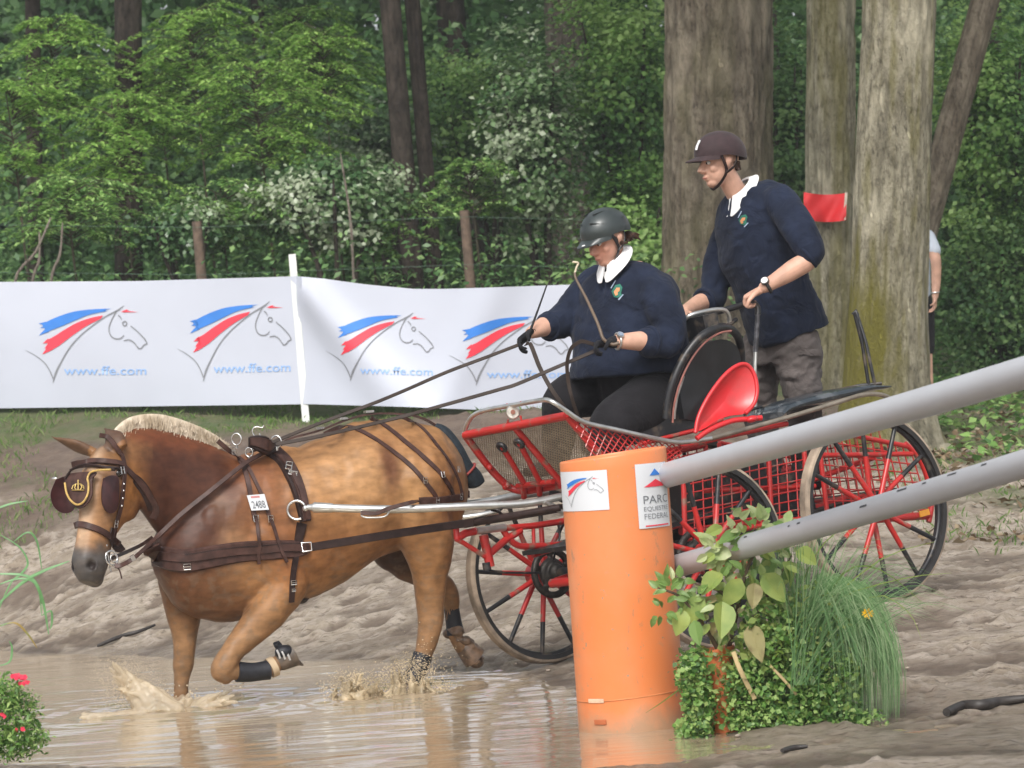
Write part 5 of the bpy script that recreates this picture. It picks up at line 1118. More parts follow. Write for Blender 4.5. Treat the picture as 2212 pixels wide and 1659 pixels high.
# floor and under-seat box
mb = MB(); mb.box(CX(.20,0,.16), eb*.55, el*.36, eu*.012); link('floor', mb, M_BLK, CAR)
mb = MB(); mb.box(CX(BL+.12,0,.02), eb*.36, el*.38, eu*.014); link('rear_step', mb, M_IRON, CAR)
mb = MB(); mb.box(CX(.62,0,.28), eb*.20, el*.30, eu*.11); link('seat_box', mb, M_BLK, CAR)
mb = MB(); mb.box(CX(.78,0,.13), eb*.34, el*.29, eu*.12); link('body_box', mb, M_BLK, CAR)  # black box added as the carriage body, darkening behind the red mesh
mb = MB(); mb.box(CX(.18,0,.02), eb*.30, el*.26, eu*.05); link('turntable_box', mb, M_IRON, CAR)
mb = MB(); mb.box(P(1405,925,18.62), eb*.30, el*.22, eu*.05); link('seat_rail_box', mb, M_BLK, CAR)
for l in (-.34,.34): T('floor_tube', [CX(-.30,l,.14), CX(.75,l,.17), CX(BL+.4,l,.22)], .016, M_RED)
T('floor_tube', [CP(1380,960,.30), CP(1520,925,.30), CP(1560,905,.30)], .012, M_RED); T('floor_tube', [CP(1400,985,.42), CP(1560,945,.42), CP(1700,915,.42)], .013, M_RED); T('brake_cable', [CP(1330,935,.25), CP(1500,915,.25), CP(1640,880,.25), CP(1900,830,.2)], .008, M_BLK, sub=3)
# driver's seat: cushion, hooped bumper tubes, backrest
sc_ = P(1425,855,18.72); mb = MB(); mb.box(sc_, eb*.20, el*.26, eu*.035); me = mb.mesh(); bm = bmesh.new(); bm.from_mesh(me); bmesh.ops.bevel(bm, geom=bm.edges[:], offset=.025, segments=3, affect='EDGES'); bm.to_mesh(me); bm.free(); link('seat_cushion', me, M_BLK, CAR)
hoop = [(1440,905,18.3),(1443,868,18.3),(1455,822,18.3),(1478,772,18.32),(1508,733,18.35),(1540,712,18.4),(1566,707,18.5),(1590,722,18.65),(1600,752,18.75),(1602,790,18.8)]
T('seat_hoop', [P(*h) for h in hoop], .022, M_BLK, 14, sub=4)
T('hoop_edging', [P(x+13,y+8,d+.02) for x,y,d in hoop[:7]], .006, mat('hoop_trim',(.40,.16,.13),.4), 8, sub=4)
T('seat_stay', [P(1456,905,18.33), P(1457,888,18.33), P(1462,855,18.33), P(1476,812,18.35)], .009, M_STEEL)
bkc = [(1470,905,18.45),(1462,850,18.45),(1480,790,18.5),(1515,745,18.5),(1560,735,18.6),(1588,760,18.75),(1590,820,18.8),(1560,880,18.75),(1510,910,18.6)]
mb = MB(); F_ = [P(*p) for p in bkc]; c_ = sum(F_, V(0,0,0))/len(F_); a = [Vector(q) for q in catmull([tuple(p) for p in F_+[F_[0]]], 4)[:-1]]; k = len(a); nn = (F_[2]-F_[0]).cross(F_[5]-F_[0]).normalized()
mb.add([p+nn*.03 for p in a]+[p-nn*.03 for p in a]+[c_+nn*.06, c_-nn*.06], [(i,(i+1)%k,k+(i+1)%k,k+i) for i in range(k)]+[(i,2*k,(i+1)%k) for i in range(k)]+[(k+i,k+(i+1)%k,2*k+1) for i in range(k)]); link('seat_back', mb, mat('seat_vinyl',(.02,.021,.024),.5,var=.3,scale=8,bump=.01,bscale=7), CAR)
T('backrest_frame', [P(1478,690,18.6), P(1500,678,18.6), P(1560,668,18.7), P(1576,690,18.75), P(1568,715,18.75)], .012, M_STEEL, sub=4)
mb = MB(); mb.box(P(1512,708,18.62), eb*.05, el*.10, eu*.06); link('backrest_pad', mb, M_BLK, CAR)
T('hand_rail', [P(1470,692,18.75), P(1500,684,18.75), P(1560,671,18.8), P(1600,660,18.85), P(1625,655,18.86), P(1636,664,18.85), P(1637,680,18.84)], .017, M_BLK, 14, sub=4)
T('hand_rail_post', [P(1637,676,18.84), P(1635,715,18.84), P(1632,760,18.84)], .013, mat('worn_black',(.08,.08,.09),.35,.3,var=.5,scale=30), 12); T('hand_rail_post', [P(1632,760,18.84), P(1630,820,18.83), P(1632,895,18.82)], .0105, M_STEEL, 12)
T('hoop_brace', [P(1590,690,18.8), P(1565,708,18.7), P(1540,725,18.6)], .012, M_BLK)
# red moulded mudguard seat
gp = [(1560+(x_-1560)*.93, 868+(y_-868)*.95) for x_, y_ in [(1490,943),(1496,910),(1512,875),(1536,838),(1564,806),(1592,788),(1612,790),(1627,812),(1633,845),(1626,876),(1606,898),(1570,904),(1540,914),(1515,930)]]
gD = 18.12; nG = (el*.85-eb*.25+Zv*.15).normalized(); plate('red_shell', gp, P(1560,860,gD), nG, .012, M_PLAST, CAR, dish=.045)
T('shell_lip', [hit_plane(x,y,P(1560,860,gD),nG)+nG*.045 for x,y in gp[:11]], .011, M_PLAST, sub=4)
T('shell_lip', [hit_plane(x,y,P(1560,860,gD),nG)+nG*.03 for x,y in ((1500,950),(1530,930),(1575,912),(1610,908),(1640,905))], .014, M_PLAST, sub=4)
mb = MB(); mb.ball(P(1624,905,18.1), .035,.03,.018, (eb,el,eu), n=12, m=8); link('shell_foot', mb, M_PLAST, CAR)
# rear fender, groom's bar
fp_ = [(1648,897,14),(1665,884,22),(1700,872,26),(1750,860,28),(1800,849,26),(1840,840,18),(1880,838,8)]
mb = MB(); fc = catmull(fp_, 5); mb.loft([(CP(x,y+4,.30), el*.17, eu*(h/830)) for x,y,h in fc], n=20, sub=1, p=2.6); link('rear_fender', mb, mat('wet_black_cover',(.035,.045,.055),.18,var=.7,scale=9,bump=.012,bscale=14,col2=(.10,.11,.12),thresh=(.5,.6)), CAR)
for o2 in (0, 14): T('groom_post', [P(1846+o2*.35,678,19.2+o2*.004), P(1862+o2*.6,740,19.2), P(1878+o2,842,19.2)], .010, M_BLK)
T('groom_post', [P(1843,680,19.2), P(1848,672,19.2), P(1852,682,19.2)], .013, M_BLK); T('cross_cable', [P(1800,845,19.2), P(1860,832,19.2), P(1905,828,19.2)], .009, M_BLK)
T('mudguard_arc', [P(2000,925,18.5), P(2018,960,18.5), P(2030,1000,18.5), P(2034,1040,18.5)], .006, M_IRON, sub=4) if False else None
# ================================================================== people
M_SKIN = mat('skin', (.62,.36,.26), .5, var=.12, scale=14, spec=.4); nodes(M_SKIN)[1].inputs['Subsurface Weight'].default_value = .08
M_SKINR = mat('flushed_skin', (.60,.25,.18), .5, var=.15, scale=14)
def cloth_mat(name, c, w=.35, sc=7, b=.012): 
    m = mat(name, c, .85, var=.25, scale=sc, spec=.15, sheen=.05); n, p = nodes(m)
    t = nd(n, 'ShaderNodeTexCoord'); nz = nd(n, 'ShaderNodeTexNoise'); nz.inputs['Scale'].default_value = sc; nz.inputs['Detail'].default_value = 3; nz.inputs['Distortion'].default_value = 1.6
    n.links.new(t.outputs['Object'], nz.inputs['Vector']); bp = nd(n, 'ShaderNodeBump'); bp.inputs['Distance'].default_value = b; n.links.new(nz.outputs[0], bp.inputs['Height']); n.links.new(bp.outputs[0], p.inputs['Normal']); return m
M_NAVY = cloth_mat('navy_jersey', (.013,.0185,.037), b=.016); M_BTROU = cloth_mat('black_trousers', (.014,.013,.015)); M_GTROU = cloth_mat('grey_trousers', (.105,.09,.085), b=.016, sc=9)
M_COLL = mat('white_collar', (.80,.80,.80), .7, var=.03); M_GLOVE = cloth_mat('black_glove', (.015,.015,.018), sc=30, b=.004); M_HAIR = mat('dark_hair', (.05,.022,.012), .5, var=.4, scale=40, bump=.01, bscale=40)
M_EYEW = mat('eye_white', (.7,.68,.65), .2, var=0); M_EYED = mat('iris', (.03,.02,.015), .15, var=0); M_LIP = mat('lip', (.42,.15,.12), .5)
def frame(f, up=Zv):
    f = f.normalized(); s = up.cross(f).normalized(); u = f.cross(s).normalized(); return f, s, u        # forward, his left, up
def head(mb, c, f, s, u, k=1.0, fat=1.0):
    B = lambda a, b_, d: c+(f*a+s*b_+u*d)*k
    ax = (f, s, u)
    mb.ball(B(-.012,0,.03), .098*k, .076*k*fat, .10*k, ax, 20, 14); mb.ball(B(.022,0,-.035), .068*k, .060*k*fat, .082*k, ax, 18, 12)
    mb.ball(B(.045,0,-.095), .034*k, .036*k*fat, .028*k, ax); mb.ball(B(.068,0,.028), .026*k, .052*k, .014*k, ax)
    mb.tube([B(.083,0,.018), B(.100,0,-.010), B(.114,0,-.032), B(.092,0,-.042)], [.009*k,.012*k,.016*k,.012*k], 10)
    for q in (-1,1): mb.ball(B(.093,.014*q,-.036), .011*k,.009*k,.009*k, ax, 10, 8); mb.ball(B(.055,.042*q*fat,-.025), .026*k,.020*k,.024*k, ax, 12, 8)
    for q in (-1,1):
        mb.loft([(B(-.005,.070*q*fat,-.030), f*.010*k, s*.006), (B(-.010,.080*q*fat,-.008), f*.017*k, s*.007), (B(-.012,.083*q*fat,.012), f*.019*k, s*.006), (B(-.010,.078*q*fat,.028), f*.010*k, s*.005)], n=12, sub=3)
    mb.ball(B(.084,0,-.066), .014*k, .024*k, .008*k, ax, 12, 8); mb.ball(B(.080,0,-.078), .013*k, .020*k, .008*k, ax, 12, 8)
    return B
def facebits(B, f, s, u, k, root, par):
    for q in (-1,1):
        mb = MB(); mb.ball(B(.077,.030*q,.004), .012*k,.014*k,.0095*k,(f,s,u),12,8); link('eye', mb, M_EYEW, root)
        mb = MB(); mb.ball(B(.087,.031*q,.002), .004*k,.006*k,.006*k,(f,s,u),10,8); link('iris', mb, M_EYED, root)
        mb = MB(); mb.tube([B(.088,.014*q,.022), B(.089,.032*q,.027), B(.078,.050*q,.020)], .0035*k, 6); link('eyebrow', mb, M_HAIR, root)
    mb = MB(); mb.tube([B(.089,-.020,-.071), B(.098,0,-.070), B(.089,.020,-.071)], .0030*k, 6); link('mouth', mb, M_LIP, root)
def hand(mb, wr, d, pn, side, curl=1.3, k=1.0, spread=0.0, thumbdir=None):
    """d towards the knuckles, pn out of the palm; side = direction of the thumb edge"""
    d = d.normalized(); pn = (pn-d*pn.dot(d)).normalized(); sd = (side-d*side.dot(d)-pn*side.dot(pn)).normalized()
    mb.loft([(wr, sd*.027*k, pn*.019*k),(wr+d*.03*k, sd*.034*k, pn*.019*k),(wr+d*.065*k, sd*.041*k, pn*.017*k),(wr+d*.088*k, sd*.041*k, pn*.014*k)], n=14, sub=3, p=2.5)
    for i, (o_, L) in enumerate(((.030,.070),(.010,.078),(-.011,.072),(-.031,.056))):
        p = wr+d*(.082-.004*i)*k+sd*o_*k; pts = [p-d*.02*k, p]; a = .25; q = p
        for L_ in (L*.45, L*.32, L*.25):
            a += curl*(.8 if L_ < L*.4 else .62); dirn = d*math.cos(a)+pn*math.sin(a)+sd*spread*(1.5-i)*.1; q = q+dirn*L_*k; pts.append(q)
        mb.limb([(pts[0],.0095*k),(pts[1],.0100*k),(pts[2],.0092*k),(pts[3],.0084*k),(pts[4],.0072*k)], n=10, sub=2)
    t0 = wr+d*.018*k+sd*.026*k; td = thumbdir or (d*.6+sd*.55+pn*.55)
    td = td.normalized(); t1 = t0+(d*.45+sd*.75+pn*.15).normalized()*.038*k; t2 = t1+td*.034*k; t3 = t2+(td-sd*.5+pn*.4).normalized()*.026*k
    mb.limb([(t0,.0145*k),(t1,.0125*k),(t2,.0105*k),(t3,.0085*k)], n=10, sub=2)
def chainr(mb, pts, n=18): mb.limb([(Vector(p), r) for p, r in pts], n=n)
def helmet(root, c, f, s, u, k, m, kind, name='helmet'):
    B = lambda a, b_, d: c+(f*a+s*b_+u*d)*k
    mb = MB(); n_ = 36; rows = []
    for i in range(11):
        ph = (i/10)*(math.pi/2*1.12); rows.append([B(-.012+.134*math.sin(ph)*math.cos(t)*(1.02 if math.cos(t) < 0 else 1), .106*math.sin(ph)*math.sin(t), .052+.104*math.cos(ph)+(-.028*max(0,-math.cos(t))*(i/10)**2)) for t in np.linspace(0,2*math.pi,n_,endpoint=False)])
    v = [p for r_ in rows for p in r_]; mb.add(v, [(i*n_+j, i*n_+(j+1)%n_, (i+1)*n_+(j+1)%n_, (i+1)*n_+j) for i in range(10) for j in range(n_)])
    inner = [c+u*.03*k+(p-c-u*.03*k)*.93 for p in v]; mb.add(inner, [(i*n_+(j+1)%n_, i*n_+j, (i+1)*n_+j, (i+1)*n_+(j+1)%n_) for i in range(10) for j in range(n_)])
    o_ = len(v); mb.f += [(10*n_+j, 10*n_+(j+1)%n_, o_+10*n_+(j+1)%n_, o_+10*n_+j) for j in range(n_)]; mb.mi += [0]*n_
    h = link(name, mb, m, root)
    mb = MB(); pk = []
    for j in range(13):
        t = -1.15+2.3*j/12; pk.append((B(-.012+.130*math.cos(t), .104*math.sin(t), .034), B(-.012+.130*math.cos(t)+.062*math.cos(t*1.1)*math.cos(t*1.25), .104*math.sin(t)*.98, .016)))
    v = [q for a, b_ in pk for q in (a+u*.004, b_+u*.003, b_-u*.003, a-u*.006)]; mb.add(v, [(i*4+j, i*4+(j+1)%4, (i+1)*4+(j+1)%4, (i+1)*4+j) for i in range(12) for j in range(4)]+[(0,1,2,3),(51,50,49,48)]); link('peak', mb, m, h)
    for q in (-1,1):
        mb = MB(); sp_ = [B(.035,.078*q,.05), B(.018,.086*q,.0), B(.006,.075*q,-.05), B(.035,.045*q,-.105), B(.050,.0,-.128)]; mb.strap(smooth_path(sp_,4), [ (p-c).normalized() for p in smooth_path(sp_,4)], .016*k, .003); link('chin_strap', mb, M_LEAD if kind else M_BLK, h)
        mb = MB(); sp_ = [B(-.060,.075*q,.03), B(-.040,.084*q,-.02), B(.006,.077*q,-.052)]; mb.strap(smooth_path(sp_,4), [(p-c).normalized() for p in smooth_path(sp_,4)], .014*k, .003); link('chin_strap', mb, M_LEAD if kind else M_BLK, h)
    return h, B
def collar(root, pts, w=.045):
    """white collar band: pts along the neckline (point, outward normal)"""
    P_ = smooth_path([p for p, _ in pts], 5); N_ = smooth_path([q for _, q in pts], 5); mb = MB(); mb.strap(P_, [q.normalized() for q in N_], w, .006); return link('collar', mb, M_COLL, root)
def collar2(root, c, f, l, k):
    l = (l-f*l.dot(f)).normalized(); u = f.cross(l).normalized(); u = u if u.z > 0 else -u
    mb = MB(); n_ = 40
    for sgn in (1,-1):
        rows = []
        for i in range(n_+1):
            ph = R(8)+(math.pi-R(8))*i/n_; cs, sn = math.cos(ph), math.sin(ph); tip = .45*math.exp(-((ph-R(20))/R(20))**2)
            e = lambda rf, rl, h: c+(f*cs*rf+l*sgn*sn*rl+u*h)*k
            rows.append([e(.060,.062,.020-.03*cs), e(.066,.068,.030-.03*cs), e(.074,.074,.028-.03*cs), e(.105+.02*tip,.100,-.002-.055*cs-.018*tip), e(.122+.045*tip,.112,-.018-.07*cs-.035*tip), e(.118+.045*tip,.108,-.022-.07*cs-.035*tip), e(.098,.094,-.004-.055*cs), e(.068,.068,.016-.03*cs)])
        m_ = 8; mb.add([p for r_ in rows for p in r_], [(i*m_+j, i*m_+(j+1)%m_, (i+1)*m_+(j+1)%m_, (i+1)*m_+j) for i in range(n_) for j in range(m_)]+[tuple(range(m_)), tuple(n_*m_+j for j in range(m_-1,-1,-1))])
    mb.add([c+(f*.080+l*.04-u*.05)*k, c+(f*.080-l*.04-u*.05)*k, c+(f*.112-u*.105)*k, c+(f*.070-u*.06)*k], [(0,1,2),(0,3,1),(0,2,3),(1,3,2)])
    return link('collar', mb, M_COLL, root)
# ------------------------------------------------------------------ driver
fwd = -eb; fwdh = V(fwd.x, fwd.y, 0).normalized(); lft = V(-fwdh.y, fwdh.x, 0)
if lft.y > 0: lft = -lft
DR = empty('person', P(1400,870,18.8), 'seated driver in navy rugby shirt, black trousers and dark grey helmet holding the reins', 'person')
ff = (fwdh*math.cos(R(3)) + lft*math.sin(R(3))); hf = (ff*math.cos(R(17))-Zv*math.sin(R(17))); hf, hs, hu = frame(hf)
k = 1.04; hc = P(1309,519,18.58)
mb = MB(); Bd = head(mb, hc, hf, hs, hu, k, 1.16)
sk = lambda x, y, d: P(x, y, d)
chainr(mb, [(hc-hu*.06-hf*.02,.062),(P(1330,580,18.72),.07),(P(1345,610,18.75),.09)])
tor = [(1350,566,.085,.08),(1352,584,.17,.12),(1352,605,.245,.16),(1356,645,.29,.20),(1358,700,.30,.235),(1360,750,.305,.25),(1370,790,.26,.20),(1388,830,.23,.20),(1405,860,.22,.20)]
def torso(mb, tor, D, l, f, e=0, D1=None):
    mb.loft([(P(x,y,D+((D1 or D)-D)*i/(len(tor)-1)), l*(a+e), f*(b_+e)) for i,(x,y,a,b_) in enumerate(tor)], n=28, sub=4, p=2.2)
torso(mb, tor, 18.76, lft, fwdh, 0, 18.84)
LA = [(P(1392,606,18.60),.080),(P(1428,660,18.45),.080),(P(1444,700,18.40),.068),(P(1440,738,18.36),.058),(P(1400,737,18.28),.055),(P(1350,737,18.22),.042),(P(1331,738,18.2),.035)]
RA = [(P(1292,612,18.92),.080),(P(1255,648,18.92),.078),(P(1226,680,18.86),.070),(P(1205,700,18.80),.064),(P(1180,704,18.73),.055),(P(1158,714,18.67),.040),(P(1148,718,18.65),.034)]
chainr(mb, LA); chainr(mb, RA)
TLg = [(P(1425,850,18.62),.13),(P(1385,880,18.45),.125),(P(1325,915,18.30),.10),(P(1310,960,18.28),.08),(P(1300,1010,18.3),.065),(P(1290,1055,18.3),.05)]
TRg = [(P(1345,835,18.98),.12),(P(1280,845,18.90),.115),(P(1222,862,18.80),.095),(P(1212,910,18.8),.08),(P(1205,960,18.8),.062),(P(1200,1000,18.8),.05)]
chainr(mb, TLg); chainr(mb, TRg)
body = fuse(mb, .0065, 3); vcs = coords(body); ccc = np.tile((1.,1.,1.),(len(vcs),1)); face_d = np.linalg.norm(vcs-np.array(Bd(.06,.0,-.03)),axis=1); ccc = ccc*(1-sstep(.12,.03,face_d)[:,None]*np.array((.0,.18,.2)))
set_col(body, ccc); M_SKA = mat('skin_toned', (.62,.36,.26), .5, var=.12, scale=14, attr='Col'); bdy = link('body', body, M_SKA, DR)
facebits(Bd, hf, hs, hu, k, DR, None)
# gloves
mb = MB(); wl, wr_ = P(1322,740,18.19), P(1150,717,18.65)
hand(mb, wl, P(1285,744,18.16)-wl, V(0,-.25,-1), V(0,-1,.2), 1.15, 1.02); chainr(mb, [(P(1330,738,18.2),.034),(wl,.031)]); link('glove', fuse(mb, .004, 2), M_GLOVE, DR)
mb = MB(); hand(mb, wr_, P(1122,738,18.62)-wr_, V(-.3,-.5,-1), V(-.2,-.5,1), .85, 1.08, spread=.8); chainr(mb, [(P(1155,715,18.66),.034),(wr_,.032)]); link('glove', fuse(mb, .004, 2), M_GLOVE, DR)
# shirt
mb = MB(); torso(mb, tor[:6]+[(1360,785,.312,.275),(1362,812,.295,.27)], 18.74, lft, fwdh, .024, 18.72)
def grow(ch, e, upto=None): return [(p, r+e) for p, r in ch[:upto]]
mb.limb(grow(LA,.024,4)+[(P(1402,738,18.29),.080)]); mb.limb(grow(RA,.022,4)+[(P(1190,704,18.76),.078)])
sm = fuse(mb, .009, 22); va = coords(sm).astype(float); nz_ = (fbm(va[:,0]*1+va[:,2]*.6+9, va[:,2]*1.0-va[:,0]*.5, .13, 3, 311)-.5); vn = np.array([tuple(q.normal) for q in sm.vertices]); cr_ = fbm(va[:,0]*1.2+va[:,2]*.9+40, va[:,2]*1.1-va[:,0]*.7+40, .16, 2, 377)-.5; va += vn*(nz_*.038-.0035*np.exp(-(cr_/.07)**2)+.001)[:,None]; sm.vertices.foreach_set('co', va.astype(np.float32).ravel()); sm.update()
shirt = link('shirt', sm, M_NAVY, DR)
def cuff(c, d, r, root, m=M_NAVY): mb = MB(); mb.torus(c, d, r, .012, 24, 8); return link('cuff', mb, m, root)
cuff(P(1404,738,18.295), LA[-3][0]-LA[-4][0], .071, DR); cuff(P(1186,705,18.745), RA[-3][0]-RA[-4][0], .069, DR)
SB = BVHTree.FromPolygons([Vector(v) for v in va], [tuple(p.vertices) for p in sm.polygons])
def sproj(bvh, px, py, off, Df):
    q, nr_, _, _ = bvh.ray_cast(CAMP, ray(px,py).normalized())
    return (q+nr_*off, nr_) if q is not None else (P(px,py,Df), -CF)
def flat_patch(name, poly, bvh, Df, m, parent, off=.004, t=.003, n=5):
    """thin cloth piece lying on a garment"""
    a = [Vector((x,y,0)) for x,y in poly]; c = sum(a, V(0,0,0))/len(a); L = len(a); v = []; mb = MB()
    for s in np.linspace(1,0.02,n):
        for p in a: q = c+(p-c)*float(s); w, nr_ = sproj(bvh, q.x, q.y, off, Df); v.append(w-CF*.002)
    mb.add(v, [(i*L+j, i*L+(j+1)%L, (i+1)*L+(j+1)%L, (i+1)*L+j) for i in range(n-1) for j in range(L)]); return link(name, mb, m, parent, smooth=False)
def dens(poly, k=4):
    out = []
    for i in range(len(poly)):
        a, b_ = poly[i], poly[(i+1)%len(poly)]; out += [(a[0]+(b_[0]-a[0])*t/k, a[1]+(b_[1]-a[1])*t/k) for t in range(k)]
    return out
M_GRN = mat('badge_green', (.02,.16,.11), .7); M_ORB = mat('badge_orange', (.65,.28,.12), .7); M_BW = mat('badge_thread', (.35,.42,.55), .7)
def badge(cx, cy, k, bvh, Df, par):
    S = lambda pts: dens([(cx+x*k, cy+y*k) for x, y in pts], 3)
    flat_patch('badge', S([(-11,2),(-4,-10),(6,-13),(11,-6),(8,6),(11,10),(2,15),(-6,13)]), bvh, Df, M_GRN, par, .006)
    flat_patch('badge', S([(-6,3),(-1,-5),(6,-5),(5,2),(1,4),(2,9),(-3,11)]), bvh, Df, M_ORB, par, .009)
    flat_patch('badge', S([(-13,-5),(-4,-21),(-2,-20),(-11,-4)]), bvh, Df, M_BW, par, .006); flat_patch('badge', S([(2,18),(12,8),(14,9),(4,20)]), bvh, Df, M_BW, par, .006)
badge(1334,628,1.05,SB,18.5,shirt)
collar2(DR, P(1326,560,18.60), (fwdh*.92+lft*.15-Zv*.22).normalized(), lft, .92)
# collar drawn on the shirt
# trousers
mb = MB(); mb.limb(grow(TLg,.022,6)); mb.limb(grow(TRg,.022,6)); torso(mb, [(1378,775,.275,.225),(1392,805,.285,.235),(1400,835,.28,.24),(1410,868,.27,.24),(1414,890,.24,.2)], 18.80, lft, fwdh, .01)
link('trousers', fuse(mb, .01, 4), M_BTROU, DR)
for ch in (TLg, TRg):
    q = ch[-1][0]; mb = MB(); mb.loft([(q-fwdh*.06-Zv*.02, lft*.04, Zv*.045),(q+fwdh*.02-Zv*.01, lft*.048, Zv*.055),(q+fwdh*.12-Zv*.03, lft*.05, Zv*.035),(q+fwdh*.20-Zv*.035, lft*.03, Zv*.022)], n=16, sub=3); link('shoe', mb, M_BLK, DR)
# watch, hair, helmet
q = P(1334,737,18.2); ad = (LA[-1][0]-LA[-3][0]).normalized(); mb = MB(); mb.torus(q, ad, .041, .006, 24, 8); wt = link('watch', mb, M_STEEL, DR)
mb = MB(); wn = (V(.0,-.75,.65)-ad*V(.0,-.75,.65).dot(ad)).normalized(); mb.disc(q+wn*.046, wn, .019, .010, 20); link('watch_face', mb, M_STEEL, wt)
mb = MB(); mb.disc(q+wn*.052, wn, .014, .003, 20); link('watch_dial', mb, mat('dial',(.25,.30,.38),.2), wt)
mb = MB()
for i in range(46):
    a = rng.uniform(-1,1); q = Bd(-.085-.02*rng.random(), .06*a+.01, .0-.035*rng.random()); e = Bd(-.14-.03*rng.random(), .05*a+rng.normal()*.02, -.03-.03*rng.random()); mb.tube(smooth_path([q, q.lerp(e,.5)+hu*.012, e],3), [.012,.012,.011,.010,.008,.006,.003], 6)
for i in range(10):
    for q_ in (-1,1): mb.tube([Bd(.0+.05*rng.random()*.3,.082*q_,.01), Bd(-.02,.088*q_,-.03), Bd(-.06,.08*q_,-.04)], [.010,.012,.006], 6)
link('hair', mb, M_HAIR, DR)
M_HELG = mat('grey_helmet', (.035,.045,.045), .35, var=.25, scale=6, spec=.5, coat=.2); hm, BH = helmet(DR, hc, hf, hs, hu, k*1.04, M_HELG, 0)
for q_ in (-1,1):
    mb = MB(); mb.tube(smooth_path([BH(.10,.03*q_,.115), BH(.04,.085*q_,.09), BH(-.06,.088*q_,.085), BH(-.115,.04*q_,.10)],5), .004, 6); mb.tube(smooth_path([BH(.06,.03*q_,.145), BH(-.02,.055*q_,.135), BH(-.03,.095*q_,.065)],5), .0035, 6); link('vent_ridge', mb, mat('helmet_ridge',(.012,.016,.016),.4), hm)
mb = MB(); mb.ball(BH(.165,.02,.026), .012,.008,.004,(hf,hs,hu),8,6); link('logo', mb, M_COLL, hm)
# ------------------------------------------------------------------ groom
GR = empty('person', P(1700,1040,19.35), 'standing groom in navy rugby shirt, brown helmet and grey trousers leaning forward on the rail', 'person')
gf = (fwdh*math.cos(R(-12))+lft*math.sin(R(-12))).normalized(); hf2 = (gf*math.cos(R(2))-Zv*math.sin(R(2))); hf2, hs2, hu2 = frame(hf2)
k2 = 1.06; hc2 = P(1553,352,19.05)
gl = V(-gf.y, gf.x, 0); gl = gl if gl.y < 0 else -gl
mb = MB(); Bg = head(mb, hc2, hf2, hs2, hu2, k2, 1.0)
chainr(mb, [(hc2-hu2*.055-hf2*.03,.058),(P(1592,418,19.12),.060),(P(1612,448,19.16),.085)])
gt = [(1616,402,.10,.09),(1624,424,.185,.145),(1630,450,.222,.175),(1636,490,.236,.19),(1644,550,.23,.185),(1664,610,.212,.175),(1684,665,.205,.175),(1700,712,.21,.185),(1704,750,.19,.16)]
ga = (P(1700,750,19.3)-P(1612,428,19.15)).normalized()
def gtorso(mb, tor, e):
    mb.loft([(P(x,y,19.15+.15*i/(len(tor)-1)), gl*(a+e), (gf-ga*gf.dot(ga)).normalized()*(b_+e)) for i,(x,y,a,b_) in enumerate(tor)], n=28, sub=4, p=2.2)
gtorso(mb, gt, -.035)
GLA = [(P(1684,436,18.98),.072),(P(1722,484,18.85),.066),(P(1752,550,18.80),.054),(P(1712,583,18.80),.053),(P(1672,608,18.80),.040),(P(1652,620,18.80),.033)]
GRA = [(P(1590,480,19.38),.072),(P(1558,560,19.42),.065),(P(1540,640,19.40),.055),(P(1512,655,19.30),.050),(P(1488,668,19.15),.038),(P(1478,674,19.05),.032)]
chainr(mb, GLA); chainr(mb, GRA)
hand(mb, P(1644,626,18.80), P(1600,648,18.84)-P(1644,626,18.80), V(-.1,.2,-1), V(-.3,-1,0), 1.25, 1.08, thumbdir=V(-.7,-.3,-.8))
hand(mb, P(1478,674,19.05), P(1462,684,18.9)-P(1478,674,19.05), V(-.1,.2,-1), V(.7,-.6,0), 1.2, 1.0)
GLL = [(P(1722,745,19.2),.105),(P(1728,810,19.2),.092),(P(1736,880,19.2),.07),(P(1740,950,19.22),.062),(P(1745,1020,19.25),.05)]
GRL = [(P(1650,748,19.45),.105),(P(1640,810,19.42),.092),(P(1640,880,19.4),.07),(P(1650,950,19.42),.062),(P(1660,1015,19.45),.05)]
chainr(mb, GLL); chainr(mb, GRL)
body = fuse(mb, .005, 2); vcs = coords(body); ccc = np.tile((1.,1.,1.),(len(vcs),1)); set_col(body, ccc*1.0); link('body', body, M_SKA, GR); facebits(Bg, hf2, hs2, hu2, k2, GR, None)
mb = MB(); gtorso(mb, []+gt[:-1]+[(1708,724,.215,.19)], .024)
mb.limb(grow(GLA,.026,2)+[(P(1745,530,18.81),.088),(P(1752,546,18.80),.082)]); mb.limb(grow(GRA,.026,3)+[(P(1528,648,19.35),.074)])
sm = fuse(mb, .009, 22); va = coords(sm).astype(float); nz_ = (fbm(va[:,0]*1-va[:,2]*.7+29, va[:,2]*.7+va[:,0]*.6, .15, 3, 321)-.5); vn = np.array([tuple(q.normal) for q in sm.vertices]); cr_ = fbm(va[:,0]*1.2+va[:,2]*.9+40, va[:,2]*1.1-va[:,0]*.7+40, .16, 2, 377)-.5; va += vn*(nz_*.038-.0035*np.exp(-(cr_/.07)**2)+.001)[:,None]; sm.vertices.foreach_set('co', va.astype(np.float32).ravel()); sm.update()
shirt2 = link('shirt', sm, M_NAVY, GR); cuff(P(1744,553,18.80), GLA[3][0]-GLA[2][0], .066, GR); cuff(P(1522,651,19.33), GRA[3][0]-GRA[2][0], .064, GR); SB2 = BVHTree.FromPolygons([Vector(v) for v in va], [tuple(p.vertices) for p in sm.polygons])
badge(1606,474,.85,SB2,19.0,shirt2)
collar2(GR, P(1602,413,19.10), (gf*.85-Zv*.30).normalized(), gl, .94)
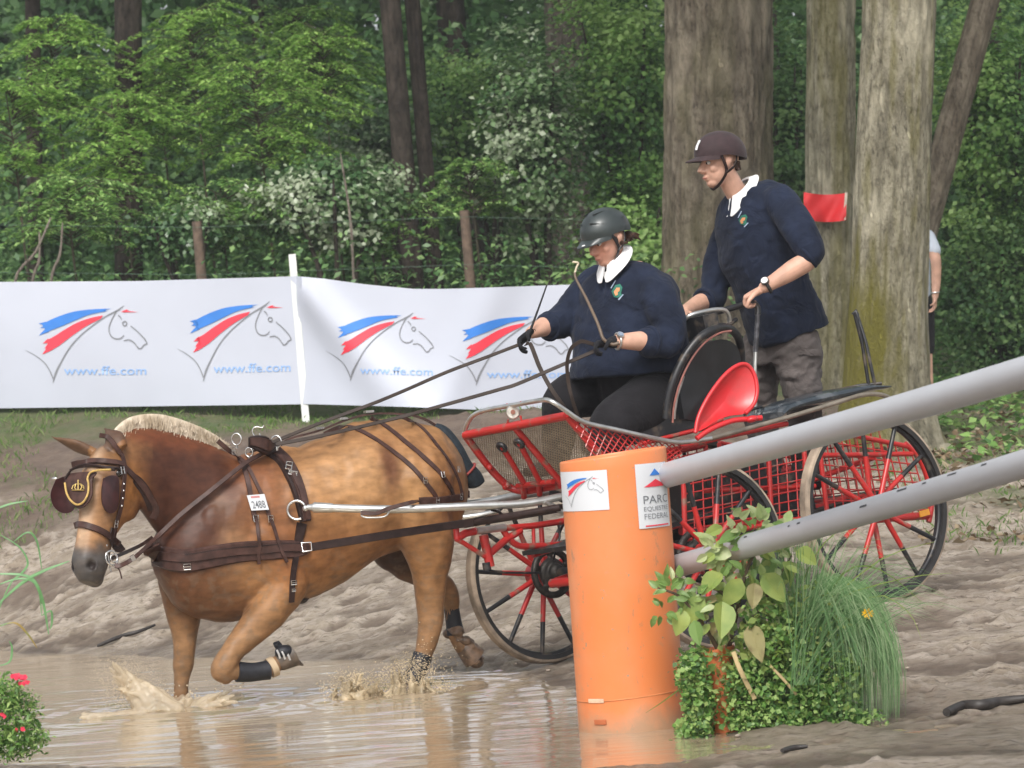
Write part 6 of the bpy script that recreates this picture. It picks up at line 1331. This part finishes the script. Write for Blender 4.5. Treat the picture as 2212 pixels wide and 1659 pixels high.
mb = MB(); mb.limb(grow(GLL,.030,5)); mb.limb(grow(GRL,.030,5)); mb.loft([(P(1690,712,19.3), gl*.19, gf*.155),(P(1692,745,19.3), gl*.20, gf*.165),(P(1690,785,19.3), gl*.19, gf*.15)], n=24, sub=3)
sm = fuse(mb, .009, 3); va = coords(sm).astype(float); nz_ = np.abs(fbm(va[:,0]*1-va[:,2]*1.3+29, va[:,2]*1.2+va[:,0]*.6, .12, 3, 331)-.5)*2; vn = np.array([tuple(q.normal) for q in sm.vertices]); va += vn*((nz_-.3)*.03)[:,None]; sm.vertices.foreach_set('co', va.astype(np.float32).ravel()); sm.update(); link('trousers', sm, M_GTROU, GR)
TB = BVHTree.FromPolygons([Vector(v) for v in va], [tuple(p.vertices) for p in sm.polygons]); flat_patch('pocket_flap', dens([(1722,752),(1768,756),(1772,770),(1724,766)]), TB, 19.0, M_GTROU, GR, .012)
for ch in (GLL, GRL):
    q = ch[-1][0]; mb = MB(); mb.loft([(q-gf*.06-Zv*.05, gl*.042, Zv*.05),(q+gf*.02-Zv*.04, gl*.05, Zv*.06),(q+gf*.12-Zv*.07, gl*.052, Zv*.038),(q+gf*.21-Zv*.08, gl*.032, Zv*.024)], n=16, sub=3); link('shoe', mb, M_BLK, GR)
q = P(1657,617,18.80); ad = (GLA[-1][0]-GLA[-3][0]).normalized(); mb = MB(); mb.torus(q, ad, .038, .010, 24, 8); wt = link('watch', mb, M_BLK, GR)
wn = (V(-.35,-.8,.5)-ad*V(-.35,-.8,.5).dot(ad)).normalized(); mb = MB(); mb.disc(q+wn*.046, wn, .023, .012, 24); link('watch_case', mb, M_BLK, wt); mb = MB(); mb.disc(q+wn*.054, wn, .018, .003, 24); link('watch_dial', mb, M_COLL, wt)
M_HELB = mat('brown_velvet_helmet', (.034,.017,.019), .8, var=.2, scale=30, sheen=.1); hm2, BH2 = helmet(GR, hc2, hf2, hs2, hu2, k2*1.03, M_HELB, 1)
mb = MB(); mb.strap([BH2(.125,.015,.07), BH2(.117,.015,.09), BH2(.10,.014,.115)], hf2, .016, .006); link('logo', mb, M_COLL, hm2)
mb = MB()
for i in range(14): mb.tube([Bg(-.05-.03*rng.random(),.06*rng.uniform(.6,1.3),-.005), Bg(-.07-.02*rng.random(),.06*rng.uniform(.5,1.1),-.045)], [.012,.006], 6)
link('hair', mb, M_HAIR, GR)
# ------------------------------------------------------------------ onlooker mostly hidden by the pale tree
ON = empty('person', V(P(1985,900,30.5).x, 30.5, gz(P(1985,900,30.5).x,30.5)), 'onlooker in pale shirt behind the mossy tree, only one bare arm showing', 'person')
ox = P(1972,600,30.5); gb = gz(ox.x,30.5)
mb = MB(); hq = V(ox.x-.03,30.5,gb+1.62); of, os_, ou = frame(V(-.6,-1,0).normalized()); Bo = head(mb, hq, of, os_, ou, 1.0)
chainr(mb, [(hq-Zv*.08,.055),(hq-Zv*.2,.07)]); mb.loft([(V(ox.x-.03,30.5,gb+1.44), V(.17,0,0), V(0,.11,0)),(V(ox.x-.03,30.5,gb+1.2), V(.17,0,0), V(0,.12,0)),(V(ox.x-.03,30.5,gb+.9), V(.15,0,0), V(0,.12,0))], n=20)
oa = [(P(2006,520,30.35),.055),(P(2021,560,30.3),.046),(P(2022,610,30.3),.040),(P(2020,640,30.28),.030)]; chainr(mb, oa); hand(mb, P(2019,642,30.28), V(-.05,0,-1), V(-1,0,0), V(0,-1,0), .5, 1.0)
for s in (-.09,.09): chainr(mb, [(V(ox.x-.03+s,30.5,gb+.85),.09),(V(ox.x-.03+s,30.5,gb+.45),.06),(V(ox.x-.03+s,30.5,gb+.08),.045)])
o_ = fuse(mb, .009, 2); set_col(o_, np.ones((len(o_.vertices),3))); link('body', o_, M_SKA, ON)
mb = MB(); mb.loft([(V(ox.x-.03,30.5,gb+1.47), V(.12,0,0), V(0,.09,0)),(V(ox.x-.03,30.5,gb+1.38), V(.19,0,0), V(0,.13,0)),(V(ox.x-.03,30.5,gb+.9), V(.17,0,0), V(0,.14,0))], n=20); mb.limb([(P(2004,512,30.36),.065),(P(2018,542,30.32),.060)]); link('shirt', fuse(mb,.012,2), mat('pale_blue_shirt',(.55,.60,.68),.8,var=.1), ON)
mb = MB(); mb.loft([(V(ox.x-.03,30.5,gb+.98), V(.17,0,0), V(0,.13,0)),(V(ox.x-.03,30.5,gb+.80), V(.19,0,0), V(0,.14,0))], n=20)
for s in (-.09,.09): mb.limb([(V(ox.x-.03+s,30.5,gb+.82),.105),(V(ox.x-.03+s,30.5,gb+.50),.085)])
link('shorts', fuse(mb,.012,2), M_BTROU, ON)
for s in (-.09,.09): mb = MB(); mb.ball((ox.x-.03+s,30.42,gb+.05), .05,.13,.05); link('shoe', mb, M_BLK, ON)
mb = MB(); mb.torus(P(2020,632,30.28), Zv, .034, .006, 20, 6); link('watch', mb, M_STEEL, ON)
mb = MB(); mb.ball(Bo(-.02,0,.05), .10,.085,.09,(of,os_,ou)); link('hair', mb, M_HAIR, ON)
# ================================================================== plants by the marker and at the left edge
M_STEM = mat('green_stem', (.09,.13,.04), .6, var=.3); M_TWIG = mat('brown_twig', (.10,.07,.04), .8, var=.3); M_STRAW = mat('dry_straw', (.42,.32,.16), .8, var=.2)
LM_YEL = leaf_mat('leaf_yellowgreen', (.12,.20,.04), (.24,.34,.07), (.36,.42,.14), .4, .5, .4)
LM_IVY = leaf_mat('leaf_ground', (.05,.13,.03), (.17,.33,.07), (.42,.56,.19), .4)
LM_GRASS = leaf_mat('blade', (.10,.22,.08), (.17,.32,.12), (.36,.48,.26), .45)
PD = 15.05
M_POT = mat('terracotta_plastic', (.62,.17,.055), .5, var=.25, scale=6)
PG = 'small orange pipe pots half hidden by plants'
for i, (xt,yt,xb,yb,D,r_,lab) in enumerate(((1546,1400,1578,1585,15.05,.072,'slim orange pipe pot closest to the wide orange pipe'),(1752,1440,1770,1590,15.25,.07,'orange pipe pot overgrown behind the grass tuft'),(1640,1440,1668,1590,15.3,.066,'orange pipe pot buried in ivy, in the middle of the plants'))):
    a, b_ = P(xt,yt,D), P(xb,yb,D); d = (a-b_).normalized(); b_ = b_-d*.12; rt = empty('plant_pot', b_, lab, 'pot', PG); mb = MB()
    mb.tube([b_, b_.lerp(a,.5), a-d*.03, a-d*.028, a, a-d*.002, a-d*.05], [r_,r_,r_,r_*1.1,r_*1.1,r_*.93,r_*.93], 28, cap=False); link('pot', mb, M_POT, rt)
    mb = MB(); mb.disc(a-d*.04, d, r_*.93, .01, 24); link('soil', mb, mat('soil',(.05,.035,.025),.9), rt)
def big_leaf(mb, base, d, nrm, L, w, fold=.25, curl=.3):
    d = d.normalized(); s_ = d.cross(nrm).normalized(); n_ = s_.cross(d).normalized(); v = []; k = 6
    for i in range(k+1):
        t = i/k; ww = w*math.sin(math.pi*min(1,t**.75*.97+.02))**.8*.5; c = base+d*L*t-n_*curl*L*t*t+n_*0; v += [c+s_*ww+n_*fold*ww, c, c-s_*ww+n_*fold*ww]
    mb.add(v, [(i*3+j, i*3+j+1, i*3+j+4, i*3+j+3) for i in range(k) for j in range(2)])
def leafmat_single(name, c, c2):
    m = mat(name, c, .4, var=.2, scale=14, col2=c2, spec=.5, thresh=(.42,.62)); n, b = nodes(m); tr = nd(n,'ShaderNodeBsdfTranslucent'); tr.inputs[0].default_value = (*[x*1.1 for x in c],1); mx = nd(n,'ShaderNodeMixShader'); mx.inputs[0].default_value = .3
    n.links.new(b.outputs[0], mx.inputs[1]); n.links.new(tr.outputs[0], mx.inputs[2]); n.links.new(mx.outputs[0], n.nodes['Material Output'].inputs[0]); return m
LL = [leafmat_single('broad_leaf_light', (.36,.44,.12), (.24,.34,.09)), leafmat_single('broad_leaf_green', (.20,.33,.09), (.13,.22,.06)), leafmat_single('broad_leaf_pale', (.48,.54,.28), (.28,.38,.14)), leafmat_single('broad_leaf_old', (.40,.36,.17), (.22,.17,.08))]
r7 = random.Random(11)
def leafy(label, stems, leaves, cat='plant', group=None):
    b0 = stems[0][0]; rt = empty('leafy_plant', b0, label, cat, group)
    for s_ in stems: mb = MB(); q = smooth_path(s_,5); mb.tube(q, list(np.linspace(.011,.004,len(q))), 7); link('stem', mb, M_TWIG, rt)
    for (x,y,D,dx,dy,L,w,mi) in leaves:
        mb = MB(); base = P(x,y,D); d = (CR*dx-CU*dy+CF*r7.uniform(-.5,.2)).normalized(); nr_ = (-CF*.9+CU*r7.uniform(.2,.9)+CR*r7.uniform(-.5,.5)).normalized()
        big_leaf(mb, base, d, nr_, L/560, w/590, r7.uniform(.2,.8), r7.uniform(-.1,.55)); link('leaf', mb, LL[mi], rt)
    return rt
def auto(cx, cy, rx, ry, n_, Lr, mis, D0=14.95):
    out = []
    for i in range(n_):
        a = r7.random()*6.283; q = r7.random()**.6; x, y = cx+rx*q*math.cos(a), cy+ry*q*math.sin(a); aa = a+r7.uniform(-.8,.8); out.append((x,y,D0+r7.uniform(-.08,.10),math.cos(aa),math.sin(aa)*.8+.25,r7.uniform(*Lr),r7.uniform(*Lr)*.62,r7.choice(mis)))
    return out
big = [(1690,1180,14.9,.3,-.6,70,44,2),(1640,1170,14.9,-.8,-.1,62,40,1),(1600,1150,14.9,-.9,.5,60,34,1),(1560,1140,14.95,-1,.4,48,30,0),(1700,1150,14.9,.9,-.3,58,36,0),(1720,1190,14.9,.9,.5,56,44,0),(1690,1215,14.88,.6,.8,66,48,0),(1600,1250,14.88,-.5,.9,76,52,0),(1560,1240,14.9,-.7,.7,70,50,0),(1650,1240,14.88,.5,.7,84,56,0),(1630,1260,14.86,-.1,1,62,42,3),
 (1520,1290,14.9,-.7,.9,84,54,0),(1560,1300,14.88,-.1,1,96,60,0),(1480,1320,14.9,-.4,.9,58,46,0),(1500,1340,14.88,.2,1,62,36,1),(1620,1350,14.86,.3,1,94,50,3),(1640,1300,14.9,.8,.6,48,34,0),(1650,1120,14.9,-.3,-.8,40,26,2),(1700,1130,14.92,.2,-.9,34,24,2),(1580,1200,14.9,-.9,-.2,66,40,2),(1660,1200,14.92,.1,.9,60,42,1),(1540,1180,14.93,-.6,-.7,52,30,2)]
leafy('tall plant with broad yellowish green leaves just right of the wide orange pipe', [[P(1570,1420,15.05),P(1590,1330,15.0),P(1610,1240,14.95),P(1640,1180,14.95),P(1680,1140,14.95)],[P(1590,1330,15.0),P(1560,1280,14.95),P(1500,1260,14.95)],[P(1600,1400,15.05),P(1650,1300,14.95),P(1710,1200,14.95)]],
      big+auto(1625,1185,100,80,130,(18,38),(1,1,2,0,2))+auto(1600,1310,100,85,130,(18,38),(1,1,0,2,3)))
leafy('small leaved green sprig leaning left across the orange pipe', [[P(1560,1420,15.02),P(1520,1350,14.95),P(1470,1290,14.9),P(1420,1270,14.9)]], auto(1450,1275,44,30,26,(22,34),(1,1,2))+auto(1430,1320,26,24,12,(18,28),(1,1))+auto(1490,1300,30,30,10,(22,34),(1,)))
# ivy-like ground cover
C, S, N = [], [], []
def cover(cx, cy, rx, ry, n_, sz, D0=14.98, dd=.15):
    for i in range(n_):
        a = rng.random()*6.283; q = rng.random()**.55; C.append(tuple(P(cx+rx*q*math.cos(a)+rng.normal()*7, cy+ry*q*math.sin(a)+rng.normal()*7, D0+rng.uniform(-dd,dd)))); S.append(sz*(.5+1.1*rng.random()**1.5)); N.append((rng.uniform(-.3,.3),-.7,.7))
for a_ in ((1500,1450,34,50,798,.025),(1512,1520,34,50,798,.025),(1500,1575,40,18,380,.025),(1630,1480,60,60,1330,.025),(1720,1520,90,60,2470,.025),(1660,1560,100,28,2090,.022),(1790,1480,70,80,1520,.022),(1590,1540,20,30,114,.022),(1700,1400,80,60,1330,.025),(1850,1560,60,24,798,.022),(1660,1340,60,50,494,.025)): cover(*a_)
rt = empty('ground_ivy', P(1650,1585,15.0), 'thick bright green small leaved ground cover round the orange pots', 'plant'); C = np.array(C); S = np.array(S)
o_ = link('leaves', leaves_mesh('ivy', C, S, np.array(N), tilt=.55, aspect=.8), LM_IVY, rt, smooth=False); o_['kind'] = 'stuff'
C, S, N = [], [], []
for a_ in ((1650,1420,90,80,420,.034),(1560,1470,36,80,160,.03),(1740,1330,90,70,300,.03),(1800,1440,80,100,320,.028),(1700,1520,130,50,260,.028)): cover(*a_)
o_ = link('pale_leaves', leaves_mesh('ivy2', np.array(C), np.array(S), np.array(N), tilt=.6, aspect=.6), LM_YEL, rt, smooth=False); o_['kind'] = 'stuff'
# drooping grass tuft: ribbons
def blades(name, parent, gen, n_, m, w=.0032, k=9):
    v, f, rn = [], [], []
    for i in range(n_):
        pts = gen(i); pts = smooth_path(pts, 3); mth = len(pts); ww = w*(.6+.8*rng.random()); b0 = len(v); r_ = rng.random()
        for j, p in enumerate(pts):
            T = (pts[min(j+1,mth-1)]-pts[max(j-1,0)]).normalized(); s_ = T.cross(CF).normalized()*ww*(1-(j/(mth-1))**2*.85); v += [tuple(p-s_), tuple(p+s_)]
        for j in range(mth-1): f.append((b0+2*j, b0+2*j+1, b0+2*j+3, b0+2*j+2)); rn.append(min(1,max(0,r_+.25*(j/mth-.3))))
    o_ = link(name, np_mesh(name, np.array(v), np.array(f), {'rnd': ('FACE','FLOAT',np.array(rn))}), m, parent, smooth=False); o_['kind'] = 'stuff'; return o_
gt_ = empty('grass_tuft', P(1760,1580,15.1), 'fine dark green ornamental grass tuft drooping over to the right of the pots', 'plant')
def g1(i):
    x0 = 1700+70*rng.random(); sp_ = rng.random(); xe = 1800+sp_*135+rng.normal()*8; ye = rng.uniform(1400,1590); xm = x0+(xe-x0)*.62; ym = 1230+rng.random()*90+sp_*22; D = 15.1+rng.normal()*.13
    return [P(x0,1500,D+.1), P(x0+(xm-x0)*.25,1370-20*rng.random(),D+.05), P(xm,ym,D), P(xe,ym+90+40*rng.random(),D-.03), P(xe+8,ye,D-.05)]
blades('blades', gt_, g1, 900, LM_GRASS, .0019)
def g2(i):
    x0 = 1700+60*rng.random(); a = rng.uniform(-1.9,-.35); L = rng.uniform(130,330); D = 15.05+rng.normal()*.12; ex, ey = x0+L*math.cos(a)*1.05, 1400+L*math.sin(a)*.8
    return [P(x0,1480,D), P(x0+(ex-x0)*.4,1480+(ey-1480)*.62,D), P(x0+(ex-x0)*.8,1480+(ey-1480)*1.02,D-.03), P(ex+math.cos(a)*30,ey+14,D-.05)]
blades('thin_blades', gt_, g2, 330, LM_GRASS, .0015)
def g3(i):
    L = [((1700,1420),(1800,1300),(1950,1250),(2055,1238)),((1690,1430),(1760,1330),(1900,1210),(2020,1170)),((1780,1420),(1880,1290),(1960,1320),(1990,1380)),((1740,1380),(1820,1240),(1900,1230),(1990,1300)),((1700,1350),(1760,1200),(1830,1130),(1870,1090)),((1530,1430),(1490,1470),(1440,1510),(1395,1540))][i]
    return [P(x,y,14.95) for x,y in L]
blades('long_blades', gt_, g3, 6, LM_YEL, .0035)
mb = MB(); tube_ = smooth_path([P(1584,1408,14.85),P(1600,1450,14.83),P(1630,1510,14.85)],4); mb.strap(tube_, -CF, .020, .003); o_ = link('dry_stalk', mb, M_STRAW, rt)
mb = MB(); mb.strap(smooth_path([P(1655,1430,14.85),P(1690,1465,14.83),P(1720,1500,14.85)],4), -CF, .012, .003); link('dry_stalk', mb, M_STRAW, rt)
# yellow flower
yf = empty('yellow_flower', P(1880,1590,14.9), 'single small yellow flower on a thin stalk above the drooping grass', 'flower')
mb = MB(); mb.tube(smooth_path([P(1850,1590,15),P(1862,1450,14.95),P(1874,1328,14.88)],4), .0025, 5); link('stalk', mb, M_STEM, yf)
M_YF = mat('yellow_petal', (.90,.50,.015), .5, var=.05)
for i in range(9):
    a = i*.698; mb = MB(); c_ = P(1874,1325,14.86); d = (CR*math.cos(a)+CU*math.sin(a)*.7-CF*.5).normalized(); big_leaf(mb, c_, d, -CF, .026, .013, .1, .2); link('petal', mb, M_YF, yf)
# left edge: geranium, feathery greens and reed leaves
LG = empty('geranium', P(20,1640,14.3), 'red flowered geranium with feathery green foliage at the lower left edge', 'plant')
C, S, N = [], [], []
for a_ in ((10,1560,70,80,1500,.026,14.4,.12),(-10,1500,60,36,500,.03,14.4,.1),(40,1600,60,36,700,.024,14.4,.1),(60,1520,30,26,160,.022,14.4,.06),(85,1590,24,10,90,.02,14.4,.05)): cover(*a_)
o_ = link('foliage', leaves_mesh('ger', np.array(C), np.array(S), np.array(N), tilt=.8, aspect=.35), LM_IVY, LG, smooth=False); o_['kind'] = 'stuff'
M_PINK = mat('geranium_petal', (.80,.04,.09), .5, var=.2, scale=60)
for cx, cy, nn_, sp_ in ((38,1463,16,9),(48,1474,6,5),(40,1575,3,4),(10,1545,2,3)):
    for i in range(nn_):
        mb = MB(); a = r7.random()*6.283; q = r7.random()**.5; c_ = P(cx+sp_*1.7*q*math.cos(a), cy+sp_*q*math.sin(a), 14.3+r7.uniform(-.02,.02)); d = (CR*math.cos(a)+CU*math.sin(a)).normalized(); big_leaf(mb, c_, d, -CF, .020, .016, .1, .1); link('petal', mb, M_PINK, LG)
mb = MB(); mb.tube(smooth_path([P(20,1560,14.4),P(30,1510,14.35),P(38,1468,14.32)],4), .003, 6); link('stalk', mb, M_STEM, LG)
RL = empty('reed_plant', P(-25,1560,14.4), 'loose pale green reed leaves reaching in from the left edge', 'plant')
mblist = [[(-20,1360),(20,1265),(45,1240),(60,1215),(40,1180),(-10,1150)],[(-30,1330),(40,1265),(90,1235),(150,1212)],[(-20,1240),(60,1245),(90,1290),(105,1370)],[(-20,1270),(40,1250),(80,1265),(90,1330)],[(-30,1110),(-5,1098),(25,1088),(60,1082)],[(30,1170),(60,1150),(80,1170),(90,1230)],
          [(-20,1360),(30,1345),(60,1370),(80,1400)],[(90,1330),(110,1320),(112,1345),(108,1360)],[(-10,1440),(20,1430),(26,1400),(20,1385)]]
for i, q_ in enumerate(mblist):
    mb = MB(); Q = smooth_path([P(x,y,14.35) for x,y in q_], 5); mb.strap(Q, [(-CF+CU*.4).normalized()]*len(Q), [(.014 if i in (1,2) else .009)*math.sin(math.pi*(.08+.9*k/len(Q))) for k in range(len(Q))], .0012); link('leaf', mb, leafmat_single('reed_leaf', (.20,.42,.17) if i != 6 else (.35,.24,.05), (.12,.28,.09)), RL)
# ================================================================== litter, stones, branches
def scatter_pts(n_, x0, x1, y0, y1): C = np.c_[rng.uniform(x0,x1,n_), rng.uniform(y0,y1,n_), np.zeros(n_)]; C[:,2] = ground_z(C[:,:2])+.02; return C
C = scatter_pts(5200, 2.4, 7.5, 21.5, 33); keep = fbm(C[:,0],C[:,1],.7,3,401) > .46; C = C[keep]
o_ = link('leaf_litter', leaves_mesh('lit', C+np.array([0,0,.012]), .075*(.5+.8*rng.random(len(C))), None, tilt=.45, aspect=.6), leaf_mat('dry_leaf', (.11,.07,.04), (.24,.17,.10), (.42,.35,.24), .7, .2, .1), smooth=False); tag(o_, 'brown fallen leaves on the ground round the pale tree', 'leaves', kind='stuff')
def tufts(name, n_, x0, x1, y0, y1, h, m, label, msk=None, w=.004, seed=5):
    C = scatter_pts(n_, x0, x1, y0, y1)
    if msk is not None: C = C[msk(C[:,0], C[:,1])]
    k = len(C); a = rng.random(k)*6.283; hh = h*(.4+.9*rng.random(k)); dx = rng.normal(0,.5,k)*hh; dy = rng.normal(0,.4,k)*hh; C[:,2] -= .02
    v = np.empty((k,4,3)); s_ = np.c_[np.cos(a), np.sin(a)*.3, np.zeros(k)]*w; top = C+np.c_[dx, dy, hh]; mid = C+np.c_[dx*.35, dy*.35, hh*.6]
    v[:,0] = C-s_; v[:,1] = C+s_; v[:,2] = mid+s_*.8; v[:,3] = top; f = np.arange(k)[:,None]*4+np.array([[0,1,2,3]])
    o_ = link(name, np_mesh(name, v.reshape(-1,3), f, {'rnd': ('FACE','FLOAT',rng.random(k))}), m, smooth=False); tag(o_, label, 'grass', kind='stuff')
LM_TURF = leaf_mat('turf', (.09,.16,.04), (.14,.25,.06), (.28,.34,.14), .6, .2)
tufts('grass', 15000, -5.2, .6, 28.15, 31.5, .05, LM_TURF, 'strip of short green grass along the foot of the banner', lambda x,y: fbm(x,y,.5,3,91)+ (y-28)*.18 > .50)
tufts('grass', 3500, -5.2, -2.9, 25.8, 28.2, .045, LM_TURF, 'sparse grass patch on the bank at the far left', lambda x,y: (fbm(x,y,.4,3,93) > .48)&(np.hypot((x+4.1)/1.1,(y-27)/1.1) < 1), seed=6)
tufts('grass', 15000, 2.5, 8.5, 20.5, 33, .05, LM_TURF, 'patches of grass and weeds on the ground right of the trees', lambda x,y: fbm(x,y,.6,3,95) > .50)
C = scatter_pts(6000, 3.2, 8, 26, 33); keep = fbm(C[:,0],C[:,1],.5,3,411) > .5; C = C[keep]; C[:,2] += rng.random(len(C))*.16
o_ = link('ground_weeds', leaves_mesh('weed', C, .075*(.5+.9*rng.random(len(C))), None, tilt=.4, aspect=.8), LM_MID, smooth=False); tag(o_, 'low leafy weeds between the fallen leaves at the right', 'weeds', kind='stuff')
M_STONE = mat('pale_stone', (.30,.25,.20), .8, var=.2, scale=20); mb = MB()
for i in range(260):
    x, y = rng.uniform(-4.5,4.6), rng.uniform(13.2,25); z = gz(x,y)
    if z < .0: continue
    s_ = rng.uniform(.004,.011)*(1.3 if y > 18 else 1); mb.ball((x,y,z+s_*.5), s_*1.3, s_, s_*.7, n=7, m=5)
o_ = link('pebbles', mb, M_STONE); tag(o_, 'small stones and clods scattered over the mud', 'stones', kind='stuff')
def branch(label, pts, r0, m):
    Q = []
    for x,y in pts:
        D = 12.5
        for _ in range(400):
            q = P(x,y,D)
            if q.z <= max(0, gz(q.x,q.y))+.012: break
            D += .05
        Q.append(q+V(0,0,.012))
    mb = MB(); Q = smooth_path(Q, 4); mb.tube(Q, list(r0*(.4+.6*np.sin(np.linspace(.5,2.9,len(Q))))), 8); o_ = link('branch', mb, m, origin=Q[0]); tag(o_, label, 'branch')
M_BWET = mat('wet_black_wood', (.03,.025,.022), .5, var=.4, scale=20, bump=.004)
branch('charred black branch lying on the mud at the lower right edge', [(2045,1545),(2080,1532),(2120,1530),(2160,1522),(2240,1512)], .026, M_BWET)
branch('thin dark twig on the wet mud left of the planted foreleg', [(210,1400),(245,1385),(270,1376),(300,1368),(335,1354)], .014, M_BWET)
branch('short dark stick at the front edge of the puddle below the plants', [(1690,1628),(1715,1622),(1745,1619)], .012, M_BWET)
# ================================================================== splashes
M_SPL = mat('splash_water', (.84,.73,.56), .22, var=.2, scale=6, spec=.6); nodes(M_SPL)[1].inputs['Subsurface Weight'].default_value = 0
_n, _b = nodes(M_SPL); _tr = nd(_n,'ShaderNodeBsdfTranslucent'); _tr.inputs[0].default_value = (.85,.72,.52,1); _tp = nd(_n,'ShaderNodeBsdfTransparent'); _m1 = nd(_n,'ShaderNodeMixShader'); _m1.inputs[0].default_value = .45; _m2 = nd(_n,'ShaderNodeMixShader'); _m2.inputs[0].default_value = .5
_n.links.new(_b.outputs[0], _m1.inputs[1]); _n.links.new(_tr.outputs[0], _m1.inputs[2]); _n.links.new(_m1.outputs[0], _m2.inputs[1]); _n.links.new(_tp.outputs[0], _m2.inputs[2]); _n.links.new(_m2.outputs[0], _n.nodes['Material Output'].inputs[0])
def jets(specs, vox, drops, name, label, m, sm=1):
    mb = MB()
    for a, b_, r0, r1, lift in specs:
        Q = smooth_path([a, a.lerp(b_,.35)+V(0,0,lift), a.lerp(b_,.72)+V(0,0,lift*1.1), b_], 4); mb.tube(Q, list(np.linspace(r0, r1, len(Q))*(1+.25*np.array([r7.uniform(-1,1) for _ in Q]))), 7)
    me = fuse(mb, vox, sm); mb2 = MB()
    for p, r_ in drops: mb2.ball(p, r_*1.1, r_, r_*.9, n=6, m=4)
    bm = bmesh.new(); bm.from_mesh(me); m2 = mb2.mesh(); bm.from_mesh(m2); bm.to_mesh(me); bm.free()
    o_ = link(name, me, m); tag(o_, label, 'splash', kind='stuff'); return o_
sp, dr = [], []
SDp = 18.1
for i in range(150):   # broad fan thrown forward (left) by the planted hoof
    t = r7.random(); u = r7.random(); x0 = 300+95*t; b0 = P(x0, 1532+r7.uniform(-4,10), SDp-.1+r7.uniform(-.12,.12))
    xe = 245+70*t+r7.uniform(-14,14)+(x0-330)*.15; ye = 1428+ (t*60)+ u*55 + r7.uniform(-6,6); e = P(xe, ye, SDp+r7.uniform(-.2,.1))
    sp.append((b0, e, .026, .007, .02))
    for _ in range(26): dr.append((P(xe+r7.gauss(-2,26), ye+r7.gauss(4,30), SDp+r7.uniform(-.2,.2)), r7.uniform(.0008,.0026)))
for i in range(70):    # low crown behind and around
    a = r7.random()*6.283; rr2 = r7.uniform(.05,.2); c_ = P(392,1540,18.15); b0 = V(c_.x+rr2*math.cos(a), c_.y+rr2*math.sin(a)*.7, -.01); h = r7.uniform(.02,.09); e = b0+V(math.cos(a)*.12+.03, math.sin(a)*.06, h)
    sp.append((b0, e, .026, .008, .01)); dr.append((e+V(r7.uniform(-.05,.05),0,r7.uniform(0,.08)), r7.uniform(.003,.007)))
for i in range(90):    # foam skirt sliding left
    x = r7.uniform(205,400); y = 1548+r7.uniform(-14,26)-(400-x)*.02; b0 = P(x,y,17.9); b0.z = r7.uniform(-.005,.012); sp.append((b0, b0+V(-r7.uniform(.05,.14),r7.uniform(-.05,.05),r7.uniform(.0,.02)), .014, .006, .006))
jets(sp, .0065, dr, 'splash', 'cream coloured sheet of muddy water thrown up at the planted foreleg', M_SPL, 7)
M_SPM = mat('muddy_splash', (.46,.37,.24), .35, var=.45, scale=12, spec=.4)
sp, dr = [], []
for i in range(210):
    x = r7.uniform(720,965); t = (x-720)/245; hgt = 70*math.exp(-((x-885)/60)**2)+42*math.exp(-((x-760)/40)**2)+12; y0 = 1512+r7.uniform(-8,10); b0 = P(x,y0,18.1+r7.uniform(-.12,.15)); q = r7.random()
    e = P(x+r7.gauss(0,14), y0-hgt*q, 18.1+r7.uniform(-.12,.12)); sp.append((b0, e, .020, .006, .0)) if i % 2 else None
    for _ in range(22): dr.append((P(x+r7.gauss(0,20), y0-hgt*r7.random()**.8*1.2, 18.1+r7.uniform(-.2,.15)), r7.uniform(.001,.0036)))
for i in range(300): dr.append((P(r7.gauss(930,40), r7.gauss(1440,34), 18.2+r7.uniform(-.1,.1)), r7.uniform(.001,.0035)))
jets([s for s in sp if s], .0065, dr, 'splash', 'brown muddy spray kicked up round the near hind hoof', M_SPM, 5)
# ================================================================== thin scattering volume over the whole scene, added to lift dark tones
hz_m = bpy.data.materials.new('added_haze'); hz_m.use_nodes = True; n = hz_m.node_tree; n.nodes.clear(); out = n.nodes.new('ShaderNodeOutputMaterial'); pv = n.nodes.new('ShaderNodeVolumePrincipled')
pv.inputs['Color'].default_value = (.92,.95,1,1); pv.inputs['Density'].default_value = .0010; n.links.new(pv.outputs[0], out.inputs['Volume'])
mb = MB(); mb.box(V(0,190,16), V(420,0,0), V(0,255,0), V(0,0,17.5)); o_ = link('added_haze', mb, hz_m, smooth=False); tag(o_, kind='stuff')
